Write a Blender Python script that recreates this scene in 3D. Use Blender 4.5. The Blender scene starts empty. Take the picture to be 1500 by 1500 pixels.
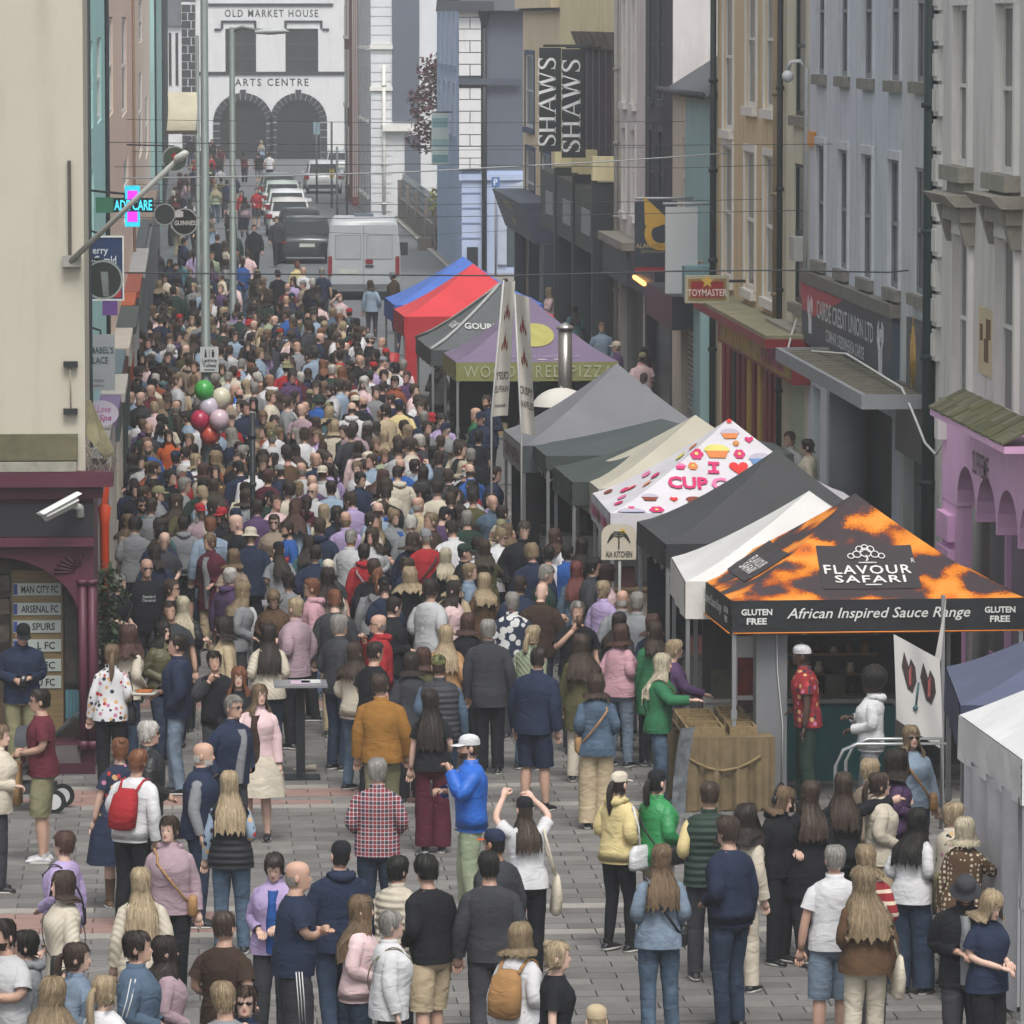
import bpy, math, random
import numpy as np
from mathutils import Vector, Matrix
rnd = random.Random(7)
PI = math.pi
sc = bpy.context.scene
COL = sc.collection
# ---------------------------------------------------------------- camera
FPX = 8000.0; HC = 8.6; YAW = math.atan(488/FPX); PITCH = math.atan(723/FPX)
cd = bpy.data.cameras.new('camera'); cam = bpy.data.objects.new('camera', cd); COL.objects.link(cam)
cam.location = (0, 0, HC); cam.rotation_euler = (PI/2-PITCH, 0, -YAW)
cd.sensor_fit = 'HORIZONTAL'; cd.sensor_width = 36; cd.lens = 36*FPX/1500; cd.clip_start = 1; cd.clip_end = 6000
sc.camera = cam
# ---------------------------------------------------------------- sky, sun, exposure (bright overcast)
w = bpy.data.worlds.new('World'); sc.world = w; w.use_nodes = True
wn = w.node_tree; wn.nodes.clear()
sky = wn.nodes.new('ShaderNodeTexSky'); sky.sky_type = 'NISHITA'; sky.sun_disc = False
sky.sun_elevation = math.radians(58); sky.sun_rotation = math.radians(173); sky.air_density = 1.0; sky.dust_density = 4.0; sky.ozone_density = 1.0
hs = wn.nodes.new('ShaderNodeHueSaturation'); hs.inputs['Saturation'].default_value = 0.22
bg = wn.nodes.new('ShaderNodeBackground'); bg.inputs['Strength'].default_value = 0.14
wo = wn.nodes.new('ShaderNodeOutputWorld')
wn.links.new(sky.outputs[0], hs.inputs['Color']); wn.links.new(hs.outputs[0], bg.inputs[0]); wn.links.new(bg.outputs[0], wo.inputs[0])
sd = bpy.data.lights.new('sun', 'SUN'); sd.energy = 1.5; sd.angle = math.radians(22); sd.color = (1, .965, .91)
so = bpy.data.objects.new('sun', sd); COL.objects.link(so)
so.rotation_euler = (math.radians(32), 0, math.radians(7))      # from high behind the camera, a little to its right
sc.view_settings.view_transform = 'Standard'; sc.view_settings.look = 'None'
sc.view_settings.exposure = 0.58; sc.view_settings.gamma = 1.0
sc.cycles.max_bounces = 5; sc.cycles.diffuse_bounces = 3; sc.cycles.glossy_bounces = 2; sc.cycles.transmission_bounces = 3
sc.cycles.volume_bounces = 0; sc.cycles.transparent_max_bounces = 6
sc.cycles.use_denoising = True; sc.cycles.use_adaptive_sampling = True
sc.cycles.caustics_reflective = False; sc.cycles.caustics_refractive = False
# ---------------------------------------------------------------- measuring: photograph pixels -> points on real planes
Rm = cam.rotation_euler.to_matrix()
cr, cu, cf = Rm @ Vector((1,0,0)), Rm @ Vector((0,1,0)), Rm @ Vector((0,0,-1))
C0 = Vector((0,0,HC))
def ray(px, py): return cf + cr*((px-750)/FPX) + cu*((750-py)/FPX)
def G(px, py, z=0.0):
    r = ray(px, py); return C0 + r*((z-HC)/r.z)
def atY(px, py, Y):
    r = ray(px, py); return C0 + r*(Y/r.y)
class Fr:                                   # a wall plane: u runs to the viewer's right, v up, d outwards
    def __init__(s, O, u):
        s.O = Vector(O); s.u = Vector(u).normalized(); s.n = s.u.cross(Vector((0,0,1)))
    def P(s, u, v, d=0): 
        q = s.O + s.u*u + s.n*d; return (q.x, q.y, q.z+v)
    def uv(s, px, py):
        r = ray(px, py); t = (s.O-C0).dot(s.n)/r.dot(s.n); q = C0+r*t-s.O
        return q.dot(s.u), q.z
def s2l(c): return c/12.92 if c <= .04045 else ((c+.055)/1.055)**2.4
def hexc(h):
    if not isinstance(h, str): return tuple(h)
    h = h.lstrip('#'); return tuple(s2l(int(h[i:i+2], 16)/255) for i in (0,2,4))
# ---------------------------------------------------------------- materials
MATS = {}
def mat(col, rough=.8, var=.12, scale=3., bump=0., bscale=40., spec=.3, metal=0., dirt=0., emit=0., stretch=None, bdist=.02):
    key = ('m', bdist, col if isinstance(col, str) else tuple(col), rough, var, scale, bump, bscale, spec, metal, dirt, emit, stretch)
    if key in MATS: return MATS[key]
    m = bpy.data.materials.new('mat'); m.use_nodes = True; n = m.node_tree; b = n.nodes['Principled BSDF']
    c = hexc(col); L = n.links
    b.inputs['Roughness'].default_value = rough; b.inputs['Metallic'].default_value = metal
    b.inputs['Specular IOR Level'].default_value = spec
    tc = n.nodes.new('ShaderNodeTexCoord'); vec = tc.outputs['Object']
    if stretch:
        mp = n.nodes.new('ShaderNodeMapping'); mp.inputs['Scale'].default_value = stretch
        L.new(vec, mp.inputs['Vector']); vec = mp.outputs[0]
    nz = n.nodes.new('ShaderNodeTexNoise'); nz.inputs['Scale'].default_value = scale; nz.inputs['Detail'].default_value = 5
    nz.inputs['Roughness'].default_value = .65
    L.new(vec, nz.inputs['Vector'])
    rp = n.nodes.new('ShaderNodeValToRGB'); e = rp.color_ramp.elements
    e[0].position = .3; e[1].position = .72
    e[0].color = tuple(x*(1-var) for x in c)+(1,); e[1].color = tuple(min(1, x*(1+var*.8)) for x in c)+(1,)
    L.new(nz.outputs['Fac'], rp.inputs[0]); out = rp.outputs[0]
    if dirt:
        mp2 = n.nodes.new('ShaderNodeMapping'); mp2.inputs['Scale'].default_value = (2.2, 2.2, .35); L.new(tc.outputs['Object'], mp2.inputs['Vector'])
        n2 = n.nodes.new('ShaderNodeTexNoise'); n2.inputs['Scale'].default_value = 1.6; n2.inputs['Detail'].default_value = 8; L.new(mp2.outputs[0], n2.inputs['Vector'])
        r2 = n.nodes.new('ShaderNodeValToRGB'); r2.color_ramp.elements[0].position = .5; r2.color_ramp.elements[1].position = .78
        L.new(n2.outputs['Fac'], r2.inputs[0])
        mu = n.nodes.new('ShaderNodeMath'); mu.operation = 'MULTIPLY'; mu.inputs[1].default_value = dirt; L.new(r2.outputs[0], mu.inputs[0])
        mx = n.nodes.new('ShaderNodeMixRGB'); L.new(mu.outputs[0], mx.inputs[0]); L.new(out, mx.inputs[1]); mx.inputs[2].default_value = (c[0]*.38, c[1]*.38, c[2]*.3, 1)
        out = mx.outputs[0]
    L.new(out, b.inputs['Base Color'])
    if bump:
        nb = n.nodes.new('ShaderNodeTexNoise'); nb.inputs['Scale'].default_value = bscale; nb.inputs['Detail'].default_value = 4; L.new(vec, nb.inputs['Vector'])
        bp = n.nodes.new('ShaderNodeBump'); bp.inputs['Strength'].default_value = bump; bp.inputs['Distance'].default_value = bdist
        L.new(nb.outputs['Fac'], bp.inputs['Height']); L.new(bp.outputs[0], b.inputs['Normal'])
    if emit:
        L.new(out, b.inputs['Emission Color']); b.inputs['Emission Strength'].default_value = emit
    MATS[key] = m; return m
def glass(col='2a3236', rough=.08):
    return mat(col, max(rough,.2), .35, .8, spec=.25)
def ramp_mat(key, build):                     # a material whose colour comes from a small node recipe
    if key in MATS: return MATS[key]
    m = bpy.data.materials.new('mat'); m.use_nodes = True; n = m.node_tree; b = n.nodes['Principled BSDF']
    b.inputs['Roughness'].default_value = .85; b.inputs['Specular IOR Level'].default_value = .2
    tc = n.nodes.new('ShaderNodeTexCoord')
    o = build(n, n.links, tc.outputs['Object'], b)
    if o is not None: n.links.new(o, b.inputs['Base Color'])
    MATS[key] = m; return m
def N(n, t, **kw):
    x = n.nodes.new(t)
    for k, v in kw.items():
        if k in x.inputs: x.inputs[k].default_value = v
        else: setattr(x, k, v)
    return x
def ramp(n, L, src, stops, const=False):
    r = n.nodes.new('ShaderNodeValToRGB'); cr_ = r.color_ramp
    if const: cr_.interpolation = 'CONSTANT'
    while len(cr_.elements) < len(stops): cr_.elements.new(.5)
    for e, (p, c) in zip(cr_.elements, stops):
        e.position = p; e.color = (hexc(c)+(1,)) if isinstance(c, str) else tuple(c)+(1,)
    L.new(src, r.inputs[0]); return r.outputs[0]
# ---------------------------------------------------------------- mesh building
ROOTM = {}                                    # roots whose parts are built in world space
def link(o, parent=None):
    COL.objects.link(o)
    if parent:
        o.parent = parent
        if parent.name in ROOTM: o.matrix_parent_inverse = ROOTM[parent.name]
    return o
def tag(o, label=None, cat=None, group=None, kind=None):
    if label: o['label'] = label
    if cat: o['category'] = cat
    if group: o['group'] = group
    if kind: o['kind'] = kind
    return o
def empty(name, loc=(0,0,0), rz=0, label=None, cat=None, group=None, local=False):
    o = bpy.data.objects.new(name, None); o.empty_display_size = .1; link(o)
    o.location = loc; o.rotation_euler = (0,0,rz)
    if not local: ROOTM[o.name] = (Matrix.Translation(Vector(loc)) @ Matrix.Rotation(rz, 4, 'Z')).inverted()
    return tag(o, label, cat, group)
class MB:
    def __init__(s): s.v = []; s.f = []; s.m = []; s.sm = []
    def add(s, vs, fs, mi=0, smooth=False):
        b = len(s.v); s.v.extend([tuple(x) for x in vs])
        for f in fs: s.f.append(tuple(i+b for i in f)); s.m.append(mi); s.sm.append(smooth)
    def box(s, a, b, mi=0):
        (x0,y0,z0), (x1,y1,z1) = a, b
        s.add([(x0,y0,z0),(x1,y0,z0),(x1,y1,z0),(x0,y1,z0),(x0,y0,z1),(x1,y0,z1),(x1,y1,z1),(x0,y1,z1)],
              [(0,3,2,1),(4,5,6,7),(0,1,5,4),(1,2,6,5),(2,3,7,6),(3,0,4,7)], mi)
        return s
    def fbox(s, fr, u0, u1, v0, v1, d0, d1, mi=0, taper=0):
        c = [fr.P(u0,v0,d0),fr.P(u1,v0,d0),fr.P(u1,v0,d1+taper),fr.P(u0,v0,d1+taper),fr.P(u0,v1,d0),fr.P(u1,v1,d0),fr.P(u1,v1,d1),fr.P(u0,v1,d1)]
        s.add(c, [(0,1,2,3),(4,7,6,5),(0,4,5,1),(1,5,6,2),(2,6,7,3),(3,7,4,0)], mi)
        return s
    def poly(s, fr, pts, d0, d1, mi=0):           # a prism from an outline in wall coordinates
        n = len(pts); vs = [fr.P(u,v,d1) for u,v in pts]+[fr.P(u,v,d0) for u,v in pts]
        s.add(vs, [tuple(range(n)), tuple(range(2*n-1, n-1, -1))]+[(i, i+n, (i+1)%n+n, (i+1)%n) for i in range(n)], mi)
        return s
    def path(s, pts, rad, n=8, mi=0, cap=True, smooth=True, flat=1.0, up=(0,0,1)):
        pts = [Vector(p) for p in pts]; k = len(pts)
        if not hasattr(rad, '__len__'): rad = [rad]*k
        vs = []
        for i, p in enumerate(pts):
            t = (pts[min(i+1,k-1)]-pts[max(i-1,0)])
            t = t.normalized() if t.length > 1e-9 else Vector((0,0,1))
            a = Vector(up) if abs(t.dot(Vector(up))) < .95 else Vector((0,1,0)) if abs(t.y) < .9 else Vector((1,0,0))
            x = a.cross(t).normalized(); y = t.cross(x)
            for j in range(n):
                an = 2*PI*j/n; vs.append(p + x*math.cos(an)*rad[i] + y*math.sin(an)*rad[i]*flat)
        fs = [(i*n+j, i*n+(j+1)%n, (i+1)*n+(j+1)%n, (i+1)*n+j) for i in range(k-1) for j in range(n)]
        if cap: fs += [tuple(range(n-1,-1,-1)), tuple(range((k-1)*n, k*n))]
        s.add(vs, fs, mi, smooth); return s
    def ball(s, c, r, n=12, k=8, mi=0, sq=(1,1,1)):
        vs = [(c[0], c[1], c[2]-r*sq[2])]
        for i in range(1, k):
            a = -PI/2+PI*i/k
            for j in range(n):
                t = 2*PI*j/n; vs.append((c[0]+r*sq[0]*math.cos(a)*math.cos(t), c[1]+r*sq[1]*math.cos(a)*math.sin(t), c[2]+r*sq[2]*math.sin(a)))
        vs.append((c[0], c[1], c[2]+r*sq[2])); T = len(vs)-1
        fs = [(0, 1+(j+1)%n, 1+j) for j in range(n)]
        fs += [(1+i*n+j, 1+i*n+(j+1)%n, 1+(i+1)*n+(j+1)%n, 1+(i+1)*n+j) for i in range(k-2) for j in range(n)]
        fs += [(T, 1+(k-2)*n+j, 1+(k-2)*n+(j+1)%n) for j in range(n)]
        s.add(vs, fs, mi, True); return s
    def grid(s, fn, nu, nv, mi=0, smooth=True):
        vs = [fn(i/nu, j/nv) for j in range(nv+1) for i in range(nu+1)]
        s.add(vs, [(j*(nu+1)+i, j*(nu+1)+i+1, (j+1)*(nu+1)+i+1, (j+1)*(nu+1)+i) for j in range(nv) for i in range(nu)], mi, smooth); return s
    def build(s, name, mats, parent=None, label=None, cat=None, group=None, kind=None):
        me = bpy.data.meshes.new(name); me.from_pydata(s.v, [], s.f)
        for m in (mats if isinstance(mats, (list, tuple)) else [mats]): me.materials.append(m)
        me.polygons.foreach_set('material_index', s.m); me.polygons.foreach_set('use_smooth', s.sm)
        me.update(); o = bpy.data.objects.new(name, me); link(o, parent)
        return tag(o, label, cat, group, kind)
def B(name, mats, parent, *boxes, **kw):           # one part out of boxes in world axes
    m = MB()
    for a, b in boxes: m.box(a, b)
    return m.build(name, mats, parent, **kw)
def W(name, m, parent, fr, u0, u1, v0, v1, d0, d1, **kw):     # one part: a box on a wall
    return MB().fbox(fr, u0, u1, v0, v1, d0, d1, **kw).build(name, m, parent)
FONTC = {}
def glyphs(txt, bold=0., spacing=1., shear=0.):
    k = (txt, bold, spacing, shear)
    if k in FONTC: return FONTC[k]
    c = bpy.data.curves.new('lettering', 'FONT'); c.body = txt; c.align_x = 'CENTER'; c.align_y = 'CENTER'
    c.offset = bold; c.space_character = spacing; c.resolution_u = 2; c.shear = shear; c.extrude = 0
    o = bpy.data.objects.new('lettering', c); COL.objects.link(o)
    me = bpy.data.meshes.new_from_object(o.evaluated_get(bpy.context.evaluated_depsgraph_get()))
    V = [tuple(v.co) for v in me.vertices]; Fc = [tuple(p.vertices) for p in me.polygons]
    bpy.data.objects.remove(o); bpy.data.curves.remove(c); bpy.data.meshes.remove(me)
    if V:
        xs = [p[0] for p in V]; ys = [p[1] for p in V]
        x0, x1, y0, y1 = min(xs), max(xs), min(ys), max(ys)
        V = [((x-(x0+x1)/2)/max(1e-6, x1-x0), (y-(y0+y1)/2)/max(1e-6, y1-y0)) for x, y, z in V]
    FONTC[k] = (V, Fc); return FONTC[k]
def write(parent, txt, m, fn, wd, ht, name='lettering', bold=0., spacing=1., shear=0.):
    V, Fc = glyphs(txt, bold, spacing, shear)
    b = MB(); b.add([fn(x*wd, y*ht) for x, y in V], Fc); return b.build(name, m, parent)
def wtext(parent, txt, m, fr, u, v, wd, ht, d, rot=0, **kw):    # lettering flat on a wall or sign
    c, s = math.cos(rot), math.sin(rot)
    return write(parent, txt, m, lambda x, y: fr.P(u+x*c-y*s, v+x*s+y*c, d), wd, ht, **kw)
# ---------------------------------------------------------------- walls, windows
def wall_holes(mb, fr, u0, u1, v0, v1, holes, depth=.22, mi=0, d=0.):
    us = sorted({u0, u1, *[min(max(h[0],u0),u1) for h in holes], *[min(max(h[1],u0),u1) for h in holes]})
    vs = sorted({v0, v1, *[min(max(h[2],v0),v1) for h in holes], *[min(max(h[3],v0),v1) for h in holes]})
    for a, b in zip(us, us[1:]):
        run = None
        for c, e in zip(vs, vs[1:]):
            mu, mv = (a+b)/2, (c+e)/2
            solid = not any(h[0] < mu < h[1] and h[2] < mv < h[3] for h in holes)
            if solid:
                mb.add([fr.P(a,c,d), fr.P(b,c,d), fr.P(b,e,d), fr.P(a,e,d)], [(0,1,2,3)], mi)
    for h in holes:
        a, b, c, e = h[:4]; dp = max(depth, .24) if c < .4 else depth
        q = [fr.P(a,c,d), fr.P(b,c,d), fr.P(b,e,d), fr.P(a,e,d), fr.P(a,c,d-dp), fr.P(b,c,d-dp), fr.P(b,e,d-dp), fr.P(a,e,d-dp)]
        mb.add(q, [(0,4,5,1),(1,5,6,2),(2,6,7,3),(3,7,4,0),(4,7,6,5)], mi)
def shell(mb, fr, u0, u1, v1, dep, mi=0):          # side and back walls and a flat lid behind a front
    P = fr.P
    mb.add([P(u0,0,0),P(u0,0,-dep),P(u0,v1,-dep),P(u0,v1,0)], [(0,3,2,1)], mi)
    mb.add([P(u1,0,0),P(u1,0,-dep),P(u1,v1,-dep),P(u1,v1,0)], [(0,1,2,3)], mi)
    mb.add([P(u0,0,-dep),P(u1,0,-dep),P(u1,v1,-dep),P(u0,v1,-dep)], [(0,3,2,1)], mi)
def roof(parent, fr, u0, u1, v, dep, rise, m, over=.25):
    P = fr.P; mb = MB(); md = -dep/2
    q = [P(u0-.02,v-.08,over),P(u1+.02,v-.08,over),P(u1+.02,v-.08,-dep-over),P(u0-.02,v-.08,-dep-over),P(u0-.02,v+rise,md),P(u1+.02,v+rise,md)]
    mb.add(q, [(0,1,5,4),(2,3,4,5),(1,2,5),(3,0,4),(0,3,2,1)]); return mb.build('roof', m, parent)
SASH = mat('c9ccca', .5, .08); GL = glass('3a4448'); GLD = glass('20272b')
def window(parent, fr, h, fm=None, gm=None, sill=None, surround=None, dep=.09, bars=1, mull=0, sash=True, fw=.06):
    u0, u1, v0, v1 = h[:4]; fm = fm or SASH; gm = gm or GL
    mb = MB(); a, b = -dep+.005, -dep+.06
    mb.fbox(fr, u0, u0+fw, v0, v1, a, b); mb.fbox(fr, u1-fw, u1, v0, v1, a, b)
    mb.fbox(fr, u0+fw, u1-fw, v0, v0+fw*1.3, a, b); mb.fbox(fr, u0+fw, u1-fw, v1-fw, v1, a, b)
    n = bars+1
    for i in range(1, n):
        vv = v0+(v1-v0)*i/n; mb.fbox(fr, u0+fw, u1-fw, vv-.025, vv+.025, a, b+.012)
    for i in range(1, mull+1):
        uu = u0+(u1-u0)*i/(mull+1); mb.fbox(fr, uu-.02, uu+.02, v0+fw, v1-fw, a, b-.004)
    w_ = mb.build('window', fm, parent)
    for i in range(n):
        c0 = v0+(v1-v0)*i/n+.027; c1 = v0+(v1-v0)*(i+1)/n-.027
        W('pane', gm, w_, fr, u0+fw*.9, u1-fw*.9, c0, c1, -dep+.01, -dep+.03)
    if sill: W('sill', sill, w_, fr, u0-.1, u1+.1, v0-.16, v0-.002, -dep+.07, .1)
    if surround:
        m = MB(); t = .13
        m.fbox(fr, u0-t, u0-.002, v0, v1, -.01, .035); m.fbox(fr, u1+.002, u1+t, v0, v1, -.01, .035); m.fbox(fr, u0-t, u1+t, v1+.002, v1+t, -.01, .04)
        m.build('surround', surround, w_)
    return w_
def pipe(parent, fr, u, v0, v1, m, r=.055, name='drainpipe'):
    mb = MB(); mb.path([fr.P(u, v0, .09), fr.P(u, v1, .09)], r, 8)
    v = v0+.6
    while v < v1:
        mb.path([fr.P(u, v, .09), fr.P(u, v+.07, .09)], r*1.45, 8); v += 1.7
    return mb.build(name, m, parent)
def px_rect(fr, x0, y0, x1, y1):                   # photo box -> wall rectangle (v measured at its middle)
    a, _ = fr.uv(x0, y0); b, _ = fr.uv(x1, y0); xm = (x0+x1)/2
    _, t = fr.uv(xm, y0); _, bt = fr.uv(xm, y1)
    return (min(a,b), max(a,b), min(t,bt), max(t,bt))
# ================================================================ the ground
def struct(o): o['kind'] = 'structure'; return o
struct(B('ground', mat('53555a', .9, .12, .4, .15, 30), None, ((-1500,-600,-.3), (1500,3000,-.03))))
struct(B('street', mat('63666a', .88, .14, .5, .2, 60), None, ((-2.2,128,-.02), (9.2,420,.0))))
struct(B('side_street', mat('63666a', .88, .14, .5, .2, 60), None, ((-60,338,-.02), (60,420,-.004))))
pav = struct(B('street_paving', mat('605e5b', .9, .15, 2), None, ((-14,30,-.025), (9.2,128,-.012))))
slabm = [mat(c, .8, .16, 5, .12, 90, dirt=.3) for c in ('6c6a68','666462','73716e','605e5c','8a7069','8d8983')]
def slab_mesh(wx, wy, mi):
    b = MB(); g = .003; t = .012; e = .004
    x0,x1,y0,y1 = -wx/2+g, wx/2-g, -wy/2+g, wy/2-g
    b.add([(x0,y0,-.02),(x1,y0,-.02),(x1,y1,-.02),(x0,y1,-.02),(x0+e,y0+e,t),(x1-e,y0+e,t),(x1-e,y1-e,t),(x0+e,y1-e,t)],
          [(4,5,6,7),(0,1,5,4),(1,2,6,5),(2,3,7,6),(3,0,4,7)], mi)
    return b
SW, SD = .5, .3
base_sl = [slab_mesh(SW, SD, 0).build('paving_slab', m, pav) for m in slabm]
for o in base_sl: COL.objects.unlink(o)
rest = MB(); cnt = 0; row = 0; Y = 46.4
while Y < 100:
    X = -3.6 if Y < 62.3 else -.8
    X += (SW/2 if row % 2 else 0)
    band = int((Y-46.4)/SD)
    while X < 9.0:
        k = rnd.choice([0,0,1,1,2,3])
        if band % 28 in (15, 16, 17, 18) and X < 3.2: k = 4 if rnd.random() < .8 else 2
        if band % 28 in (14, 19): k = 5 if rnd.random() < .85 else 2
        dz = rnd.uniform(-.003, .003); big = cnt < 300 and -2.2 < X-(Y-46.4)*0 and X < 9 and Y < 58 and rnd.random() < .45
        if big:
            o = base_sl[k].copy(); COL.objects.link(o); o.parent = pav; o.location = (X, Y, dz); cnt += 1
        else:
            b = slab_mesh(SW, SD, k); rest.add([(a+X, c+Y, d+dz) for a,c,d in b.v], b.f, k)
        X += SW
    Y += SD; row += 1
for o in base_sl: bpy.data.objects.remove(o)
rest.build('paving_slab_field', slabm, pav, kind='stuff')
conc = mat('7d7a75', .9, .12, .7, .15, 40)
pv = struct(B('pavement', conc, None, ((9.32,40,-.02), (14,336,.1))))
B('kerb', mat('9c9a95', .85, .1, 2), pv, ((9.2,40,-.02), (9.318,336,.105)))
struct(B('footpath', conc, None, ((-3,64,-.02), (-.9,330,.06))))
# ================================================================ right-hand side of the street
XR = 10.2
RF = Fr((XR,0,0), (0,-1,0))
SLATE = mat('4b4f54', .75, .2, 1.5, .3, 20)
def bld(name, label, fr, u0, u1, h, wallm, holes=(), dep=9, rise=2.2, roofm=None, v0=0., cat='building', hd=.11):
    q = fr.P((u0+u1)/2, 0, -dep/2)
    root = empty(name, q, 0, label, cat)
    mb = MB(); wall_holes(mb, fr, u0, u1, v0, h, list(holes), hd)
    shell(mb, fr, u0, u1, h, dep)
    o = mb.build('wall', wallm, root)
    if rise: roof(root, fr, u0, u1, h, dep, rise, roofm or SLATE)
    return root
# children of a root are built in world space: undo the root's offset once at the end
def U(px, py=300): return RF.uv(px, py)[0]
def V(px, py): return RF.uv(px, py)[1]
stone = mat('8f8b80', .9, .2, 3, .3, 30, dirt=.35)
# ---- grey stucco house with quoins over the pink shop
grey1 = mat('cdcbc6', .85, .07, .8, .12, 20, dirt=.5)
w1 = [px_rect(RF,1403,8,1424,243), px_rect(RF,1466,5,1492,255), px_rect(RF,1403,345,1424,590), px_rect(RF,1466,350,1492,612)]
ua, ub = U(1372), -56.
w1 += [(ub-a-1.3, ub-a, b, c) for a in (1.5, 5.) for b, c in ((4.4,6.6),(7.2,9.6))]
pinkh = []
R1 = bld('stucco_house', 'grey stucco house with quoins and carved window hoods above the pink shopfront', RF, ua, ub, 11.5, grey1, w1+[(ua+.55, ub, 0, 3.55)])
white_t = mat('d4d2cd', .7, .08, 2, dirt=.2)
for i, h in enumerate(w1):
    wd = window(R1, RF, h, white_t, glass('3a4042'), None, None)
    m = MB(); t = .16
    m.fbox(RF, h[0]-t, h[0]-.003, h[2], h[3], -.01, .07); m.fbox(RF, h[1]+.003, h[1]+t, h[2], h[3], -.01, .07)
    m.fbox(RF, h[0]-t, h[1]+t, h[3]+.003, h[3]+.2, -.01, .08)
    m.build('surround', white_t, wd)
    m = MB(); m.fbox(RF, h[0]-.28, h[1]+.28, h[2]-.2, h[2]-.003, -.01, .2); m.fbox(RF, h[0]-.2, h[1]+.2, h[2]-.62, h[2]-.2, -.01, .1); m.build('sill', stone, wd)
    if i in (2, 3):
        m = MB(); m.fbox(RF, h[0]-.42, h[1]+.42, h[3]+.4, h[3]+.55, -.01, .42, taper=-.14); m.fbox(RF, h[0]-.3, h[1]+.3, h[3]+.2, h[3]+.4, -.01, .2)
        for e in (h[0]-.25, h[1]+.08): m.fbox(RF, e, e+.17, h[3]-.1, h[3]+.38, .0, .26, taper=-.14)
        m.build('hood', stone, wd)
v = .25; k = 0
while v < 11:
    hh = .42; wdq = .52 if k % 2 else .38
    m = MB(); m.fbox(RF, ua+.03, ua+.03+wdq, v, v+hh, -.01, .06); m.fbox(RF, ua+.09, ua-.03+wdq, v+.06, v+hh-.06, .06, .085)
    if v > 3.6: m.build('quoin', grey1, R1)
    v += .47; k += 1
pipe(R1, RF, ua-.05, 0, 11.4, mat('20302f', .5), .085)
hp = px_rect(RF, 1437, 452, 1458, 550)
pb = W('picture_panel', mat('c9b795', .7, .1, 3), R1, RF, hp[0], hp[1], hp[2], hp[3], .003, .03)
m = MB()
for a, b, c, d in ((.12,.5,.3,.75),(.42,.2,.7,.55),(.55,.55,.85,.85)):
    m.fbox(RF, hp[0]+(hp[1]-hp[0])*a, hp[0]+(hp[1]-hp[0])*c, hp[2]+(hp[3]-hp[2])*b, hp[2]+(hp[3]-hp[2])*d, .03, .036)
m.build('painted_motif', mat('6b5038', .8, .3, 12), pb)
# ---- the pink shopfront stands proud of the house wall
PF = Fr((XR-.25,0,0), (0,-1,0))
pink = mat('e6b6dd', .6, .06, 1.5, dirt=.15); pinkd = mat('d6a8cd', .6, .06, 1.5)
PS = empty('pink_shopfront', (XR-.2, -ub-6, 0), 0, 'pink painted shopfront with three arches and mossy slate pent roof', 'shopfront')
pa, pbk = PF.uv(1380,700)[0], -57.
vt = PF.uv(1400, 625)[1]; va = PF.uv(1418, 745)[1]
ars = [px_rect(PF,1402,683,1429,800), px_rect(PF,1431,694,1456,815), px_rect(PF,1461,708,1488,830)]
gap = ars[1][0]-ars[0][1]; span = ars[1][0]-ars[0][0]
ars = [(ars[0][0]+i*span, ars[0][0]+i*span+(span-gap*1.0)) for i in range(int((pbk-ars[0][0])/span))]
topA = 3.1
mb = MB()
mb.fbox(PF, pa, pbk, topA, 3.64, -.2, 0)                      # fascia
pcol = ars[0][0]
def arch_outline(a, b, v_s, v_t, n=10):
    c = (a+b)/2; r = (b-a)/2
    return [(c-r*math.cos(PI*i/n), v_s+(v_t-v_s)*math.sin(PI*i/n)) for i in range(n+1)]
for i, (a, b) in enumerate(ars[:-1]):
    pts = arch_outline(a, b, 2.42, 2.94)
    q0 = a-gap/2 if i else pa; q1 = b+gap/2
    P1 = [(q0, 2.32 if i else 2.36), (a, 2.32 if i else 2.36)]+pts+[(b, 2.32), (q1, 2.32), (q1, topA), (q0, topA)]
    vs = [PF.P(u,v,0) for u,v in P1]; n = len(vs)
    for j in range(1, n-4):                                   # fan of quads from the arch up to the fascia
        u_, v_ = P1[j]; u2, v2 = P1[j+1]
        mb.add([PF.P(u_,v_,0), PF.P(u2,v2,0), PF.P(u2,topA,0), PF.P(u_,topA,0)], [(0,1,2,3)])
        mb.add([PF.P(u_,v_,0), PF.P(u2,v2,0), PF.P(u2,v2,-.5), PF.P(u_,v_,-.5)], [(0,3,2,1)])
    mb.add([PF.P(q0,2.32 if i else 2.36,0),PF.P(a,2.32 if i else 2.36,0),PF.P(a,topA,0),PF.P(q0,topA,0)], [(0,1,2,3)])
    mb.add([PF.P(b,2.32,0),PF.P(q1,2.32,0),PF.P(q1,topA,0),PF.P(b,topA,0)], [(0,1,2,3)])
mb.build('arcade', pink, PS)
mb = MB(); mb.fbox(PF, pa, pcol-.02, 0, 2.35, -.2, -.003)
mb.build('pier', pink, PS)
for j in range(5):
    mb = MB(); mb.fbox(PF, pa+.1, pcol-.2, .12+j*.44, .46+j*.44, -.004, .09); mb.build('pier_block', pink, PS)
for i, (a, b) in enumerate(ars[:-1]):
    W('mullion', pinkd, PS, PF, b-.16, b+.02, 0, 3.0, -.5, -.4)
    W('shop_pane', glass('566062', .1), PS, PF, a-.02, b-.16, .5, 2.98, -.48, -.45)
    W('stall_riser', pinkd, PS, PF, a-.02, b-.16, 0, .5, -.48, -.42)
m = MB()
m.fbox(PF, ars[2][0]+.25, ars[2][0]+.62, .6, 2.05, -.44, -.38); m.build('display_figure', mat('7a1f22', .6, .5, 9), PS)
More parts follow.
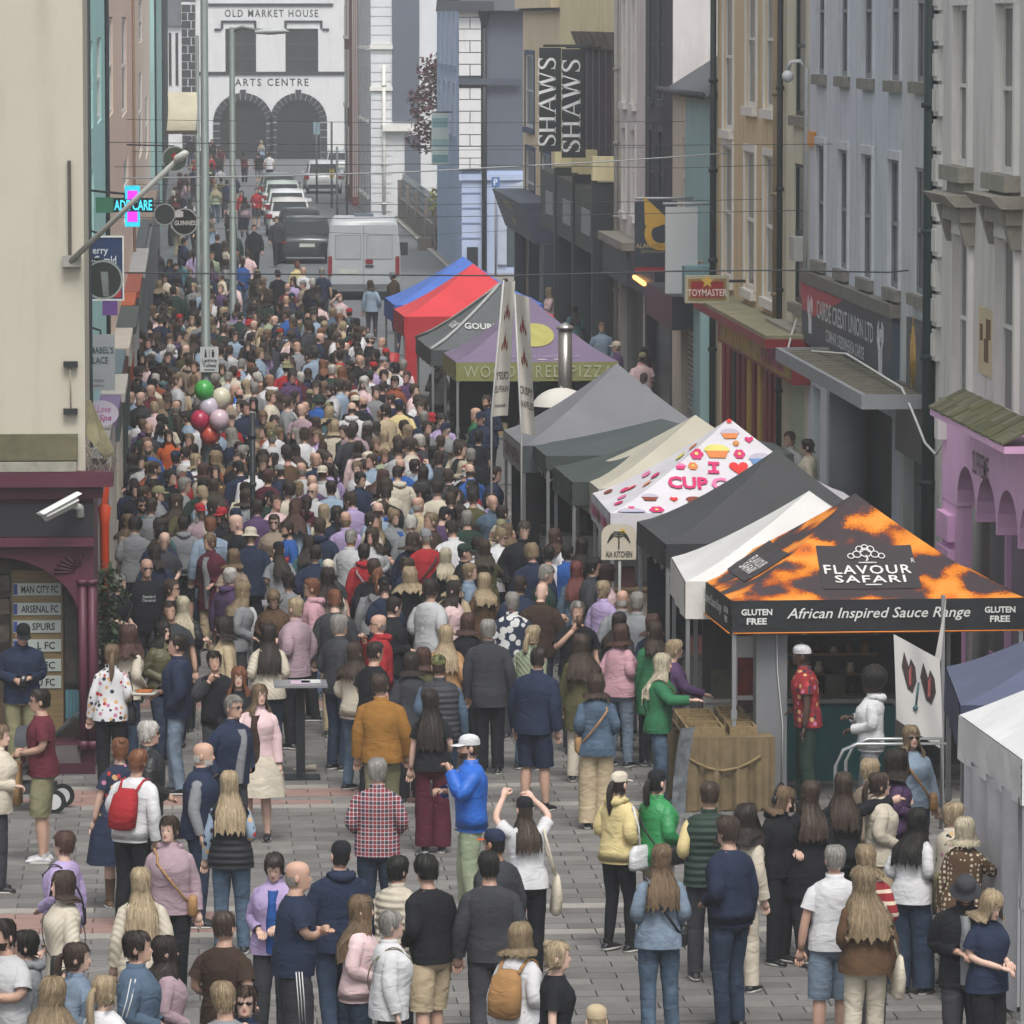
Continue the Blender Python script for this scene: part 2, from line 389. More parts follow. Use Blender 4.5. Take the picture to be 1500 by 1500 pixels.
# slate pent roof, slate by slate
PE = Fr((XR-.76,0,0), (0,-1,0)); e0, e1 = PE.uv(1361,612)[0], PE.uv(1470,655)[0]
slm = [mat(c, .9, .25, 6, .3, 40) for c in ('5d5c3c','66634a','55573e','6c6a54')]
W('roof_board', pink, PS, PF, e0, e1, 3.62, 3.7, -.2, .5)
nsl = 18; sw = (e1-e0)/nsl
for r in range(2):
    for j in range(nsl):
        d0 = .52-r*.2; z0 = 3.71+r*.1+rnd.uniform(-.008,.008); a = e0+j*sw+rnd.uniform(0,.012); b = a+sw-.015
        q = [PF.P(a,z0,d0),PF.P(b,z0,d0),PF.P(b,z0+.12,d0-.24),PF.P(a,z0+.12,d0-.24),PF.P(a,z0+.025,d0),PF.P(b,z0+.025,d0),PF.P(b,z0+.145,d0-.24),PF.P(a,z0+.145,d0-.24)]
        mm = MB(); mm.add(q, [(0,3,2,1),(4,5,6,7),(0,1,5,4),(1,2,6,5),(2,3,7,6),(3,0,4,7)]); mm.build('slate', rnd.choice(slm), PS)
t0 = PF.uv(1437, 668)
wtext(PS, 'SUPREME', mat('4a3040', .5), PF, t0[0], t0[1]-.12, 1.35, .3, .012, bold=.01)
W('alarm_box', white_t, PS, PF, pa+.1, pa+.42, 3.15, 3.5, .003, .12)
# ---- credit union
paleblue = mat('c4c9d2', .85, .06, .6, .1, 20, dirt=.45); paleg = mat('c3c4c5', .85, .07, .6, .1, 20, dirt=.5)
cu0, cu1 = U(1185), U(1321)
sill_l, sill_u = V(1250,400), V(1250,113)
hd_l = V(1250, 222)
wu = []
for a, b in ((1197,1209),(1230,1243),(1264,1279),(1303,1319)):
    c, d = RF.uv(a,300)[0], RF.uv(b,300)[0]
    wu += [(c, d, sill_l, hd_l), (c, d, sill_u, sill_u+2.0)]
R2 = bld('credit_union', 'pale blue credit union with large banner sign and corrugated canopy', RF, cu0, cu1, 11.2, paleblue, wu+[(cu0+2.6, cu1-.9, 0, 2.9), (cu0+.5, cu0+1.7, .3, 2.7)], hd=.11)
sillg = mat('7f7c74', .9, .25, 6, .3, 40)
for h in wu: window(R2, RF, h, mat('7b8083', .5), glass('2f3538'), sillg, mat('c2c5ca', .7), dep=.09)
W('back_wall', mat('1b2423', .6), R2, RF, cu0+2.7, cu1-1., 0, 2.9, -.23, -.21)
mint = mat('9fb39b', .7, .05)
W('side_door', mint, R2, RF, cu0+.5, cu0+1.7, .3, 2.7, -.23, -.15)
vb0, vb1 = V(1250, 533), V(1250, 438)
W('stone_band', mat('6f6c66', .9, .2, 3, .2, 30), R2, RF, cu0+.05, cu1-.05, V(1250,438)+.003, sill_l-.2, -.01, .16)
fas = W('sign_board', mat('3b4750', .5, .12, 1.2), R2, RF, cu0+.1, cu1-.12, vb0, vb1, -.01, .12)
bw = cu1-cu0
m = MB(); m.poly(RF, [(cu0+.12,vb1-.03),(cu0+.12,vb0+.55*(vb1-vb0)),(cu0+.16*bw,vb0+.5*(vb1-vb0)),(cu0+.5*bw,vb1-.03)], .119, .125); m.build('red_corner', mat('b0404c', .5, .2, 3), fas)
wl = mat('c8ccd0', .5, .05)
wtext(fas, 'CAIRDE CREDIT UNION LTD', wl, RF, (cu0+cu1)/2+.1, vb0+.66*(vb1-vb0), bw*.62, (vb1-vb0)*.3, .132, bold=.012)
wtext(fas, 'COMHAR CREIDMHEASA CAIRDE', wl, RF, (cu0+cu1)/2+.2, vb0+.3*(vb1-vb0), bw*.42, (vb1-vb0)*.2, .132, bold=.012)
for ux, sc_ in ((cu0+.115*bw, .8), (cu0+.885*bw, 1.0)):        # a sheltering pair of hands
    mb = MB(); Hh = (vb1-vb0)*.8*sc_; vc = vb0+.52*(vb1-vb0)
    for sg in (-1, 1):
        mb.poly(RF, [(ux+sg*.04,vc-Hh*.5),(ux+sg*.16,vc-Hh*.5),(ux+sg*.2,vc-Hh*.1),(ux+sg*.34,vc+Hh*.1),(ux+sg*.3,vc+Hh*.36),(ux+sg*.16,vc+Hh*.46),(ux+sg*.2,vc+Hh*.14),(ux+sg*.06,vc-Hh*.05)][::sg], .119, .132)
    mb.poly(RF, [(ux+.1*math.cos(t*PI/6), vc+Hh*.2+.1*math.sin(t*PI/6)) for t in range(12)], .119, .132); mb.build('hands_emblem', wl, fas)
# canopy: ribbed sheet behind a deep pale fascia
CA = [RF.uv(1136,524), RF.uv(1257,592)]
pr = .95
CPF = Fr((XR-pr,0,0), (0,-1,0))
c0 = CPF.uv(1136, 520)[0]; c1 = CPF.uv(1262, 580)[0]
can_v = CPF.uv(1196, 551)[1]
m = MB(); m.fbox(RF, c0, c1, can_v-.11, can_v+.09, pr-.07, pr); m.fbox(RF, c0, c0+.06, can_v-.11, can_v+.09, 0, pr-.071); m.fbox(RF, c1-.06, c1, can_v-.11, can_v+.09, .0, pr-.071)
m.fbox(RF, c0+.06, c1-.06, can_v-.09, can_v-.05, .0, pr-.075)
canopy = m.build('canopy', mat('8c8e92', .6, .06, 1.5, dirt=.3), R2)
cp = RF.uv(1253,700)[0]
MB().path([RF.P(cp, 0, .1), RF.P(cp, can_v-.06, .1)], .3, 16).build('column', mat('86868a', .8, .08, 3, .1, 60), R2)
rib = mat('6d6a5c', .8, .35, 4, .3, 30); nr = 26
W('canopy_sheet', mat('55544a', .85, .3, 3), canopy, RF, c0+.06, c1-.06, can_v-.03, can_v-.002, .0, pr-.075)
for j in range(nr):
    a = c0+.1+(c1-c0-.2)*j/nr; W('canopy_rib', rib, canopy, RF, a, a+(c1-c0)/nr*.5, can_v-.002, can_v+.06, .0, pr-.08)
cab = mat('d0d0cc', .5)
pts = [RF.P(*RF.uv(1180,468), .15), RF.P(*RF.uv(1186,492), .3), RF.P(*RF.uv(1200,512), .5)]
pts += [RF.P(c0+(c1-c0)*t, can_v+.12+.15*(1-t), .3) for t in (.35,.5,.65,.8,.93)]
pts += [RF.P(c1+.3, can_v-.1, .3), RF.P(c1+.9, can_v-.5, .2), RF.P(c1+1.6, can_v-.6, .15), RF.P(c1+2.3, can_v-.3, .1)]
MB().path(pts, .018, 6).build('hose_cable', cab, R2)
al = px_rect(RF, 1187, 193, 1196, 215); W('alarm_beacon', mat('d08a20', .4), R2, RF, al[0], al[1], al[2], al[3], .003, .05)
# ---- narrow grey part with gold sign
n0, n1 = cu1+.004, ua-.16
sw_, hw_ = V(1348,432), V(1348,246)
a_, b_ = U(1340), U(1356)
wn2 = [(a_, b_, sw_, hw_), (a_, b_, V(1348,120), V(1348,120)+2.2)]
R2b = bld('narrow_grey_house', 'narrow plain grey house with gold emblem sign beside green drainpipe', RF, n0, n1, 11.3, paleg, wn2+[(n0+.35, n1-.9, 0, 2.5)], hd=.11)
for h in wn2: window(R2b, RF, h, mat('7b8083', .5), glass('2f3538'), sillg, None, dep=.09)
gs = px_rect(RF, 1334, 468, 1355, 568)
sg = W('sign_panel', mat('55565a', .6, .2, 4), R2b, RF, gs[0], gs[1], gs[2], gs[3], .003, .06)
mb = MB(); uc = (gs[0]+gs[1])/2; vc = (gs[2]+gs[3])/2
for k in range(5): mb.path([RF.P(uc+(k-2)*.1, vc-.5+abs(k-2)*.1, .07), RF.P(uc+(k-2)*.1, vc+.5-abs(k-2)*.12, .062)], .009, 5)
for r in (.16, .28): mb.path([RF.P(uc+r*math.cos(t*PI/8), vc-.1+r*1.5*math.sin(t*PI/8), .062) for t in range(17)], .009, 5, cap=False)
mb.build('gold_emblem', mat('b08d4a', .4, .1, 3), sg)
W('glazing', glass('2b3436'), R2b, RF, n0+.35, n1-.9, 0, 2.5, -.23, -.15)
W('door', mat('22302f', .5), R2b, RF, n1-.85, n1-.1, 0, 2.2, .003, .05)
W('stone_cladding', mat('5a5a5b', .5, .2, 2), R2b, RF, n0+.05, n1-.05, 2.52, 3.5, .003, .08)
# ---- narrow cream strip with dark green windows
creamm = mat('ccc8b4', .85, .08, .8, .1, 20, dirt=.5)
s0, s1 = U(1147), cu0-.004
a_, b_ = U(1163), U(1179)
ws = [(a_, b_, V(1170,445), V(1170,240)), (a_, b_, V(1170,170), V(1170,170)+2.3)]
R3 = bld('narrow_cream_house', 'narrow cream house with dark green windows between yellow and pale blue fronts', RF, s0, s1, 10.6, creamm, ws+[(s0+.5, s1-.5, .2, 2.6)])
for h in ws: window(R3, RF, h, mat('26353a', .5), GLD, sillg, None)
pipe(R3, RF, s0+.3, 0, 10.5, mat('1c2426', .5), .05)
W('shop_door', mint, R3, RF, s0+.5, s1-.5, .2, 2.6, -.2, -.1)
W('ledge', stone, R3, RF, s0+.1, s1-.1, 3.3, 3.55, -.01, .3)
mb = MB(); p = RF.uv(1186,100); mb.path([RF.P(p[0], p[1]-4, .06), RF.P(p[0], p[1], .06), RF.P(p[0]-.05, p[1]+.12, .15), RF.P(p[0]-.1, p[1]+.1, .3), RF.P(p[0]-.1, p[1]-.05, .34)], .035, 7)
mb.ball(RF.P(p[0]-.1, p[1]-.13, .34), .1); mb.build('dome_camera', mat('b9bcbd', .4), R3)
W('junction_box', mat('a8a9a5', .6), R3, RF, s1-.9, s1-.2, V(1180,382), V(1180,347), .003, .22)
# ---- ochre house over the toy shop
ochre = mat('ccb792', .85, .08, .7, .1, 20, dirt=.45); whs = mat('d6d4cf', .7, .06)
o0, o1 = U(1050), s0-.004
wo_ = []
sl4, hl4 = V(1099,424), V(1099,222)
for a, b in ((1060,1074),(1092,1107),(1120,1137)): wo_.append((U(a), U(b), sl4, hl4))
su4 = V(1101,156)
for a, b in ((1093,1108),(1120,1137)): wo_.append((U(a), U(b), su4, su4+2.4))
wo_.append((U(1060), U(1074), V(1067,190), V(1067,190)+2.7))
R4 = bld('ochre_house', 'ochre yellow house with white-framed windows above red toy shop', RF, o0, o1, 11., ochre, wo_+[(o0+.8, o1-.4, 0, 2.75)])
for h in wo_: window(R4, RF, h, whs, glass('565e60'), whs, whs)
pipe(R4, RF, o1-.3, 3.3, 10.8, mat('8a7a60', .6)); pipe(R4, RF, o0+.15, 0, 10.8, mat('22292a', .5), .06)
TF = Fr((XR-.55,0,0), (0,-1,0))
red = mat('7f2227', .5, .08, 2); 
f0, f1 = TF.uv(1032,470)[0], TF.uv(1138,540)[0]
fv1, fv0 = TF.uv(1085,480)[1], TF.uv(1085,527)[1]
shop = MB(); shop.fbox(RF, f0, f1, fv0-.06, fv1, 0, .3, taper=.0)
shop.fbox(RF, f0-.1, f1+.1, fv1, fv1+.14, 0, .75); fasc = shop.build('fascia', [red], R4)
yel = mat('c0a24a', .6, .15, 3)
m = MB(); m.poly(RF, [(f0+.3,fv0),(f1-.25,fv0),(f1-.25,fv1-.05),(f0+.9,fv1-.05)], .3, .312); m.build('fascia_panel', mat('a8904e', .6, .5, 3.5), fasc)
wtext(fasc, 'TOYMASTER', mat('b8497e', .5), RF, f1-2.9, (fv0+fv1)/2, 3.6, .46, .325, bold=.03)
for j in range(7): W('fascia_stripe', yel, fasc, RF, f0+1.2+j*.62, f0+1.55+j*.62, fv0+.12, fv1-.16, .311, .318)
W('mossy_ledge', mat('8a866c', .9, .3, 3, .3, 30), fasc, RF, f0-.1, f1+.1, fv1+.141, fv1+.2, 0, .74)
W('glazing', glass('231a1e'), R4, RF, o0+.8, o1-.4, 0, 2.75, -.2, -.15)
for j, c in enumerate((0,0,1,0,0,2,0,2,0,0,0)):
    a = o0+.85+j*(o1-o0-1.4)/11; W('shop_post', [red, mat('2d3630',.6), yel][c], R4, RF, a, a+.42+.1*(j%3), 0, 2.74, -.14, -.02)
# projecting box sign with gold lion figure
SF = Fr((0, -U(1040), 0), (1,0,0))
def proj(px0, py0, px1, py1, Y):                                   # a sign hung square to the street at depth Y
    f = Fr((0,Y,0), (1,0,0)); return f, px_rect(f, px0, py0, px1, py1)
fz, r = proj(1004, 404, 1068, 444, 98.)
sgn = empty('toy_shop_sign', (r[0], 98, r[2]), 0, 'red and gold projecting toy shop box sign', 'sign')
W('sign_case', mat('a7a490', .5), sgn, fz, r[0], r[1], r[2], r[3], -.22, 0)
W('gold_border', mat('8a7340', .5), sgn, fz, r[0]+.05, r[1]-.05, r[2]+.05, r[3]-.05, .0, .008)
W('red_face', mat('8e2326', .5), sgn, fz, r[0]+.1, r[1]-.1, r[2]+.1, r[3]-.1, .008, .016)
wtext(sgn, 'TOYMASTER', mat('d8c9c0', .5), fz, (r[0]+r[1])/2, r[2]+.19, .72, .13, .022, bold=.02)
mb = MB(); uc = (r[0]+r[1])/2
mb.poly(fz, [(uc+.13*math.cos(PI/2+i*PI/5)*(1 if i%2==0 else .45), r[2]+.39+.13*math.sin(PI/2+i*PI/5)*(1 if i%2==0 else .45)) for i in range(10)], .016, .022)
mb.build('gold_star', mat('c9a545', .5), sgn)
MB().path([fz.P(r[1]-.05, r[3]-.1, -.1), (XR, 98.1, r[3]-.1)], .03, 6).build('bracket', mat('333333', .6), sgn)
# ---- low turquoise and cream house with slate roof
l0, l1 = U(985), o0-.004
turq = mat('98bbbc', .8, .08, 1, dirt=.2); creaml = mat('d0c9b9', .85, .08, 1, dirt=.45)
lv = V(1010, 132)
wl_ = [(U(1023), U(1029), V(1026,270), V(1026,165)), (U(1036), U(1042), V(1039,290), V(1039,330)+3.0), (U(1037), U(1043), V(1040,400), V(1040,325))]
wl_ = [(l0+2.2, l0+3.0, 4.6, 6.2), (l0+4.2, l0+5.0, 4.6, 6.2)]
R5 = bld('low_turquoise_house', 'low house in cream and turquoise with slate roof and roller shutter', RF, l0, l1, lv, creaml, wl_+[(l0+2., l1-1.2, 0, 2.6)], rise=2.6, dep=8)
for h in wl_: window(R5, RF, h, whs, GL, whs, None)
W('turquoise_render', turq, R5, RF, l0+3.1, l1-.05, 3.4, lv-.1, .003, .02)
W('turquoise_pilaster', turq, R5, RF, l1-1.5, l1-.05, 0, 3.3, .003, .3)
W('cornice_bracket', mat('6d8e93',.7), R5, RF, l1-1.3, l1-.1, 3.3, 3.9, .003, .6)
W('shutter_box', mat('3b4048',.5), R5, RF, l0+1.9, l1-1.6, 2.6, 3.25, .003, .7)
W('shutter_sign', mat('9a927c',.6,.3,6), R5, RF, l0+2.2, l1-2.2, 3.3, 3.9, .003, .12)
sm_ = mat('9c9fa0', .5)
for j in range(26): W('shutter_slat', sm_, R5, RF, l0+2.05, l1-1.65, .02+j*.1, .09+j*.1, -.2, -.13+.01*(j%2))
MB().path([RF.P(l0-.1, lv-.03, .3), RF.P(l1+.1, lv-.03, .3)], .07, 8).build('gutter', mat('2d3236',.6), R5)
# ---- black house and white house
blackm = mat('30343b', .7, .1, 1, dirt=.1); k0, k1 = U(945), l0-.004
wk = [(k0+a, k0+a+.95, b, c) for a in (1.2, 3.6) for b, c in ((4.4,6.2),(6.9,9.2))]
R6 = bld('black_house', 'tall black painted house with pinkish grey gable above low roof', RF, k0, k1, 12.5, blackm, wk+[(k0+.5,k1-.5,0,2.7)], roofm=SLATE)
for h in wk: window(R6, RF, h, mat('4b5157',.5), GLD, mat('3d4348',.7), mat('454b52',.7))
gab = MB(); gab.add([RF.P(k1+.003,0,0),RF.P(k1+.003,0,-9),RF.P(k1+.003,12.5,-9),RF.P(k1+.003,14.6,-4.5),RF.P(k1+.003,12.5,0)], [(0,1,2,3,4)])
gab.build('gable_render', mat('c6c2c1', .88, .06, .7, .1, 20, dirt=.45), R6)
W('glazing', GLD, R6, RF, k0+.5, k1-.5, 0, 2.7, -.2, -.15)
W('fascia', mat('2a3033',.5), R6, RF, k0+.1, k1-.1, 2.75, 3.5, .003, .35)
mb = MB(); mb.path([RF.P(k0+2.,3.05,.4), RF.P(k1-1.5,3.05,.45)], .05, 6); mb.build('lit_strip_lamp', mat('ffb060', .5, emit=2.2), R6)
h0_, h1_ = U(907), k0-.004
whm = mat('cfcac7', .85, .07, .8, dirt=.45)
ww = [(h0_+a, h0_+a+1.05, b, c) for a in (1.0, 3.6) for b, c in ((4.2,6.1),(6.7,9.1))]
R6b = bld('white_house', 'tall off-white house with plain sash windows beside the black house', RF, h0_, h1_, 12.2, whm, ww+[(h0_+.5,h1_-.5,0,2.7)])
for h in ww: window(R6b, RF, h, whs, glass('565e60'), whs, whs)
pipe(R6b, RF, h0_+.25, 0, 12, mat('9a9894',.6))
W('glazing', GLD, R6b, RF, h0_+.5, h1_-.5, 0, 2.7, -.2, -.15)
W('fascia', mat('3a4448',.5), R6b, RF, h0_+.1, h1_-.1, 2.75, 3.5, .003, .4)
W('shop_ledge', stone, R6b, RF, h0_, h1_, 3.52, 3.7, .003, .5)
# ---- large cream shop with black vertical sign
shy = mat('e2d8ac', .85, .07, .7, .1, 20, dirt=.45); q0_, q1_ = U(820), h0_-.004
big = (U(852), U(903), V(878,243), V(878,72))
R7 = bld('cream_department_store', 'cream yellow department store with tall dark first-floor mullions', RF, q0_, q1_, 11.5, shy, [big, (q0_+1, q1_-1, 0, 2.9)])
W('pane', glass('5a5648'), R7, RF, big[0], big[1], big[2], big[3], -.105, -.08)
dkm = mat('494249', .6)
nm = 6
for j in range(nm):
    a = big[0]+.2+(big[1]-big[0]-.9)*j/(nm-1)
    mu = W('mullion', dkm, R7, RF, a, a+.42, big[2], big[3], -.079, .06)
    W('corbel', mat('5a5550',.8,.3,6), mu, RF, a-.15, a+.57, big[3]+.003, big[3]+.42, .003, .3, taper=-.18)
W('glazing', GLD, R7, RF, q0_+1, q1_-1, 0, 2.9, -.2, -.15)
dk2 = mat('2f3538', .5, .1, 2)
for j in range(3):
    a = q0_+.4+j*(q1_-q0_-.6)/3; b = a+(q1_-q0_-.6)/3-.5
    fp = W('fascia_panel', dk2, R7, RF, a, b, 3.1, 4.6, .003, .55)
    W('panel_plate', mat('8b9092',.4), fp, RF, a+.4*(b-a), a+.85*(b-a), 3.5, 4.1, .55, .57)
    W('pilaster', dk2, R7, RF, b+.05, b+.4, 0, 4.8, .003, .6)
    W('pilaster_head', shy, R7, RF, b, b+.48, 4.85, 5.4, .003, .6)
    W('door_frame', mat('4a5557',.5), R7, RF, a+.2, a+.32, 0, 2.9, .003, .12)
# serif lettering built from strokes
def serif(parent, fr, txt, m, u, v, size, rot90, d):
    mb = MB(); adv = 0
    def put(pts, cx): return [((x+cx)*size, y*size) for x, y in pts]
    def T(x, y): return fr.P(u-y*.78, v+x, d) if rot90 else fr.P(u+x, v+y, d)
    def bar(cx, x0,y0,x1,y1,w):
        dx, dy = x1-x0, y1-y0; l = math.hypot(dx,dy); nx, ny = -dy/l*w/2, dx/l*w/2
        q = put([(x0+nx,y0+ny),(x0-nx,y0-ny),(x1-nx,y1-ny),(x1+nx,y1+ny)], cx); mb.add([T(*p) for p in q], [(0,1,2,3)])
    for ch in txt:
        c = adv
        if ch == 'H':
            bar(c,.1,0,.1,1,.13); bar(c,.6,0,.6,1,.13); bar(c,.1,.5,.6,.5,.06)
            for x in (.1,.6):
                for y in (.02,.98): bar(c,x-.13,y,x+.13,y,.045)
            adv += .86
        elif ch == 'A':
            bar(c,.05,0,.36,1,.06); bar(c,.36,1,.68,0,.13); bar(c,.17,.34,.56,.34,.05)
            for x in (.05,.68): bar(c,x-.11,.02,x+.12,.02,.045)
            adv += .84
        elif ch == 'W':
            bar(c,.03,1,.25,0,.13); bar(c,.25,0,.46,1,.06); bar(c,.46,1,.68,0,.13); bar(c,.68,0,.92,1,.06)
            for x in (.03,.46,.92): bar(c,x-.12,.98,x+.12,.98,.045)
            adv += 1.06
        elif ch == 'S':
            P_ = [(.47,.80,.05),(.42,.92,.06),(.27,.98,.07),(.12,.92,.1),(.07,.78,.12),(.13,.64,.13),(.27,.53,.14),(.42,.42,.13),(.48,.24,.12),(.42,.09,.1),(.27,.02,.07),(.11,.07,.06),(.05,.2,.05)]
            for p, q in zip(P_, P_[1:]): bar(c, p[0],p[1],q[0],q[1],(p[2]+q[2])/2)
            bar(c,.48,.74,.48,.99,.04); bar(c,.05,.02,.05,.27,.04); adv += .62
    mb.build('lettering', m, parent); return adv*size
Ys = 131.
ss = empty('vertical_shop_sign', (10, Ys, 5.5), 0, 'black double-sided vertical sign with white serif letters', 'sign')
for (a, b, c, d, yy) in ((790,70,822,222,Ys+1.2), (823,72,858,231,Ys)):
    fz, r = proj(a, b, c, d, yy)
    pn = W('sign_panel', mat('23262a', .5, .1, 2), ss, fz, r[0], r[1], r[2], r[3], -.06, 0)
    L_ = r[3]-r[2]; serif(pn, fz, 'SHAWS', mat('dcdfe0', .5), r[1]-.13, r[2]+.12, L_*.93/4.24*1.0, True, .006)
    MB().path([fz.P(r[0]+.1, r[3]+.05, -.03), (XR, yy, r[3]+.05)], .035, 6).build('bracket', mat('2b2d2e',.6), ss)
# other hanging signs
fz, r = proj(930, 295, 992, 391, 108.)
hs_ = empty('jeweller_sign', (r[0], 108, r[2]), 0, 'dark hanging sign with golden drop-shaped emblem', 'sign')
W('sign_panel', mat('2c333b', .5, .06, 2), hs_, fz, r[0], r[1], r[2], r[3], -.06, 0)
uc, vc = (r[0]+r[1])/2, r[2]+(r[3]-r[2])*.6; R_ = .33
mb = MB(); O_ = []; I_ = []
for i in range(25):
    a = PI*.98-i/24*PI*1.55; O_.append((uc+.1+R_*math.cos(a), vc-.1+R_*math.sin(a))); I_.append((uc+.1+R_*.52*math.cos(a), vc-.1+R_*.52*math.sin(a)))
O_ = [(uc+.1+R_*math.cos(PI-i/24*PI*2), vc-.12+R_*math.sin(PI-i/24*PI*2)) for i in range(25)]
I_ = [(uc+.1+R_*.58*math.cos(PI-i/24*PI*2), vc-.12+R_*.58*math.sin(PI-i/24*PI*2)) for i in range(25)]
mb.add([fz.P(*p, .006) for p in O_]+[fz.P(*p, .006) for p in I_], [(i, i+1, 26+i, 25+i) for i in range(24)])
mb.add([fz.P(uc-.24,vc+.62,.007), fz.P(uc-.22,vc+.05,.007), fz.P(uc-.02,vc+.0,.007), fz.P(uc+.3,vc+.12,.007)], [(0,1,2,3)])
mb.build('drop_emblem', mat('b08a3a', .4, .1, 2), hs_)
wtext(hs_, 'ALAN DALTON', mat('b09a70',.5), fz, uc, r[2]+.42, .8, .09, .006); wtext(hs_, 'JEWELLERS', mat('8a7d66',.5), fz, uc, r[2]+.3, .6, .07, .006)
W('red_strip', mat('84272c',.5), hs_, fz, r[0], r[1], r[2]-.1, r[2]-.003, -.05, -.01)
MB().path([fz.P(r[0], r[3]+.06, -.03), (XR, 108, r[3]+.06)], .03, 6).build('bracket', mat('9b9d9e',.5), hs_)
fz, r = proj(975, 303, 1022, 430, 104.)
bs = empty('blank_white_sign', (r[0], 104, r[2]), 0, 'blank white hanging sign panel, unlettered', 'sign')
W('sign_panel', mat('b4b8ba', .5, .04, 1), bs, fz, r[0], r[1], r[2], r[3], -.1, 0)
MB().path([fz.P(r[0]-.05, r[3]+.06, -.03), (XR, 104, r[3]+.06)], .03, 6).build('bracket', mat('9b9d9e',.5), bs)
# ---- cream house with blue windows, bar front
cr8 = mat('e2d2b2', .85, .07, .7, .1, 20, dirt=.2); e8, f8 = U(766), q0_-.004
blu = mat('3a4a6e', .6, .1, 2)
w8 = [(U(770), U(783), V(777,187), V(777,80)), (U(771), U(784), V(777,318), V(777,220)), (U(794), U(807), V(800,330), V(800,225))]
R8 = bld('cream_bar_house', 'cream house with blue window frames above navy bar front', RF, e8, f8, V(793,12), cr8, w8+[(e8+1,f8-1,0,2.8)], rise=1.8)
W('parapet_cornice', cr8, R8, RF, e8, f8, V(793,12)+.003, V(793,12)+.5, -.4, .25)
for h in w8: window(R8, RF, h, mat('bfc6cc',.5), glass('4c5560'), blu, blu)
W('glazing', GLD, R8, RF, e8+1, f8-1, 0, 2.8, -.2, -.15)
nvy = mat('3c4656', .5, .08, 2)
bf = MB(); bf.fbox(RF, e8+.5, f8-2.2, 2.5, 3.6, .003, .95, taper=-.4); bf = bf.build('fascia', nvy, R8)
gold = mat('b59a62', .5, .1, 4)
for t_, vv, wd_ in (('MAIN STREET', 3.32, 3.6), ('INN', 2.9, 1.5)):
    write(bf, t_, gold, lambda x, y, vv=vv: RF.P((e8+f8)/2-.9+x, vv+y, 0.96-.4*(3.6-vv-y)/1.1), wd_, .28, bold=.02)
for a in (e8+.6, (e8+f8)/2-1, f8-2.5): W('pilaster', nvy, R8, RF, a, a+.5, 0, 2.5, .003, .3)
# ================================================================ left-hand side
LF = Fr((-1.12,62,0), (.37,208,0))
def LU(px, py=300): return LF.uv(px, py)[0]
CFL = Fr((0,62,0), (1,0,0))
def rectL(*a): return px_rect(CFL, *a)
cream = mat('b1ac9d', .9, .06, .5, .12, 14, dirt=.3)
burg = mat('4d2533', .45, .1, 2); burgd = mat('3f1e2a', .45, .1, 2)
c_r = CFL.uv(124, 500)[0]; top_v = CFL.uv(60, 690)[1]; rr = CFL.uv(138, 900)[0]
L1 = empty('cream_corner_building', (-5,64,0), 0, 'cream rendered corner building with burgundy shopfront and display window', 'building')
mb = MB(); wall_holes(mb, CFL, -12, c_r, top_v, 12, []); shell(mb, CFL, -12, c_r, 12, 3.2)
mb.build('wall', cream, L1); roof(L1, CFL, -12, c_r, 12, 3.2, 1., SLATE)
vtop, vbot = CFL.uv(60,814)[1], CFL.uv(60,1090)[1]
win = (CFL.uv(-60,900)[0], CFL.uv(115,900)[0], vbot, vtop+.02)
mb = MB(); wall_holes(mb, CFL, -12, rr, 0, top_v-.1, [win], .9)
mb.add([CFL.P(rr,0,0),CFL.P(rr,0,-3.2),CFL.P(rr,top_v-.1,-3.2),CFL.P(rr,top_v-.1,0)], [(0,1,2,3)])
shp = mb.build('shopfront', burg, L1)
r = rectL(-200,690,166,712); W('cornice', burg, shp, CFL, r[0], r[1], r[2], r[3], -.6, .22)
r = rectL(-200,712,150,730); W('cornice_moulding', burgd, shp, CFL, r[0], r[1], r[2], r[3], -.5, .12)
r = rectL(-200,738,137,786); W('sign_board', mat('26262b', .4, .06, 2), shp, CFL, r[0], r[1], r[2], r[3], .003, .06)
r = rectL(-200,787,138,800); W('sign_moulding', burg, shp, CFL, r[0], r[1], r[2], r[3], .003, .14)
r = rectL(-200,636,114,674); W('flashing_board', mat('5d5a45', .9, .4, 2.5, .3, 20), L1, CFL, r[0], r[1], r[2], r[3], .003, .1)
r = rectL(-200,676,112,690); W('lead_gutter', mat('8d8b80', .8, .3, 6), L1, CFL, r[0], r[1], r[2]+.004, r[3], .003, .2)
# arched head of the window with a fan carving, column
mb = MB(); a0, a1 = win[0], win[1]; n = 16; rx = 1.05
for i in range(n):
    t0, t1 = i/n, (i+1)/n
    def cur(t): return (a1-rx+rx*math.sin(t*PI/2), vtop-.72+.72*math.cos(t*PI/2))
    p, q = cur(t0), cur(t1)
    mb.add([CFL.P(p[0],p[1],.01), CFL.P(q[0],q[1],.01), CFL.P(q[0],vtop+.03,.01), CFL.P(p[0],vtop+.03,.01)], [(0,1,2,3)])
    mb.add([CFL.P(p[0],p[1],.01), CFL.P(q[0],q[1],.01), CFL.P(q[0],q[1],-.15), CFL.P(p[0],p[1],-.15)], [(0,3,2,1)])
mb.build('arch_head', burg, shp)
mb = MB(); fx, fy = CFL.uv(118,850)
for k in range(7):
    a = PI*.5+PI*.52*k/6; mb.path([CFL.P(fx+.06*math.cos(a), fy+.06*math.sin(a)+.1, .02), CFL.P(fx+.3*math.cos(a), fy+.2*math.sin(a)+.1, .03)], [.008,.02], 5)
mb.build('fan_carving', burgd, shp)
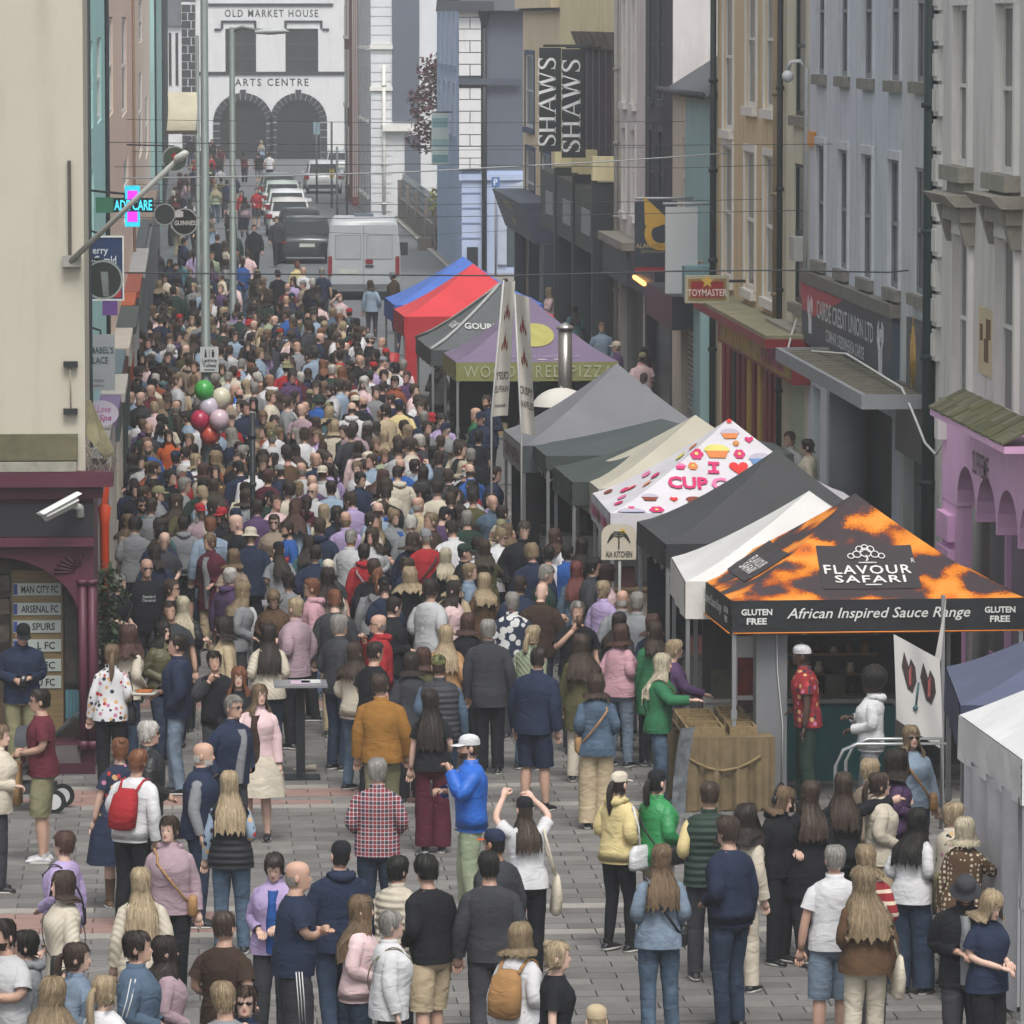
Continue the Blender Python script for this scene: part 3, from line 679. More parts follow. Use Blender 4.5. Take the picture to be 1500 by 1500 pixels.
for px in (122, 136):
    u_ = CFL.uv(px,1000)[0]; mb = MB(); vv = CFL.uv(px,855)[1]
    mb.path([CFL.P(u_,.35,.04), CFL.P(u_,vv,.04)], .05, 10); mb.path([CFL.P(u_,vv,.04), CFL.P(u_,vv+.05,.04)], .07, 10); mb.path([CFL.P(u_,.3,.04), CFL.P(u_,.4,.04)], .07, 10)
    mb.build('column', burg, shp)
r = rectL(75,1092,118,1128); W('riser_panel', mat('57504f', .7, .2, 5), shp, CFL, r[0], r[1], r[2], r[3], .003, .03)
W('plinth', burgd, shp, CFL, -12, rr, 0, .14, .003, .05)
# inside the window: shelves, number plates, bottles; then the glass
MBk = W('window_back', mat('6d5d48', .8, .2, 4), shp, CFL, a0, a1, vbot, vtop, -.88, -.8)
r = rectL(14,842,90,1080); brd = W('display_board', mat('8d7750', .8, .25, 5, stretch=(1,1,8)), shp, CFL, r[0], r[1], r[2], r[3], -.6, -.52)
PL = mat('c3ccc6', .5, .05); 
for i, (t, y) in enumerate((('MAN CITY FC',870),('ARSENAL FC',899),('SPURS',925),('L FC',953),('FC',982),('U FC',1007))):
    q = rectL(17, y-9, 88, y+9); pl = W('number_plate', PL, shp, CFL, q[0], q[1], q[2], q[3], -.518, -.5)
    W('blue_band', mat('3c4f9a', .5), pl, CFL, q[0]+.005, q[0]+.05, q[2]+.01, q[3]-.01, -.5, -.496)
    wd_ = {'MAN CITY FC':.42,'ARSENAL FC':.42,'SPURS':.26,'L FC':.2,'FC':.12,'U FC':.2}[t]
    uc = (q[0]+q[1])/2+.03 if wd_ > .3 else q[1]-.07-wd_/2
    wtext(pl, t, mat('2a302c', .5), CFL, uc, (q[2]+q[3])/2, wd_, .085, -.494, bold=.02)
for x in range(4):
    q = rectL(95+x*5.2, 1018, 99.5+x*5.2, 1060); W('bottle', mat('5d8f9c', .2, .2, 5), shp, CFL, q[0], q[1], q[2], q[3], -.5, -.46)
for y in (870, 905, 945):
    q = rectL(-3, y-26, 12, y); W('display_shelf', mat('54463a', .7, .5, 9), shp, CFL, q[0], q[1], q[2], q[3]-.03, -.6, -.4)
q = rectL(93, 870, 112, 1010); W('display_stand', mat('4a4038', .7, .6, 12), shp, CFL, q[0], q[1], q[2], q[3], -.62, -.55)
gm = bpy.data.materials.new('window_glass'); gm.use_nodes = True; gb = gm.node_tree.nodes['Principled BSDF']
gb.inputs['Base Color'].default_value = (.05,.06,.06,1); gb.inputs['Roughness'].default_value = .03; gb.inputs['Alpha'].default_value = .1; gb.inputs['Specular IOR Level'].default_value = .3
W('shop_pane', gm, shp, CFL, a0, a1, vbot, vtop, -.14, -.13)
# security camera on the fascia
def lp(px, py, d): u, v = CFL.uv(px, py); return CFL.P(u, v, d)
cc = empty('security_camera', lp(115,745,.1), 0, 'white bullet security camera on the burgundy shop fascia', 'camera')
cm = mat('bdbfb9', .4, .08, 6)
MB().path([lp(118,756,.06), lp(118,742,.08), lp(110,738,.25)], [.05,.04,.04], 8).build('bracket', cm, cc)
mb = MB(); p, q = Vector(lp(113,728,.3)), Vector(lp(66,750,.55)); mb.path([p, p.lerp(q,.05), p.lerp(q,.95), q], [.055,.075,.07,.06], 4, smooth=False); mb.build('housing', cm, cc)
mb = MB(); mb.path([p.lerp(q,-.05)+Vector((0,0,.06)), p.lerp(q,1.12)+Vector((0,0,.05))], [.085,.085], 4, smooth=False, flat=.25); mb.build('sun_shield', mat('cfd1cb', .4), cc)
# wall arm lamp with its conduit
la = empty('wall_arm_lamp', lp(108,380,.1), 0, 'long slanting grey lamp arm on the cream corner wall', 'lamp')
MB().path([lp(104,382,.12), lp(262,228,1.2)], [.035,.03], 8).build('arm', mat('9b9c95', .5, .1, 3), la)
a_ = Vector(lp(258,232,1.18)); b_ = Vector(lp(272,219,1.28)); MB().path([a_, a_.lerp(b_,.3), b_], [.04,.08,.05], 8, flat=.6).build('lamp_head', mat('b5b6ae', .4), la)
r = rectL(92,374,119,390); W('wall_box', mat('8e8d86', .6), la, CFL, r[0], r[1], r[2], r[3], .003, .14)
r = rectL(99,235,104,374); W('conduit', mat('4b463f', .6, .3, 8), la, CFL, r[0], r[1], r[2], r[3], .003, .05)
# shutter bracket bar on the lower wall
hb = empty('wall_tie_bar', lp(104,560,.02), 0, 'thin iron tie bar with two black brackets on cream wall', 'fixture')
MB().path([lp(103,537,.06), lp(104,600,.06)], .008, 6).build('rod', mat('8b8270', .6), hb)
for y in (533, 602): q = rectL(93, y-4, 114, y+4); W('bracket', mat('26282a', .6), hb, CFL, q[0], q[1], q[2], q[3], .003, .09)
# pent roof of the next shop and bird-spike mess at the corner
pr_ = empty('lean_to_gutter', lp(145,640,-.4), 0, 'mossy broken pent roof edge with straw at the corner', 'roof edge')
mb = MB(); mb.add([lp(126,592,-.5), lp(132,590,-.5), lp(168,660,.05), lp(152,668,.0), lp(126,640,-.1)], [(0,1,2,3,4)])
mb.add([lp(126,597,-.5), lp(152,674,.0), lp(168,666,.05), lp(168,660,.05), lp(152,668,.0), lp(126,592,-.5)], [(0,1,4,5),(1,2,3,4)])
mb.build('roof_sheet', mat('6f6a52', .9, .35, 4, .4, 20), pr_)
mb = MB()
for i in range(130):
    a = Vector(lp(rnd.uniform(126,164), rnd.uniform(650,692), rnd.uniform(-.3,.1))); mb.path([a, a+Vector((rnd.gauss(0,.05), rnd.gauss(0,.03), rnd.gauss(0,.06)))], .004, 3, smooth=False)
mb.build('straw', mat('7c7361', .9, .3, 10), pr_, kind='stuff')
# ---- receding houses
def lpipe(R, f, u, m): return MB().path([f.P(u,0,.03), f.P(u,10.4,.03)], .035, 8).build('drainpipe', m, R)
def lbld(name, label, px0, px1, h, m, wins, fm=None, dep=7, off=0, u0=None, u1=None):
    u0 = LU(px0) if u0 is None else u0; u1 = LU(px1) if u1 is None else u1
    f = Fr(Vector((-1.12,62,0))+LF.n*off, LF.u)
    hs_ = [px_rect(f, *w_) if max(w_) > 30 else w_ for w_ in wins]
    R = bld(name, label, f, u0, u1, h, m, hs_, dep)
    for h_ in hs_: window(R, f, h_, fm or whs, glass('525a5c'), None, None)
    return R, f, u0, u1
turq2 = mat('a8d2ce', .8, .07, 1, dirt=.15); pinkb = mat('e2cbbb', .85, .07, .8, dirt=.2); pinkc = mat('e2d2c4', .85, .07, .8, dirt=.2)
tealm = mat('9dc0bc', .8, .08, 1, dirt=.2); dgm = mat('2a3834', .7, .1, 1)
R, f, u0, u1 = lbld('turquoise_house', 'turquoise house squeezed beside the cream corner building', 128, 155, 11, turq2, [(131,60,136,190),(142,55,148,180),(132,250,137,370)], u0=3.6)
lpipe(R, f, u1-.1, mat('2b2f33', .6)); lpipe(R, f, 4.2, mat('33373a', .6))
R, f, u0, u1 = lbld('salmon_house', 'salmon pink house with pale sills and copper downpipe', 157, 195, 11, pinkb, [(159,25,165,170),(178,25,185,170),(181,232,188,320)])
lpipe(R, f, u1-.4, mat('8d7462', .6))
R, f, u0, u1 = lbld('pale_pink_house', 'pale pink house further along with tall sash windows', 195.4, 221, 11, pinkc, [(203,0,208,62),(203,105,208,230),(213,140,217,230)], u0=None)
W('shopfront', mat('5d6266', .6, .2, 1), R, f, u0, u1, 0, 3.2, .003, .3)

R, f, u0, u1 = lbld('teal_house', 'slim teal house beyond the pink terrace', 222, 234, 10.5, tealm, [], off=.12)
lpipe(R, f, u0+1, mat('262c2f', .6))
R, f, u0, u1 = lbld('dark_green_house', 'dark green house at the far end of the left terrace', 234.4, 243, 10.5, dgm, [], off=.16)
# ---- the little shopfronts below them, each with its own colours
SHOPS = [(4.0,9.,'8d8a86','5d5966','grey flower shop front'),(9.2,13.5,'6a5478','b9b2ac','violet beauty salon front'),(13.7,18.,'a9a29a','4d5a58','stone-coloured cafe front'),(18.2,24.,'54666c','b0a68e','slate blue bookmaker front'),(24.2,30.,'b3aca0','6d3f3a','cream barber front'),(30.2,37.,'3f4a48','a8a59e','dark green grocer front'),(37.3,42.,'a8522a','7d7a76','orange shopfront with tilted grey board'),(42.2,50.,'8f4630','55504e','rust red shopfront'),(50.3,62.,'9a9c9c','6a7072','pale grey shopfront'),(62.3,80.,'444c50','8b8378','charcoal pub front'),(80.3,104.,'86766a','5a6468','brown timber shopfront')]
for k, (a, b, c1, c2, lb) in enumerate(SHOPS):
    R = empty('shopfront', LF.P((a+b)/2, 0, .1), 0, lb+' along the left pavement', 'shopfront'); pr_d = .06+.05*(k%3); m1, m2 = mat(c1,.6,.15,1.5,dirt=.3), mat(c2,.6,.15,1.5,dirt=.2)
    W('fascia', m2, R, LF, a+.05, b-.05, 2.75, 3.3, .003, pr_d+.1); W('cornice', m1, R, LF, a, b, 3.302, 3.42, .003, pr_d+.18); W('stall_riser', m1, R, LF, a+.3, b-.3, 0, .5, .003, pr_d-.02)
    for u_ in (a, (a+b)/2-.15, b-.3): W('pilaster', m1, R, LF, u_+.01, u_+.29, 0, 2.74, .003, pr_d)
    W('shop_pane', GLD, R, LF, a+.3, (a+b)/2-.15, .5, 2.7, .003, .02); W('door', mat(c2,.5,.1,2), R, LF, (a+b)/2+.15, b-.3, .5, 2.7, .003, .03)
# ---- hanging signs along the left side
def hang(name, label, px, Y, face, depth=.06, cat='sign'):
    f, r = proj(*px, Y); root = empty(name, f.P(r[0], r[2]), 0, label, cat)
    W('sign_panel', face, root, f, r[0], r[1], r[2], r[3], -depth, 0)
    MB().path([f.P((r[0]+r[1])/2, r[3], -depth/2), f.P((r[0]+r[1])/2, r[3]+.05, -depth/2), (-1.15, Y, r[3]+.1)], .015, 5).build('bracket', mat('2b2d2e', .6), root)
    return root, f, r
S, f, r = hang('estate_agent_sign', 'navy estate agent sign with white lettering and red corner', (112,348,179,438), 68, mat('2c3c5e', .5, .06, 2))
wtext(S, 'Sherry', mat('c9ccd0', .5), f, r[0]+.24, r[3]-.17, .3, .12, .006, bold=.012); wtext(S, 'FitzGerald', mat('c9ccd0', .5), f, r[0]+.28, r[3]-.28, .42, .11, .006, bold=.012)
m = MB(); m.poly(f, [(r[1]-.17,r[2]+.02),(r[1]-.02,r[2]+.02),(r[1]-.02,r[2]+.15),(r[1]-.1,r[2]+.15)], 0, .005); m.build('red_corner', mat('a8282c', .5), S)
m = MB(); t = .02
for a, b, c, d in ((r[0],r[1],r[2]-t,r[2]-.001),(r[0],r[1],r[3]+.001,r[3]+t),(r[1]+.001,r[1]+t,r[2]-t,r[3]+t),(r[0]-t,r[0]-.001,r[2]-t,r[3]+t)): m.fbox(f, a, b, c, d, -.07, .01)
m.build('white_edge', whs, S)
def disc(name, label, px, py, rad, Y, m, cat='sign'):
    c = atY(px, py, Y); root = empty(name, c, 0, label, cat); s_ = Y/FPX
    mb = MB(); mb.path([c, c+Vector((0,.12,0))], rad*s_, 28, smooth=False); mb.build('sign_face', m, root)
    mb = MB(); fr_ = Fr((0,Y-.004,0),(1,0,0)); n = 28
    O_ = [(c.x+math.cos(2*PI*i/n)*rad*s_, c.z+math.sin(2*PI*i/n)*rad*s_) for i in range(n)]; I_ = [(c.x+math.cos(2*PI*i/n)*rad*s_*.9, c.z+math.sin(2*PI*i/n)*rad*s_*.9) for i in range(n)]
    mb.add([fr_.P(*p) for p in O_]+[fr_.P(*p) for p in I_], [(i,(i+1)%n,n+(i+1)%n,n+i) for i in range(n)]); mb.build('rim', mat('8d918e', .4), root)
    MB().path([c+Vector((0,.06,rad*s_)), Vector((-1.2,Y+.06,c.z+rad*s_+.03))], .015, 5).build('bracket', mat('2b2d2e', .6), root)
    return root, Fr((0,Y-.006,0),(1,0,0)), c, s_
S, f, c, s_ = disc('round_beer_sign', 'round green beer sign with a red star', 256, 233, 19, 110, mat('3f4a40', .4, .2, 2))
mb = MB(); mb.poly(f, [(c.x+.09*math.cos(PI/2+i*PI/5)*(1 if i%2==0 else .42), c.z+.06+.09*math.sin(PI/2+i*PI/5)*(1 if i%2==0 else .42)) for i in range(10)], 0, .004); mb.build('red_star', mat('a02024', .5), S)
S, f, c, s_ = disc('round_stout_sign', 'round black stout sign with white lettering', 270, 325, 20, 105, mat('1f2123', .4))
wtext(S, 'GUINNESS', mat('c5c5c0', .5), f, c.x+.03, c.z-.02, .44, .09, .003, bold=.01)
mb = MB(); mb.poly(f, [(c.x-.22,c.z+.06),(c.x-.02,c.z+.1),(c.x-.02,c.z+.2),(c.x-.1,c.z+.23),(c.x-.2,c.z+.2)], 0, .004); mb.build('pale_patch', mat('a9aba8', .5), S)
S, f, c, s_ = disc('dark_round_sign', 'plain dark round hanging sign with faded figure', 241, 314, 16, 98, mat('2f3435', .5, .2, 2))
S, f, c, s_ = disc('dark_bar_sign', 'large dark round sign hanging below the estate agent sign', 151, 410, 29, 66.6, mat('2c302f', .5, .25, 2))
mb = MB(); mb.poly(f, [(c.x+.0,c.z-.2),(c.x+.07,c.z-.2),(c.x+.06,c.z+.1),(c.x-.03,c.z+.1)], 0, .003); mb.build('faded_figure', mat('737a78', .6, .3, 9), S)
S, f, r = hang('cafe_hanging_sign', 'grey hanging shop sign with dark capitals', (126,490,168,572), 70, mat('97989a', .5, .05, 2))
wtext(S, "MABEL'S", mat('2f4a4c', .5), f, r[0]+.2, r[3]-.2, .3, .085, .006, bold=.012); wtext(S, 'PLACE', mat('2f4a4c', .5), f, r[0]+.16, r[3]-.33, .24, .085, .006, bold=.012)
for i, t in enumerate(('Vintage', 'Gallery')): wtext(S, t, mat('6a6d78', .5), f, r[0]+.14, r[2]+.13-i*.07, .18, .05, .006)
c = atY(147, 606, 69); S = empty('oval_spa_sign', c, 0, 'oval white sign with pink script lettering', 'sign')
mb = MB(); n = 28; fr_ = Fr((0,69,0),(1,0,0)); mb.poly(fr_, [(c.x+.23*math.cos(2*PI*i/n), c.z+.165*math.sin(2*PI*i/n)) for i in range(n)], -.05, 0); mb.build('sign_panel', mat('bdb3c0', .5, .05), S)
wtext(S, 'I Love', mat('b04488', .5), fr_, c.x+.02, c.z+.06, .22, .09, .004, shear=.3); wtext(S, 'Spa', mat('a03078', .5), fr_, c.x+.06, c.z-.06, .16, .1, .004, shear=.2, bold=.01)
MB().path([c+Vector((-.1,.02,.17)), Vector((-1.2,69.02,c.z+.25))], .012, 5).build('bracket', mat('2b2d2e', .6), S)
# pharmacy cross: a lit sign
S, f, r = hang('pharmacy_cross_sign', 'lit pharmacy cross in magenta and cyan with scrolling text', (140,290,225,311), 68, mat('20282a', .4))
q = px_rect(f, 140,290,166,311); W('green_end', mat('3c6e56', .5), S, f, q[0], q[1], q[2]-.006, q[3]+.006, -.066, .006)
for nm, a in (('upper_arm',(183,272,205,292)), ('lower_arm',(183,310,205,332))):
    q = px_rect(f, *a); o = W(nm, mat('30b4cc', .5, .3, 30, emit=.55), S, f, q[0], q[1], q[2], q[3], -.05, .008)
    W('magenta_light', mat('c030d0', .5, .15, 60, emit=.75), o, f, q[0]+.03, q[1]-.03, q[2]+(.0 if nm == 'upper_arm' else .06), q[3]-(.06 if nm == 'upper_arm' else 0), .008, .014)
q = px_rect(f, 166,292,224,309); wtext(S, 'ADE CARE', mat('40c0d8', .5, emit=.8), f, (q[0]+q[1])/2, (q[2]+q[3])/2, (q[1]-q[0])*.96, .13, .012, bold=.02)
# ivory canvas awning high on the left
aw = empty('canvas_awning', atY(262,165,120), 0, 'curved ivory canvas awning on dark frame', 'awning')
f, r = proj(244,135,286,190,150)
mb = MB(); mb.grid(lambda s, t: f.P(r[0]+(r[1]-r[0])*(s+.06*math.sin(t*2.4)), r[2]+(r[3]-r[2])*t, .9*math.cos(t*PI/2)), 6, 10); mb.build('canvas', mat('b3ad98', .8, .12, 3, .2, 10), aw)
W('frame_bar', mat('4c443c', .6), aw, f, r[0]-.02, r[1]+.05, r[2]-.1, r[2]-.002, .85, .95)
# clutter on the ledges, purple flag
S, f, r = hang('purple_banner', 'small purple cloth banner below the signs', (150,438,172,462), 71, mat('6a4a86', .8, .2, 6), .02)
# ================================================================ the far end: old market house
MF = Fr((0,336,0), (1,0,0))
def MU(x, y=100): return MF.uv(x, y)
whw = mat('cfd0d1', .85, .06, .5, .08, 10, dirt=.2); blk = mat('2a2d31', .7, .1, 1)
u0, u1 = MU(287)[0], MU(517)[0]
def mr(*a): return px_rect(MF, *a)
wA, wB = mr(330,42,375,108), mr(418,42,466,108)
vb = 0.; arA, arB = mr(322,146,390,232), mr(405,146,469,232)
arA = (arA[0], arA[1], 0, arA[3]); arB = (arB[0], arB[1], 0, arB[3])
M = empty('market_house', ((u0+u1)/2, 340, 0), 0, 'white old market house with black trim and twin arches closing the street', 'building')
mb = MB(); wall_holes(mb, MF, u0, u1, 0, 9.9, [wA, wB, arA, arB], .35); shell(mb, MF, u0, u1, 9.9, 12)
mb.add([MF.P(u0,9.9,0), MF.P(u1,9.9,0), MF.P((u0+u1)/2,13.5,0)], [(0,1,2)]); mb.build('wall', whw, M)
mb = MB(); P = MF.P; um = (u0+u1)/2
mb.add([P(u0-.3,9.7,.2),P(um,13.7,.2),P(um,13.7,-12),P(u0-.3,9.7,-12),P(u1+.3,9.7,.2),P(u1+.3,9.7,-12)], [(0,1,2,3),(1,4,5,2)]); mb.build('roof', SLATE, M)
for w_ in (wA, wB): window(M, MF, w_, mat('33373a', .5), glass('2c2f30'), None, None, dep=.3, bars=2, mull=1)
for ar in (arA, arB):
    a, b, _, t = ar; c = (a+b)/2; R_ = (b-a)/2; sp = t-R_
    W('glazing', glass('262a2c'), M, MF, a, b, 0, t, -.33, -.28)
    mb = MB(); n = 14
    for i in range(n):
        t0, t1 = PI*i/n, PI*(i+1)/n
        p, q = (c-R_*math.cos(t0), sp+R_*math.sin(t0)), (c-R_*math.cos(t1), sp+R_*math.sin(t1))
        mb.add([P(p[0],p[1],.0),P(q[0],q[1],.0),P(q[0],t,.0),P(p[0],t,.0)], [(0,1,2,3)]); mb.add([P(p[0],p[1],.0),P(q[0],q[1],.0),P(q[0],q[1],-.3),P(p[0],p[1],-.3)], [(0,3,2,1)])
    mb.build('spandrel', whw, M)
    nv = 15
    for i in range(nv):
        t0, t1 = PI*(i+.06)/nv, PI*(i+.94)/nv; k = R_+(.62 if i == nv//2 else .42)
        V_ = [(c-R_*math.cos(t0), sp+R_*math.sin(t0)), (c-k*math.cos(t0), sp+k*math.sin(t0)), (c-k*math.cos(t1), sp+k*math.sin(t1)), (c-R_*math.cos(t1), sp+R_*math.sin(t1))]
        MB().poly(MF, V_, .002, .06+(.05 if i == nv//2 else 0)).build('voussoir', blk, M)
    for j in range(5):
        for s_ in (-1, 1):
            x0 = a-.42 if s_ < 0 else b; vv = .02+j*(sp-.05)/5
            W('jamb_block', blk, M, MF, x0+(.0 if s_ < 0 else .003), x0+(.417 if s_ < 0 else .42), vv, vv+(sp-.05)/5-.06, .002, .05)
q = mr(287,105,517,110); W('string_course', blk, M, MF, u0, u1, q[2], q[3], .002, .09)
q = mr(305,5,488,9); W('string_course', blk, M, MF, q[0], q[1], q[2], q[3], .002, .09)
for a in ((314,30,385,45), (407,30,482,45)):
    q = mr(*a); t = .14
    W('hood_mould', blk, M, MF, q[0]+.4, q[1]-.4, q[3]-t, q[3], .002, .08); 
    for x0, x1, x2, x3 in ((q[0]+.4, q[0]+.54, q[0], q[0]+.4), (q[1]-.54, q[1]-.4, q[1]-.4, q[1])):
        W('hood_stop', blk, M, MF, x0, x1, q[2]+t, q[3]-t-.002, .002, .08); W('hood_foot', blk, M, MF, x2, x3+.0, q[2], q[2]+t-.002, .002, .08)
q = mr(329,14,466,25); wtext(M, 'OLD MARKET HOUSE', blk, MF, (q[0]+q[1])/2, (q[2]+q[3])/2, q[1]-q[0], q[3]-q[2], .012, bold=.012, spacing=1.25)
q = mr(344,115,452,126); wtext(M, 'ARTS CENTRE', blk, MF, (q[0]+q[1])/2, (q[2]+q[3])/2, q[1]-q[0], q[3]-q[2], .012, bold=.012, spacing=1.3)
for (x0, x1) in ((266, 286.5), (504, 517)):                      # black quoins with white joints
    a, b = MU(x0)[0], MU(x1)[0]; v = 0.; k = 0
    W('quoin_backing', whw, M, MF, a, b, 0, 9.6, -.3 if x0 < 280 else .002, .03)
    while v < 9.2:
        cut = a+(b-a)*(.45 if k % 2 else .7)
        W('quoin', blk, M, MF, a+.02, cut-.03, v, v+.44, .03, .07); W('quoin', blk, M, MF, cut+.03, b-.02, v, v+.44, .03, .07); v += .5; k += 1
a, b = MU(225)[0], MU(266)[0]
LW = bld('market_house_wing', 'low white wing with slate roof left of the market house', MF, a, b, MU(250,36)[1], whw, [], 8, rise=3.2)
for x0 in (247, 257): q = mr(x0,48,x0+4,125); W('black_strip', blk, LW, MF, q[0], q[1], q[2], q[3], .002, .05)
bld('far_terrace', 'grey far terrace beside the market house', Fr((0,345,0),(1,0,0)), MU(517)[0], MU(700)[0]+10, 12, mat('8d9092', .85, .1, .5), [], 8)
bld('far_terrace_west', 'grey far terrace hidden behind the left houses', Fr((0,350,0),(1,0,0)), -30, MU(225)[0]-.5, 11, mat('8d8c8a', .85, .1, .5), [], 8)
# ---- slate-hung blue house standing forward on the right
BF = Fr((0,182.5,0), (1,0,0)); BS = Fr((9.45,0,0), (0,-1,0))
def br(*a): return px_rect(BF, *a)
x0 = 9.45; slate_w = mat('5a606c', .8, .08, .5, .1, 6); blue = mat('a6b4d0', .75, .07, .6, dirt=.15)
vs_ = BF.uv(700,250)[1]; v118 = BF.uv(700,118)[1]; v20 = BF.uv(700,12)[1]
wsd = [(-199+a, -197.9+a, b, c) for a in (1.2,4.6,8.,11.4) for b, c in ((4.6,6.4),(7.,8.8))]
R9 = empty('blue_slate_house', (12,190,0), 0, 'blue and slate grey house with white banded corner pilaster', 'building')
mb = MB(); wall_holes(mb, BF, x0, 18, vs_, v20, []); mb.build('slate_wall', slate_w, R9)
mb = MB(); aw_ = br(742,300,764,392); wall_holes(mb, BF, x0, 18, 0, vs_, [(aw_[0], aw_[1]+.9, aw_[2], aw_[3])]); 
wall_holes(mb, BS, -200, -182.5, 0, v20, wsd); mb.add([BF.P(18,0,0),BF.P(18,0,-17.5),BF.P(18,v20,-17.5),BF.P(18,v20,0)], [(0,1,2,3)])
mb.build('wall', blue, R9); roof(R9, BF, x0, 18, v20, 17.5, 3, SLATE, .5)
for h in wsd: window(R9, BS, h, mat('9aa6b0',.5), GL, mat('7f8ca6',.7), mat('aab4c4',.7))
W('pane', glass('4c585c'), R9, BF, aw_[0], aw_[1]+.9, aw_[2], aw_[3], -.2, -.15)
mb = MB(); c_ = (aw_[0]+aw_[1]+.9)/2; rw = (aw_[1]+.9-aw_[0])/2
for i in range(14):
    t0, t1 = PI*i/14, PI*(i+1)/14
    V_ = [(c_-r_*math.cos(t), aw_[3]-.1+r_*math.sin(t)*.9) for r_, t in ((rw,t0),(rw+.3,t0),(rw+.3,t1),(rw,t1))]; mb.poly(BF, V_, .002, .1)
mb.fbox(BF, aw_[0]-.3, aw_[0]-.003, .4, aw_[3]-.1, .002, .1); mb.build('arch_surround', mat('a9b2c2', .7), R9)
mb = MB(); mb.poly(BF, [(c_-rw*math.cos(PI*i/12), aw_[3]+rw*.9*math.sin(PI*i/12)-.1) for i in range(13)], .002, .02); mb.build('fanlight', glass('4c585c'), R9)
pb_ = br(672,14,704,250); v = vs_+.05; k = 0
while v < v20-.1:
    if abs(v+.2-v118) > .35:
        if k % 2: W('block', whw, R9, BF, pb_[0], pb_[1], v, v+.36, .003, .16)
        else:
            mm_ = (pb_[0]+pb_[1])/2; W('block', whw, R9, BF, pb_[0], mm_-.015, v, v+.36, .003, .16); W('block', whw, R9, BF, mm_+.015, pb_[1], v, v+.36, .003, .16)
    v += .39; k += 1
W('block_bed', mat('3b4048',.8), R9, BF, pb_[0], pb_[1], vs_, v20, -.01, .14)
q = br(672,115,763,124); W('string_course', mat('4a505b',.8), R9, BF, q[0], q[1], q[2], q[3], .165, .24)
q = br(672,255,764,264); W('string_course', blue, R9, BF, q[0], q[1]+.3, q[2], q[3], .002, .1)
for y in (282, 304, 326, 348): q = br(673,y,704,y+2); W('channel', mat('6d7a98',.8), R9, BF, q[0], q[1], q[2], q[3], .002, .02)
q = br(640,6,722,16); W('eave_cornice', mat('3f434a',.7), R9, BF, q[0], q[1], q[2], q[3]+.1, -.3, .5)
q = br(706,14,712,410); mb = MB(); uu = (q[0]+q[1])/2; mb.path([BF.P(uu,0,.12), BF.P(uu,q[3]-.6,.12)], .085, 8)
mb.path([BF.P(uu,q[3]-.6,.12), BF.P(uu,q[3]-.2,.12), BF.P(uu,q[3]+.1,.12)], [.09,.2,.26], 8); mb.build('drainpipe', mat('2a2d33',.5), R9)
q = br(684,362,700,394); W('door', mat('24272b',.5), R9, BF, q[0], q[1], 0, q[3], .002, .06)
q = br(718,258,728,272); pk = empty('parking_sign', BF.P((q[0]+q[1])/2, 0, 1.2), 0, 'small blue parking sign on a grey post', 'sign')
W('sign_plate', mat('4a6a9c',.5), pk, BF, q[0]-.02, q[1]+.02, q[2], q[3], 1.2, 1.22); wtext(pk, 'P', mat('c5ccd6',.5), BF, (q[0]+q[1])/2, (q[2]+q[3])/2, .13, .22, 1.224, bold=.03)
MB().path([BF.P((q[0]+q[1])/2,0,1.17), BF.P((q[0]+q[1])/2,q[3],1.17)], .035, 6).build('post', mat('7d8183',.5), pk)
f, r = proj(632,165,657,242,188); bn = empty('pale_street_banner', f.P(r[0],r[2]), 0, 'pale teal and white banner hanging from the blue house', 'banner')
W('banner_cloth', mat('9fadab',.7,.1,2), bn, f, r[0], r[1], r[2], r[3], -.03, 0)
for a, b, c in ((.05,.2,'5f8588'),(.35,.5,'78979a'),(.72,.9,'6a8f92')): W('banner_band', mat(c,.7), bn, f, r[0]+.03, r[1]-.03, r[2]+(r[3]-r[2])*a, r[2]+(r[3]-r[2])*b, .0, .005)
MB().path([f.P(r[0],r[3]+.02,-.02), (9.5,188,r[3]+.02)], .03, 6).build('bracket', mat('444',.6) if False else mat('444444',.6), bn)
# ---- white house with slate panels, railings, garden
WF = Fr((0,236,0),(1,0,0)); WS = Fr((8.3,0,0),(0,-1,0))
def wr(*a): return px_rect(WF, *a)
ln = mat('cacbcd', .85, .06, .6, .1, 10, dirt=.15)
R10 = empty('white_banded_house', (11,243,0), 0, 'white banded house with tall dark slate panel beyond railings', 'building')
wsd = [(-251+a, -250+a, b, c) for a in (1.5,5.,8.5,11.5) for b, c in ((.9,3.),(4.2,6.4),(7.4,9.4))]
mb = MB(); wall_holes(mb, WF, 8.3, 13, 0, 12, []); wall_holes(mb, WS, -252, -236, 0, 12, wsd); mb.build('wall', ln, R10); roof(R10, WF, 8.3, 13, 12, 16, 2, SLATE)
for h in wsd: window(R10, WS, h, mat('3f5a58',.5), GL, whs, None)
q = wr(574,-60,614,178); W('slate_panel', slate_w, R10, WF, q[0], q[1], q[2], q[3], .002, .06)
q = wr(593,200,616,300); W('slate_panel', slate_w, R10, WF, q[0], q[1], q[2], q[3], .002, .06)
v = .3
while v < 11: W('band', ln, R10, WF, 8.3, wr(572,0,573,1)[1], v, v+.36, .002, .035); v += .4
q = wr(560,183,604,192); W('ledge', whs, R10, WF, q[0], q[1], q[2], q[3], .06, .4)
q = wr(535,65,575,72); W('string_course', whs, R10, WF, 8.25, q[1], q[2], q[3], .04, .15); q = wr(535,127,575,133); W('string_course', whs, R10, WF, 8.25, q[1], q[2], q[3], .04, .15)
pipe(R10, WF, wr(562,0,564,1)[0], 0, 6.6, whs, .08)
RB = empty('red_brick_house', (9,258,0), 0, 'narrow red brick house front with white window stripes', 'building')
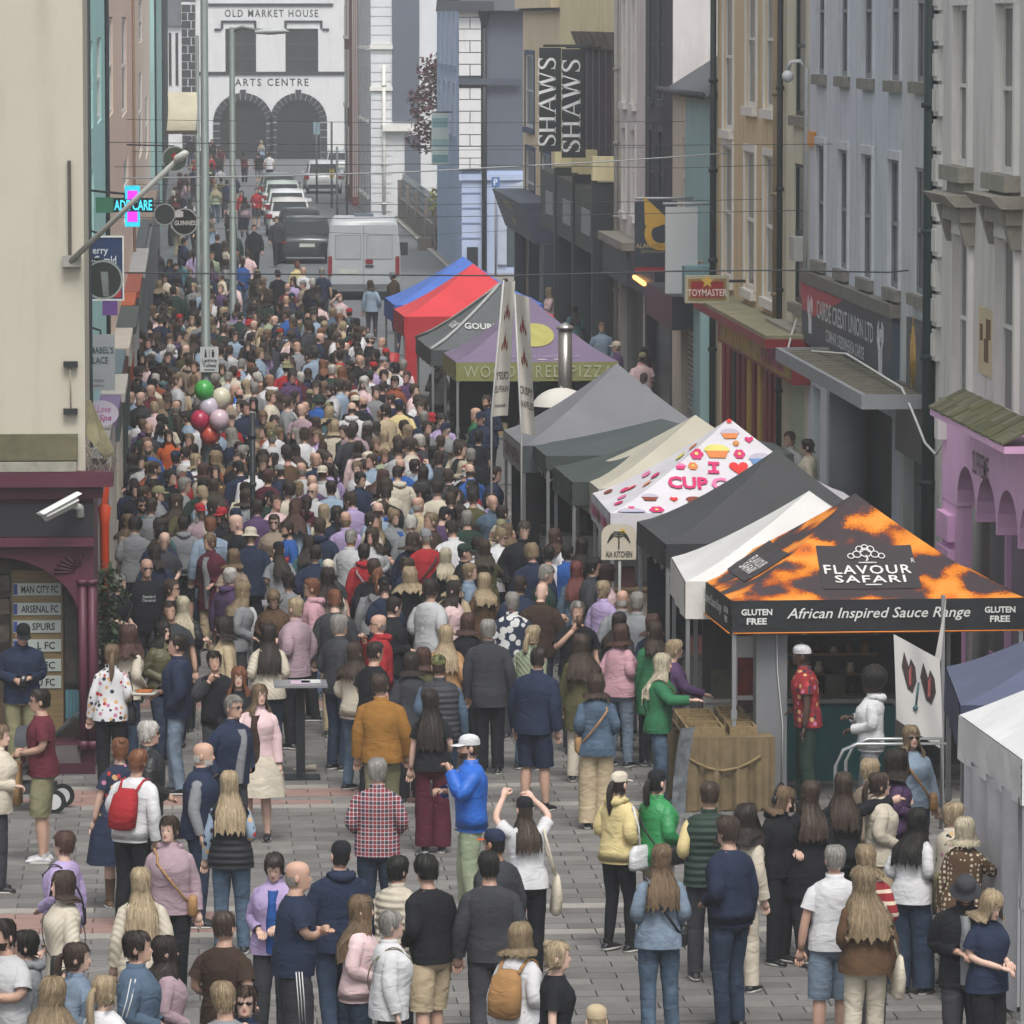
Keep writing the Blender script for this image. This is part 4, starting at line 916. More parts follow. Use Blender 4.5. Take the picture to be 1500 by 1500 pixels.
RBF = Fr((8.,0,0),(0,-1,0)); mb = MB(); wall_holes(mb, RBF, -263, -252.2, 0, 12, [(-262,-260.5,1,3.4),(-262,-260.5,4.6,7),(-262,-260.5,7.8,10),(-258,-256.5,1,3.4),(-258,-256.5,4.6,7),(-258,-256.5,7.8,10)])
mb.add([(8,252.2,0),(8.3,252.2,0),(8.3,252.2,12),(8,252.2,12)], [(0,1,2,3)]); mb.add([(8,263,12),(8,252.2,12),(14,252.2,12),(14,263,12)], [(0,1,2,3)])
mb.build('wall', mat('7d4238', .85, .15, 2, .2, 30), RB)
for a in (-262,-258):
    for b, c in ((1,3.4),(4.6,7),(7.8,10)): window(RB, RBF, (a,a+1.5,b,c), whs, GL, whs, whs)
for k in range(3): B('white_strip', whs, RB, ((8.03+k*.09,252.17,.4),(8.07+k*.09,252.195,11.5)))
gwm = mat('77706c', .9, .2, 1.5, .3, 20)
gw = empty('garden_wall', (9.5,218,0), 0, 'low garden wall with grey railings beside the white house', 'wall')
MB().box((9.45,201,0),(9.75,235,.95)).build('wall_base', gwm, gw)
for Yp in (201.3, 209.5, 218, 226.5, 234.6): B('pier', gwm, gw, ((9.4,Yp-.3,0),(9.8,Yp+.3,1.7)))
rm = mat('8a8f93', .5)
for z in (1.15, 1.45, 1.75): MB().path([(9.6,201.6,z),(9.6,234.3,z)], .04, 5).build('rail', rm, gw)
for i in range(64): MB().path([(9.6,201.9+i*.51,.95),(9.6,201.9+i*.51,2.0)], .025, 4, smooth=False).build('baluster', rm, gw)
sb = B('stone_block', mat('6d6862',.9,.2,2), None, ((8.9,203,0),(9.4,203.9,.45)), label='small stone block on the pavement by the garden wall', cat='block')
# trees and shrubs
def leafy(mb, c, rx, rz, n, size, seed):
    rr_ = random.Random(seed)
    for i in range(n):
        while True:
            p = Vector((rr_.uniform(-1,1), rr_.uniform(-1,1), rr_.uniform(-1,1)))
            if p.length < 1 and (p.length > .35 or rr_.random() < .3): break
        q = Vector((c[0]+p.x*rx, c[1]+p.y*rx, c[2]+p.z*rz)); a = Vector((rr_.gauss(0,1), rr_.gauss(0,1), rr_.gauss(0,.6))).normalized(); b = a.cross(Vector((rr_.gauss(0,1), rr_.gauss(0,1), 1))).normalized()
        s_ = size*rr_.uniform(.6,1.3); mb.add([q-a*s_, q+b*s_*.5, q+a*s_, q-b*s_*.5], [(0,1,2,3)])
tr = empty('copper_tree', (10.6,214,0), 0, 'copper-leaved tree in the garden beside the white house', 'tree')
mb = MB(); mb.path([(10.6,214,0),(10.55,214,2),(10.7,214,4),(10.5,214,6.5),(10.6,214,8.6)], [.16,.13,.1,.07,.03], 7)
rr2 = random.Random(5); tips = []
for i in range(14):
    z = 3+i*.42; a = rr2.uniform(0,6.28); l = rr2.uniform(.8,1.7); e = Vector((10.6+math.cos(a)*l, 214+math.sin(a)*l, z+rr2.uniform(.3,1.1))); mb.path([(10.6,214,z), Vector((10.6,214,z)).lerp(e,.5)+Vector((0,0,.1)), e], [.05,.035,.015], 5); tips.append(e)
mb.build('trunk', mat('4a3d38',.9,.2,4), tr)
mb = MB()
for i, e in enumerate(tips): leafy(mb, e, .7, .6, 190, .12, i)
mb.build('crown', mat('4d2f33',.7,.4,3), tr)
sh = empty('golden_shrub', (10.1,203,0), 0, 'yellow-green shrub growing over the railings', 'shrub'); mb = MB()
for i in range(7): leafy(mb, (9.8+.1*(i%3),202+i*.35,1.3+.25*(i%4)), .5, .6, 130, .09, i+40)
mb.build('foliage', mat('8a8a34',.7,.35,3), sh); MB().path([(9.95,203,0),(9.95,203,1.4)], [.06,.03], 6).build('stem', mat('4a3d30',.9), sh)
# ================================================================ market stalls
ALU = mat('9a9c9e', .35, .06, 4, metal=.6)
def canvas(c, rough=.75, wr=.5): return mat(c, rough, .1, 1.2, wr, 2.6, bdist=.06)
class Tent:
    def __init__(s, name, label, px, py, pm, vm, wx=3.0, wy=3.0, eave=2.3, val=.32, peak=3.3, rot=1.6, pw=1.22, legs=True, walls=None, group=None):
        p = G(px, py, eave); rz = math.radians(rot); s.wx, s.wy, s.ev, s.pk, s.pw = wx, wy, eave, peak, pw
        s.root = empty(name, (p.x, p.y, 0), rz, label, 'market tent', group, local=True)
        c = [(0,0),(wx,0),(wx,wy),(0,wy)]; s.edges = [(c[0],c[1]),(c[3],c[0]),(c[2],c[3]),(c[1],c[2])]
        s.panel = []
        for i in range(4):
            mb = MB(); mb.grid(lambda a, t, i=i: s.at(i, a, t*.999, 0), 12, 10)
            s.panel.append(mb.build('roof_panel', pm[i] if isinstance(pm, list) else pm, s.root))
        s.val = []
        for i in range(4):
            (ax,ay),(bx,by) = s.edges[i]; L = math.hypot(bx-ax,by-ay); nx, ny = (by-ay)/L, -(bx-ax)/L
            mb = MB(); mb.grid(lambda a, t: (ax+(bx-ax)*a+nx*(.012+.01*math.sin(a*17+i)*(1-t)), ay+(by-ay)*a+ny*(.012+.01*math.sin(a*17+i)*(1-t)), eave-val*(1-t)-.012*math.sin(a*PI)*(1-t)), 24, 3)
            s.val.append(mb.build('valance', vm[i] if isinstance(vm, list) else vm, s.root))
        if legs:
            for x, y in c:
                sx, sy = (.03 if x == 0 else -.03), (.03 if y == 0 else -.03)
                mb = MB(); mb.box((x+sx-.022,y+sy-.022,0),(x+sx+.022,y+sy+.022,eave-.02)); mb.box((x+sx-.05,y+sy-.05,0),(x+sx+.05,y+sy+.05,.02)); mb.box((x+sx-.032,y+sy-.032,1.0),(x+sx+.032,y+sy+.032,1.1)); mb.build('leg', ALU, s.root)
            for i in range(4):
                (ax,ay),(bx,by) = s.edges[i]; q = .04
                mb = MB(); n = 4
                for k in range(n):
                    A = Vector((ax+(bx-ax)*k/n, ay+(by-ay)*k/n, 0)); Bq = Vector((ax+(bx-ax)*(k+1)/n, ay+(by-ay)*(k+1)/n, 0)); cx = Vector(((wx/2-(ax+bx)/2), (wy/2-(ay+by)/2), 0)).normalized()*.05
                    mb.path([A+cx+Vector((0,0,eave-.08)), Bq+cx+Vector((0,0,eave-.38))], .012, 4); mb.path([A+cx+Vector((0,0,eave-.38)), Bq+cx+Vector((0,0,eave-.08))], .012, 4)
                mb.build('truss', ALU, s.root)
            mb = MB(); mb.path([(wx/2,wy/2,eave-.3),(wx/2,wy/2,peak-.03)], .02, 6); mb.build('centre_mast', ALU, s.root)
    def at(s, i, a, t, off):
        t = max(0., t); (ax,ay),(bx,by) = s.edges[i]; x, y = ax+(bx-ax)*a, ay+(by-ay)*a
        cx, cy = s.wx/2, s.wy/2; L = math.hypot(bx-ax, by-ay)
        z = s.ev+(s.pk-s.ev)*t**s.pw - .05*math.sin(PI*a)*math.sin(PI*min(1,t))*(1-t)
        nx, ny = (by-ay)/L, -(bx-ax)/L
        return (x+(cx-x)*t+nx*off*.5, y+(cy-y)*t+ny*off*.5, z+off)
    def pt(s, i, x, h, off=.012):              # x metres from the panel's middle, h = 0..1 up the slope
        (ax,ay),(bx,by) = s.edges[i]; L = math.hypot(bx-ax, by-ay)
        return s.at(i, min(1,max(0,.5+x/(L*max(.03,1-h)))), h, off)
    def vt(s, i, x, z, off=.03):
        (ax,ay),(bx,by) = s.edges[i]; L = math.hypot(bx-ax,by-ay); nx, ny = (by-ay)/L, -(bx-ax)/L; a = .5+x/L
        return (ax+(bx-ax)*a+nx*off, ay+(by-ay)*a+ny*off, z)
    def ptext(s, i, txt, m, x, h, wd, ht, **kw): return write(s.panel[i], txt, m, lambda X, Y_: s.pt(i, x+X, h+Y_/1.8, .024), wd, ht, **kw)
    def px(s, px, py):                           # photo pixel -> (x, h) on the front panel
        r = ray(px, py); rt = s.root; a = -rt.rotation_euler[2]; c, q = math.cos(a), math.sin(a)
        def loc(k): w = C0+r*k; x, y = w.x-rt.location.x, w.y-rt.location.y; return x*c-y*q, x*q+y*c, w.z
        lo, hi = 30., 140.
        for _ in range(50):
            m = (lo+hi)/2; x, y, z = loc(m); t = y/(s.wy/2)
            if z > s.ev+(s.pk-s.ev)*max(0,t)**s.pw: lo = m
            else: hi = m
        x, y, z = loc(lo); return x-s.wx/2, max(.01, min(.97, y/(s.wy/2)))
    def badge(s, i, name, m, x0, x1, h0, h1, off=.012, k=0.):
        mb = MB(); mb.grid(lambda a, t: s.pt(i, x0+(x1-x0)*a*(1-k*t)+k*t*(x1-x0)/2, h0+(h1-h0)*t, off), 10, 10); return mb.build(name, m, s.panel[i])
    def shape(s, i, name, m, polys, off=.016):
        mb = MB()
        for P_ in polys: mb.add([s.pt(i, x, h, off) for x, h in P_], [tuple(range(len(P_)))])
        return mb.build(name, m, s.panel[i])
def ell(cx, cy, rx, ry, n=14): return [(cx+rx*math.cos(2*PI*k/n), cy+ry*math.sin(2*PI*k/n)) for k in range(n)]
# orange and black sauce stall, nearest of the row
def leopard(n, L, co, b):
    mp = N(n, 'ShaderNodeMapping'); mp.inputs['Scale'].default_value = (1.0,1.0,1.4); L.new(co, mp.inputs[0])
    st = N(n, 'ShaderNodeTexNoise', Scale=38.0, Detail=3.0); L.new(mp.outputs[0], st.inputs['Vector'])
    mx = N(n, 'ShaderNodeMixRGB', blend_type='ADD'); mx.inputs[0].default_value = .16; L.new(mp.outputs[0], mx.inputs[1]); L.new(st.outputs['Color'], mx.inputs[2])
    nz = N(n, 'ShaderNodeTexNoise', Scale=1.7, Detail=2.0, Roughness=.45); L.new(mx.outputs[0], nz.inputs['Vector'])
    return ramp(n, L, nz.outputs['Fac'], [(.0,'3a3437'),(.47,'3d3437'),(.5,'8a4018'),(.535,'c06f1c'),(.62,'d68a38'),(.72,'c4621c'),(.78,'4a3a38')])
leo = ramp_mat('leopard', leopard); bkc = canvas('1f2124'); bdg = canvas('353033'); wht = mat('c9c9c6', .6, .04)
T = Tent('sauce_stall_tent', 'orange leopard-print sauce stall tent with black valance', 1072, 880, leo, bkc, 3.22, 3.2, rot=2.2, peak=3.32, val=.36); FS = T
b0, b1 = T.px(1206,862), T.px(1348,798); T.badge(0, 'black_badge', bdg, b0[0], T.px(1350,858)[0], b0[1], b1[1], k=.03); T.badge(1, 'black_badge', bdg, -.8, .7, .17, .48)
def pxt(T, txt, m, x0, y0, x1, y1, **kw):
    a, b = T.px(x0,y1), T.px(x1,y1); c = T.px((x0+x1)/2,y0); h0, h1 = (a[1]+b[1])/2, c[1]; return T.ptext(0, txt, m, (a[0]+b[0])/2, (h0+h1)/2, b[0]-a[0], (h1-h0)*1.8, **kw)
pxt(T, 'FLAVOUR', wht, 1208, 827, 1336, 840, bold=.012, spacing=1.15); pxt(T, 'SAFARI', wht, 1224, 842, 1328, 853, bold=.012, spacing=1.15); pxt(T, 'R', wht, 1335, 818, 1340, 824)
tree = MB()
def arc(cx, ch, r, a0=0, a1=2*PI, n=14): return [(cx+r*math.cos(a0+(a1-a0)*k/n), ch+r*.62*math.sin(a0+(a1-a0)*k/n)) for k in range(n+1)]
e_ = T.px(1268,812); eh = e_[1]-.42; ex = e_[0]+.02
for cx, ch, r in [(a+ex,b+eh,c) for a,b,c in ((0,.435,.06),(-.1,.42,.045),(.1,.42,.045),(-.17,.405,.035),(.17,.405,.035),(-.06,.465,.04),(.06,.465,.04),(0,.48,.035))]:
    tree.path([T.pt(0,x-.02,h,.026) for x, h in arc(cx,ch,r)], .008, 4, cap=False)
tree.path([T.pt(0,-.02+x+ex,h+eh,.026) for x,h in ((0,.41),(.01,.38),(-.01,.36))], .014, 4); tree.path([T.pt(0,x+ex,.345+eh,.026) for x in (-.12,.08)], .01, 4); tree.path([T.pt(0,x+ex,T.px(1278,857)[1],.026) for x in (-.1,.08)], .01, 4)
tree.build('tree_emblem', wht, T.panel[0])
T.ptext(1, 'FLAVOUR', wht, 0, .33, .9, .12, bold=.012); T.ptext(1, 'SAFARI', wht, 0, .26, .8, .12, bold=.012)
def vtext(T, i, t, m, x, z, wd, ht, **kw): return write(T.val[i], t, m, lambda X, Y_: T.vt(i, x+X, z+Y_), wd, ht, **kw)
vtext(T, 0, 'African Inspired Sauce Range', wht, -.0, 2.14, 2.02, .15, shear=.28, bold=.008); vtext(T, 1, 'African Inspired Sauce Range', wht, 0, 2.14, 2.0, .15, shear=.28)
for x in (-1.34, 1.34):
    vtext(T, 0, 'GLUTEN', wht, x, 2.175, .34, .07, bold=.03); vtext(T, 0, 'FREE', wht, x, 2.075, .22, .07, bold=.03)
    vtext(T, 1, 'GLUTEN', wht, x, 2.175, .34, .07, bold=.03); vtext(T, 1, 'FREE', wht, x, 2.075, .22, .07, bold=.03)
for i in (0, 1):
    mb = MB(); mb.path([T.vt(i,-1.6,1.945,.03), T.vt(i,1.6,1.945,.03)], .008, 4); mb.build('orange_hem', mat('d07a2a',.7), T.val[i])
TW = Tent('white_food_tent', 'plain white gazebo directly behind the sauce stall', 1004, 852, canvas('c3c2c0'), canvas('c6c3bd'), 3.0, 2.8, peak=3.2, val=.42, rot=-2)
TB = Tent('black_craft_tent', 'charcoal black gazebo between white tent and cupcake tent', 975, 797, canvas('3d3e40'), canvas('2c2d30'), 3.1, 3.0, peak=3.32, val=.28, pw=1.3)
W_ = canvas('c4c1c6')
T = TK = Tent('cupcake_stall_tent', 'white tent printed with cupcakes, hearts and pink lettering', 894, 752, W_, W_, 3.35, 3.0, peak=3.4, val=.34, rot=0)
pk = [mat(c, .66, .08, 4) for c in ('c02c64','d0709c','c8302e','c87840','c9c06a','7a3a28','5d7fae')]
T.shape(0, 'letter_i', pk[0], [[T.px(x,y) for x,y in P_] for P_ in (((1037,693),(1054,693),(1053,689),(1037,689)),((1043,689),(1049,689),(1049,681),(1043,681)),((1037,681),(1054,681),(1053,677),(1037,677)))], .024); pxt(T, 'CUP', pk[0], 979, 699, 1038, 716, bold=.04); pxt(T, 'CAKES', pk[1], 1043, 699, 1140, 716, bold=.04)
def heart(x, h, r): return [(x+r*.9*math.sin(t)**3, h+r*.5*(13*math.cos(t)-5*math.cos(2*t)-2*math.cos(3*t)-math.cos(4*t))/16) for t in [2*PI*k/20 for k in range(20)]]
for x, y, r, c in ((1082,684,.14,2),(1097,645,.065,0),(987,731,.06,2),(925,745,.05,0),(1140,690,.07,2),(1060,735,.06,0)): T.shape(0, 'printed_heart', pk[c], [heart(*T.px(x,y), r)])
def cupcake(x, y, w, c0, m1):
    x, h = T.px(x, y); k = w*.42
    T.shape(0, 'printed_cupcake', pk[c0], [[(x-w*.7,h-k),(x+w*.7,h-k),(x+w,h),(x-w,h)]]); T.shape(0, 'printed_icing', m1, [[(x+w*1.15*math.cos(PI*k_/9), h+.4*w*math.sin(PI*k_/9)) for k_ in range(10)]])
pale = mat('aaa4b4',.6)
for x, y, w, c, m in ((1069,636,.11,3,pale),(1050,661,.15,3,pk[4]),(1113,672,.13,6,pale),(952,729,.1,5,pale),(1016,731,.09,5,pk[5]),(996,684,.07,0,pk[1]),(930,757,.16,6,pale),(1150,715,.12,3,pk[4])): cupcake(x, y, w, c, m)
def flower(x, y, r, c): x, h = T.px(x, y); T.shape(0, 'printed_flower', pk[c], [ell(x+r*.62*math.cos(k*PI/3), h+r*.36*math.sin(k*PI/3), r*.5, r*.28, 8) for k in range(6)]); T.shape(0, 'flower_centre', pk[4], [ell(x,h,r*.3,r*.18,8)], .021)
for x, y, r, c in ((1020,666,.085,0),(1083,665,.07,0),(1015,683,.06,3),(1078,650,.04,3),(962,748,.09,0),(1100,735,.08,0)): flower(x, y, r, c)
T.shape(0, 'printed_cherry', pk[2], [ell(*T.px(1068,618),.035,.02)])
for k, (x, h, r, c) in enumerate(((-.9,.1,.2,5),(-.3,.2,.22,0),(.3,.15,.2,1),(.8,.1,.2,0),(-.5,.38,.2,1),(.1,.42,.2,0),(.4,.34,.14,3),(0,.62,.16,4),(-.15,.25,.12,2),(.0,.72,.1,3))):
    T.shape(1, 'printed_sweet', pk[c], [ell(x,h,r*.75,.035)])
for x, c in ((-1.2,1),(-.7,0),(-.1,5),(.5,1),(1.0,0)): T2 = MB(); T2.add([T.vt(1,x+a,2.12+b,.03) for a, b in ell(0,0,.17,.09)], [tuple(range(14))]); T2.build('printed_sweet', pk[c], T.val[1])
TCm = Tent('cream_food_tent', 'cream gazebo behind the cupcake tent', 876, 716, canvas('aca798'), canvas('a39f92'), 3.0, 3.0, peak=3.18, val=.42)
Tent('green_black_low_tent', 'low dark green gazebo peeping over the cream tent', 838, 706, canvas('3c4441'), canvas('363d3b'), 3.0, 2.6, peak=2.86)
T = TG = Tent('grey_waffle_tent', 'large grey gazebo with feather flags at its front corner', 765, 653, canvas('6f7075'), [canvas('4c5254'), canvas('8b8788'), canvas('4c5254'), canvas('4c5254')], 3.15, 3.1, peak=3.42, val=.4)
vtext(T, 1, 'CRISPY WAFFLES', mat('5a3838',.6), 0, 2.1, 2.4, .2, bold=.03)
Tent('green_side_tent', 'dark green lower gazebo wing joined to the grey tent', 800, 668, canvas('434b4a'), canvas('3c4443'), 3.6, 2.2, peak=2.75, val=.2)
T = TP = Tent('pizza_stall_tent', 'purple wood-fired pizza tent with olive green valance', 668, 531, canvas('6d6078'), canvas('7d8050'), 3.0, 3.0, peak=3.42, val=.34)
vtext(T, 0, 'WOOD FIRED PIZZA', mat('a5a88a',.6), .02, 2.13, 2.75, .22, spacing=1.2); T.ptext(0, 'WWW.VOLCANOPIZZA.IE', mat('8f84a0',.6), .1, .12, 1.4, .1)
T.shape(0, 'pizza_motif', mat('a09c58',.7,.15,6), [ell(.02,.48,.36,.17,24)])
for x in (-.2,.1,.4): T.shape(0, 'small_logo', mat('a89aa8',.6), [ell(x,.06,.1,.018)])
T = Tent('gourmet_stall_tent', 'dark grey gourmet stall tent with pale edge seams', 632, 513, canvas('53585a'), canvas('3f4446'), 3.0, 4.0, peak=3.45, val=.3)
T.ptext(0, 'GOURMET', mat('bfc0be',.6), -.35, .42, .9, .16, bold=.02); T.ptext(1, 'GOURMET', mat('bfc0be',.6), 0, .4, 1.2, .16, bold=.02)
mb = MB(); mb.path([T.at(1,1,t,.02) for t in (0,.2,.4,.6,.8,1)], .035, 5); mb.path([T.at(1,0,t,.02) for t in (0,.2,.4,.6,.8,1)], .035, 5); mb.build('pale_seam', mat('9b9d9c',.7), T.root)
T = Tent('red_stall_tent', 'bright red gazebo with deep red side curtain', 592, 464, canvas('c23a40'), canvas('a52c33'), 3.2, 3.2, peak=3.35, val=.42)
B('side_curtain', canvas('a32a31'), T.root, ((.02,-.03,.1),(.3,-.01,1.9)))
MB().path([(-.25,-.2,1.55),(-.3,-.2,1.2),(-.3,-.2,.95)], [.14,.17,.13], 10).build('red_buoy', mat('9d2a2c',.5), T.root)
Tent('blue_stall_tent', 'blue gazebo behind the red one, farthest of the row', 578, 447, canvas('4669b4'), canvas('3d5ea6'), 3.3, 3.3, peak=3.3, val=.4)
# tents at the right edge, near the camera
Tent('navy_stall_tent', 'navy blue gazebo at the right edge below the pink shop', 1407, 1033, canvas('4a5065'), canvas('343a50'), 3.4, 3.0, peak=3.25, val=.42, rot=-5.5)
T = Tent('white_corner_tent', 'white gazebo with hanging side sheet at lower right edge', 1497, 1112, canvas('c4c4c4'), canvas('c6c6c6'), 3.0, 3.0, peak=3.2, val=.4, rot=2, pw=1.05)
mb = MB(); mb.grid(lambda a, t: (-.02+.03*math.sin(a*22), .05+2.6*a, .06+1.9*t), 40, 4); mb.build('side_sheet', canvas('a9a9ad'), T.root)
mb = MB(); mb.grid(lambda a, t: (.02+2.9*a, .5+.04*math.sin(a*25), .06+1.9*t), 40, 4); mb.build('back_sheet', canvas('a2a2a6'), T.root)
tb = empty('flower_table', (*T.root.location.xy, 0), 0, 'table of bagged flowers under the white corner tent', 'table'); px_, py_ = T.root.location.x, T.root.location.y
B('table_top', mat('8a8a8a',.6), tb, ((px_+.45,py_-.1,.72),(px_+2.4,py_+.45,.76)))
for a, b in ((.5,0),(2.3,0),(.5,.4),(2.3,.4)): B('leg', ALU, tb, ((px_+a,py_+b-.02,0),(px_+a+.03,py_+b+.01,.72)))
B('cloth', mat('9a7080',.8,.5,9), tb, ((px_+.43,py_-.12,.1),(px_+2.42,py_-.105,.77)))
for k in range(7):
    o = MB(); o.path([(px_+.6+k*.24,py_+.1+.08*(k%2),.77),(px_+.6+k*.24,py_+.1+.08*(k%2),.95)], [.04,.09], 8); r_ = random.Random(k)
    for j in range(14): o.ball((px_+.6+k*.24+r_.gauss(0,.05),py_+.1+.08*(k%2)+r_.gauss(0,.05),.98+r_.uniform(0,.12)), .03, 6, 4, 1)
    o.build('flower_bunch', [mat('a9a8a0',.5), mat(('a06a86','8d78a8','b59a90')[k%3],.7,.3,9)], None, f'{("pink","lilac","cream","rose","mauve","ivory","blush")[k]} flower bunch wrapped in paper on the corner table', 'flowers', 'flower bunches on the corner table')
# feather flags with flame print at the grey tent's corner
def flag(name, label, top, bot, w0, w1, Y, lines, mirror, bend):
    A, Bq = atY(*top, Y), atY(*bot, Y); s_ = Y/FPX; root = empty(name, (Bq.x, Y, 0), 0, label, 'flag')
    def S(a, t):
        c = Bq.lerp(A, t); wd = (w1+(w0-w1)*t)*s_; return (c.x+(a-.5)*wd, Y+.12*math.sin(a*3+t*2), c.z+bend*s_*(a-.5))
    mb = MB(); mb.grid(S, 6, 16); mb.build('cloth', mat('b5b0a8',.75,.08,2,.2,5), root)
    def at(x, y): a, t = (.5+(-x if mirror else x)), y; p = S(a, t); return (p[0], p[1]-.006-.0, p[2])
    for k, (t, y, wd, h) in enumerate(lines): write(root, t, mat('3f3634',.6), lambda X, Y_, y=y: at(X, y+Y_), wd, h, bold=.02)
    for k, y in enumerate((.78,.55)):
        mb = MB()
        for dx, dh, sz in ((0,0,1),(-.16,-.03,.7),(.15,-.04,.6)): mb.add([at(dx+x*sz*.55, y+dh+h*sz*.55) for x, h in ((0,-.1),(.2,-.02),(.1,.03),(.16,.1),(.02,.05),(-.02,.15),(-.12,.04),(-.2,-.01))], [tuple(range(8))])
        mb.build('flame_print', mat('7a3a28',.7,.3,9), root)
    MB().path([(Bq.x+w1*s_*.5*(-1 if mirror else -1), Y+.03, 0), (Bq.x-w1*s_*.5, Y+.03, Bq.z), (A.x-w0*s_*.5, Y+.03, A.z+.02)], .015, 6).build('pole', mat('b0b0ae',.4), root)
flag('feather_flag', 'white feather flag with flames, its lettering seen from behind', (746,412), (732,610), 16, 24, 80., [('CRISPY',.30,.8,.06),('WAFFLES',.2,.9,.05),('dessert',.08,.7,.03)], True, 2)
flag('feather_flag', 'white feather flag with flames, lettering facing the camera', (764,432), (774,637), 20, 20, 79.6, [('CRISPY',.31,.9,.06),('WAFFLES',.21,.95,.05)], False, -6)
# flue, parasol
p = G(828, 640, 0); fl = empty('steel_oven_flue', (7.0,97.5,0), 0, 'stainless steel oven flue with conical cap in front of pizza tent', 'flue')
c = atY(828, 500, 97.5); s_ = 97.5/FPX
MB().path([(c.x,97.5,1.2),(c.x,97.5,atY(828,482,97.5).z)], .125, 14).build('pipe', mat('8d8a86',.3,.2,2,metal=.7), fl)
z_ = atY(828,482,97.5).z; MB().path([(c.x,97.5,z_),(c.x,97.5,z_+.04),(c.x,97.5,z_+.12)], [.16,.16,.01], 14).build('cap', mat('aaa7a2',.3,.1,2,metal=.7), fl); B('oven', mat('6b6a68',.5,.1,3), fl, ((c.x-.5,97.1,0),(c.x+.5,98,1.2)))
ps = empty('white_parasol', (*atY(822,600,90).xy,0), 0, 'white dome parasol beside the grey tent', 'parasol'); c = atY(822, 568, 90)
mb = MB(); mb.grid(lambda a, t: (c.x+.5*math.cos(a*2*PI)*math.sin(t*1.35), c.y+.5*math.sin(a*2*PI)*math.sin(t*1.35), c.z-.38*(1-math.cos(t*1.35))), 16, 6); mb.build('canopy', canvas('c2bfb8'), ps)
MB().path([(c.x,c.y,0),(c.x,c.y,c.z+.03)], .018, 6).build('pole', ALU, ps)
# ================================================================ stall furniture
hess = mat('6f6148', .9, .25, 5, .4, 60); wick = mat('7d6c4c', .8, .3, 30, .5, 90)
q = G(1003, 1190); q2 = G(1114, 1190)
st = empty('hessian_table', (q.x,q.y,0), 0, 'stall table draped in brown hessian cloth', 'table')
mb = MB(); mb.box((q.x,q.y,.78),(q2.x+.15,q.y+2.1,.82)); mb.build('table_top', hess, st)
mb = MB(); mb.grid(lambda a, t: (q.x-.01+(q2.x+.17-q.x)*a, q.y-.04-(.05*math.sin(a*23)+.02*math.sin(a*57))*(1-t*.7), .02+.8*t), 60, 4); mb.build('front_cloth', hess, st)
mb = MB(); mb.grid(lambda a, t: (q.x-.04-.05*math.sin(a*30)*(1-t*.7), q.y+2.1*a, .02+.8*t), 60, 4); mb.build('side_cloth', hess, st)
mb = MB(); mb.path([(q.x+(q2.x-q.x)*a, q.y-.06, .62-.16*math.sin(a*PI)) for a in (0,.15,.3,.5,.7,.85,1)], .018, 6); mb.build('rope_swag', wick, st)
for k, (a, b, wd, dp) in enumerate(((.02,.05,.42,.5),(.02,.62,.42,.5),(.02,1.2,.42,.5),(.5,.1,.3,.45),(.5,.75,.3,.5),(.5,1.4,.3,.5))):
    o = MB(); x0, y0, z0 = q.x+a, q.y+b, .822; t = .03
    o.box((x0,y0,z0),(x0+wd,y0+dp,z0+.02))
    for u0, v0, u1, v1 in ((0,0,wd,t),(0,dp-t,wd,dp),(0,t,t,dp-t),(wd-t,t,wd,dp-t)): o.box((x0+u0,y0+v0,z0+.02),(x0+u1,y0+v1,z0+.1))
    for j in range(1,3): o.box((x0+t,y0+dp*j/3-.01,z0+.02),(x0+wd-t,y0+dp*j/3+.01,z0+.08))
    rr_ = random.Random(k)
    for j in range(16): o.ball((x0+rr_.uniform(.06,wd-.06), y0+rr_.uniform(.06,dp-.06), z0+.05), rr_.uniform(.02,.035), 6, 4, 1)
    o.build('wicker_tray', [wick, mat('7a5a3a',.7,.4,20)], None, f'wicker tray of {("rings","bangles","brooches","beads","earrings","pendants")[k]}, {("nearest the aisle","second along the aisle","third along the aisle","front inner","middle inner","back inner")[k]} on the hessian table', 'tray', 'wicker trays on the hessian table')
mb = MB(); mb.box((q.x+1.0,q.y+2.3,0),(q.x+2.6,q.y+3.4,.85)); tt = mb.build('teal_cloth_table', mat('2f6668',.8,.2,4), None, 'teal cloth table of carved wooden goods behind the wicker trays', 'table')
rr_ = random.Random(3)
for k in range(5):
    B('shelf', mat('7c6142',.8,.2,6), tt, ((q.x+1.0,q.y+2.9+.1*k,.9+k*.22),(q.x+2.5,q.y+3.15+.1*k,.93+k*.22)))
GN = ['dark','pale','brown','amber','black','cream','chestnut','tan','red-brown','grey','honey','walnut']
PN = ['lowest shelf','second shelf','third shelf','fourth shelf','top shelf']
for k in range(5):
    for j in range(8):
        o = MB(); x, y, z = q.x+1.1+j*.18, q.y+2.98+.1*k, .93+k*.22; h = rr_.uniform(.06,.14)
        o.path([(x,y,z),(x,y,z+h*.4),(x,y,z+h*.7),(x,y,z+h)], [.04,.055,.03,.04], 7)
        o.build('carved_ornament', mat(('4a3424','b8a888','6d4a30','9a6a34','2c2622','bcb09a')[(j+k)%6],.5,.3,12), None, f'small carved ornament on the {PN[k]} of the craft stall, {("first","second","third","fourth","fifth","sixth","seventh","eighth")[j]} from the aisle', 'ornament', 'carved ornaments on the craft stall')
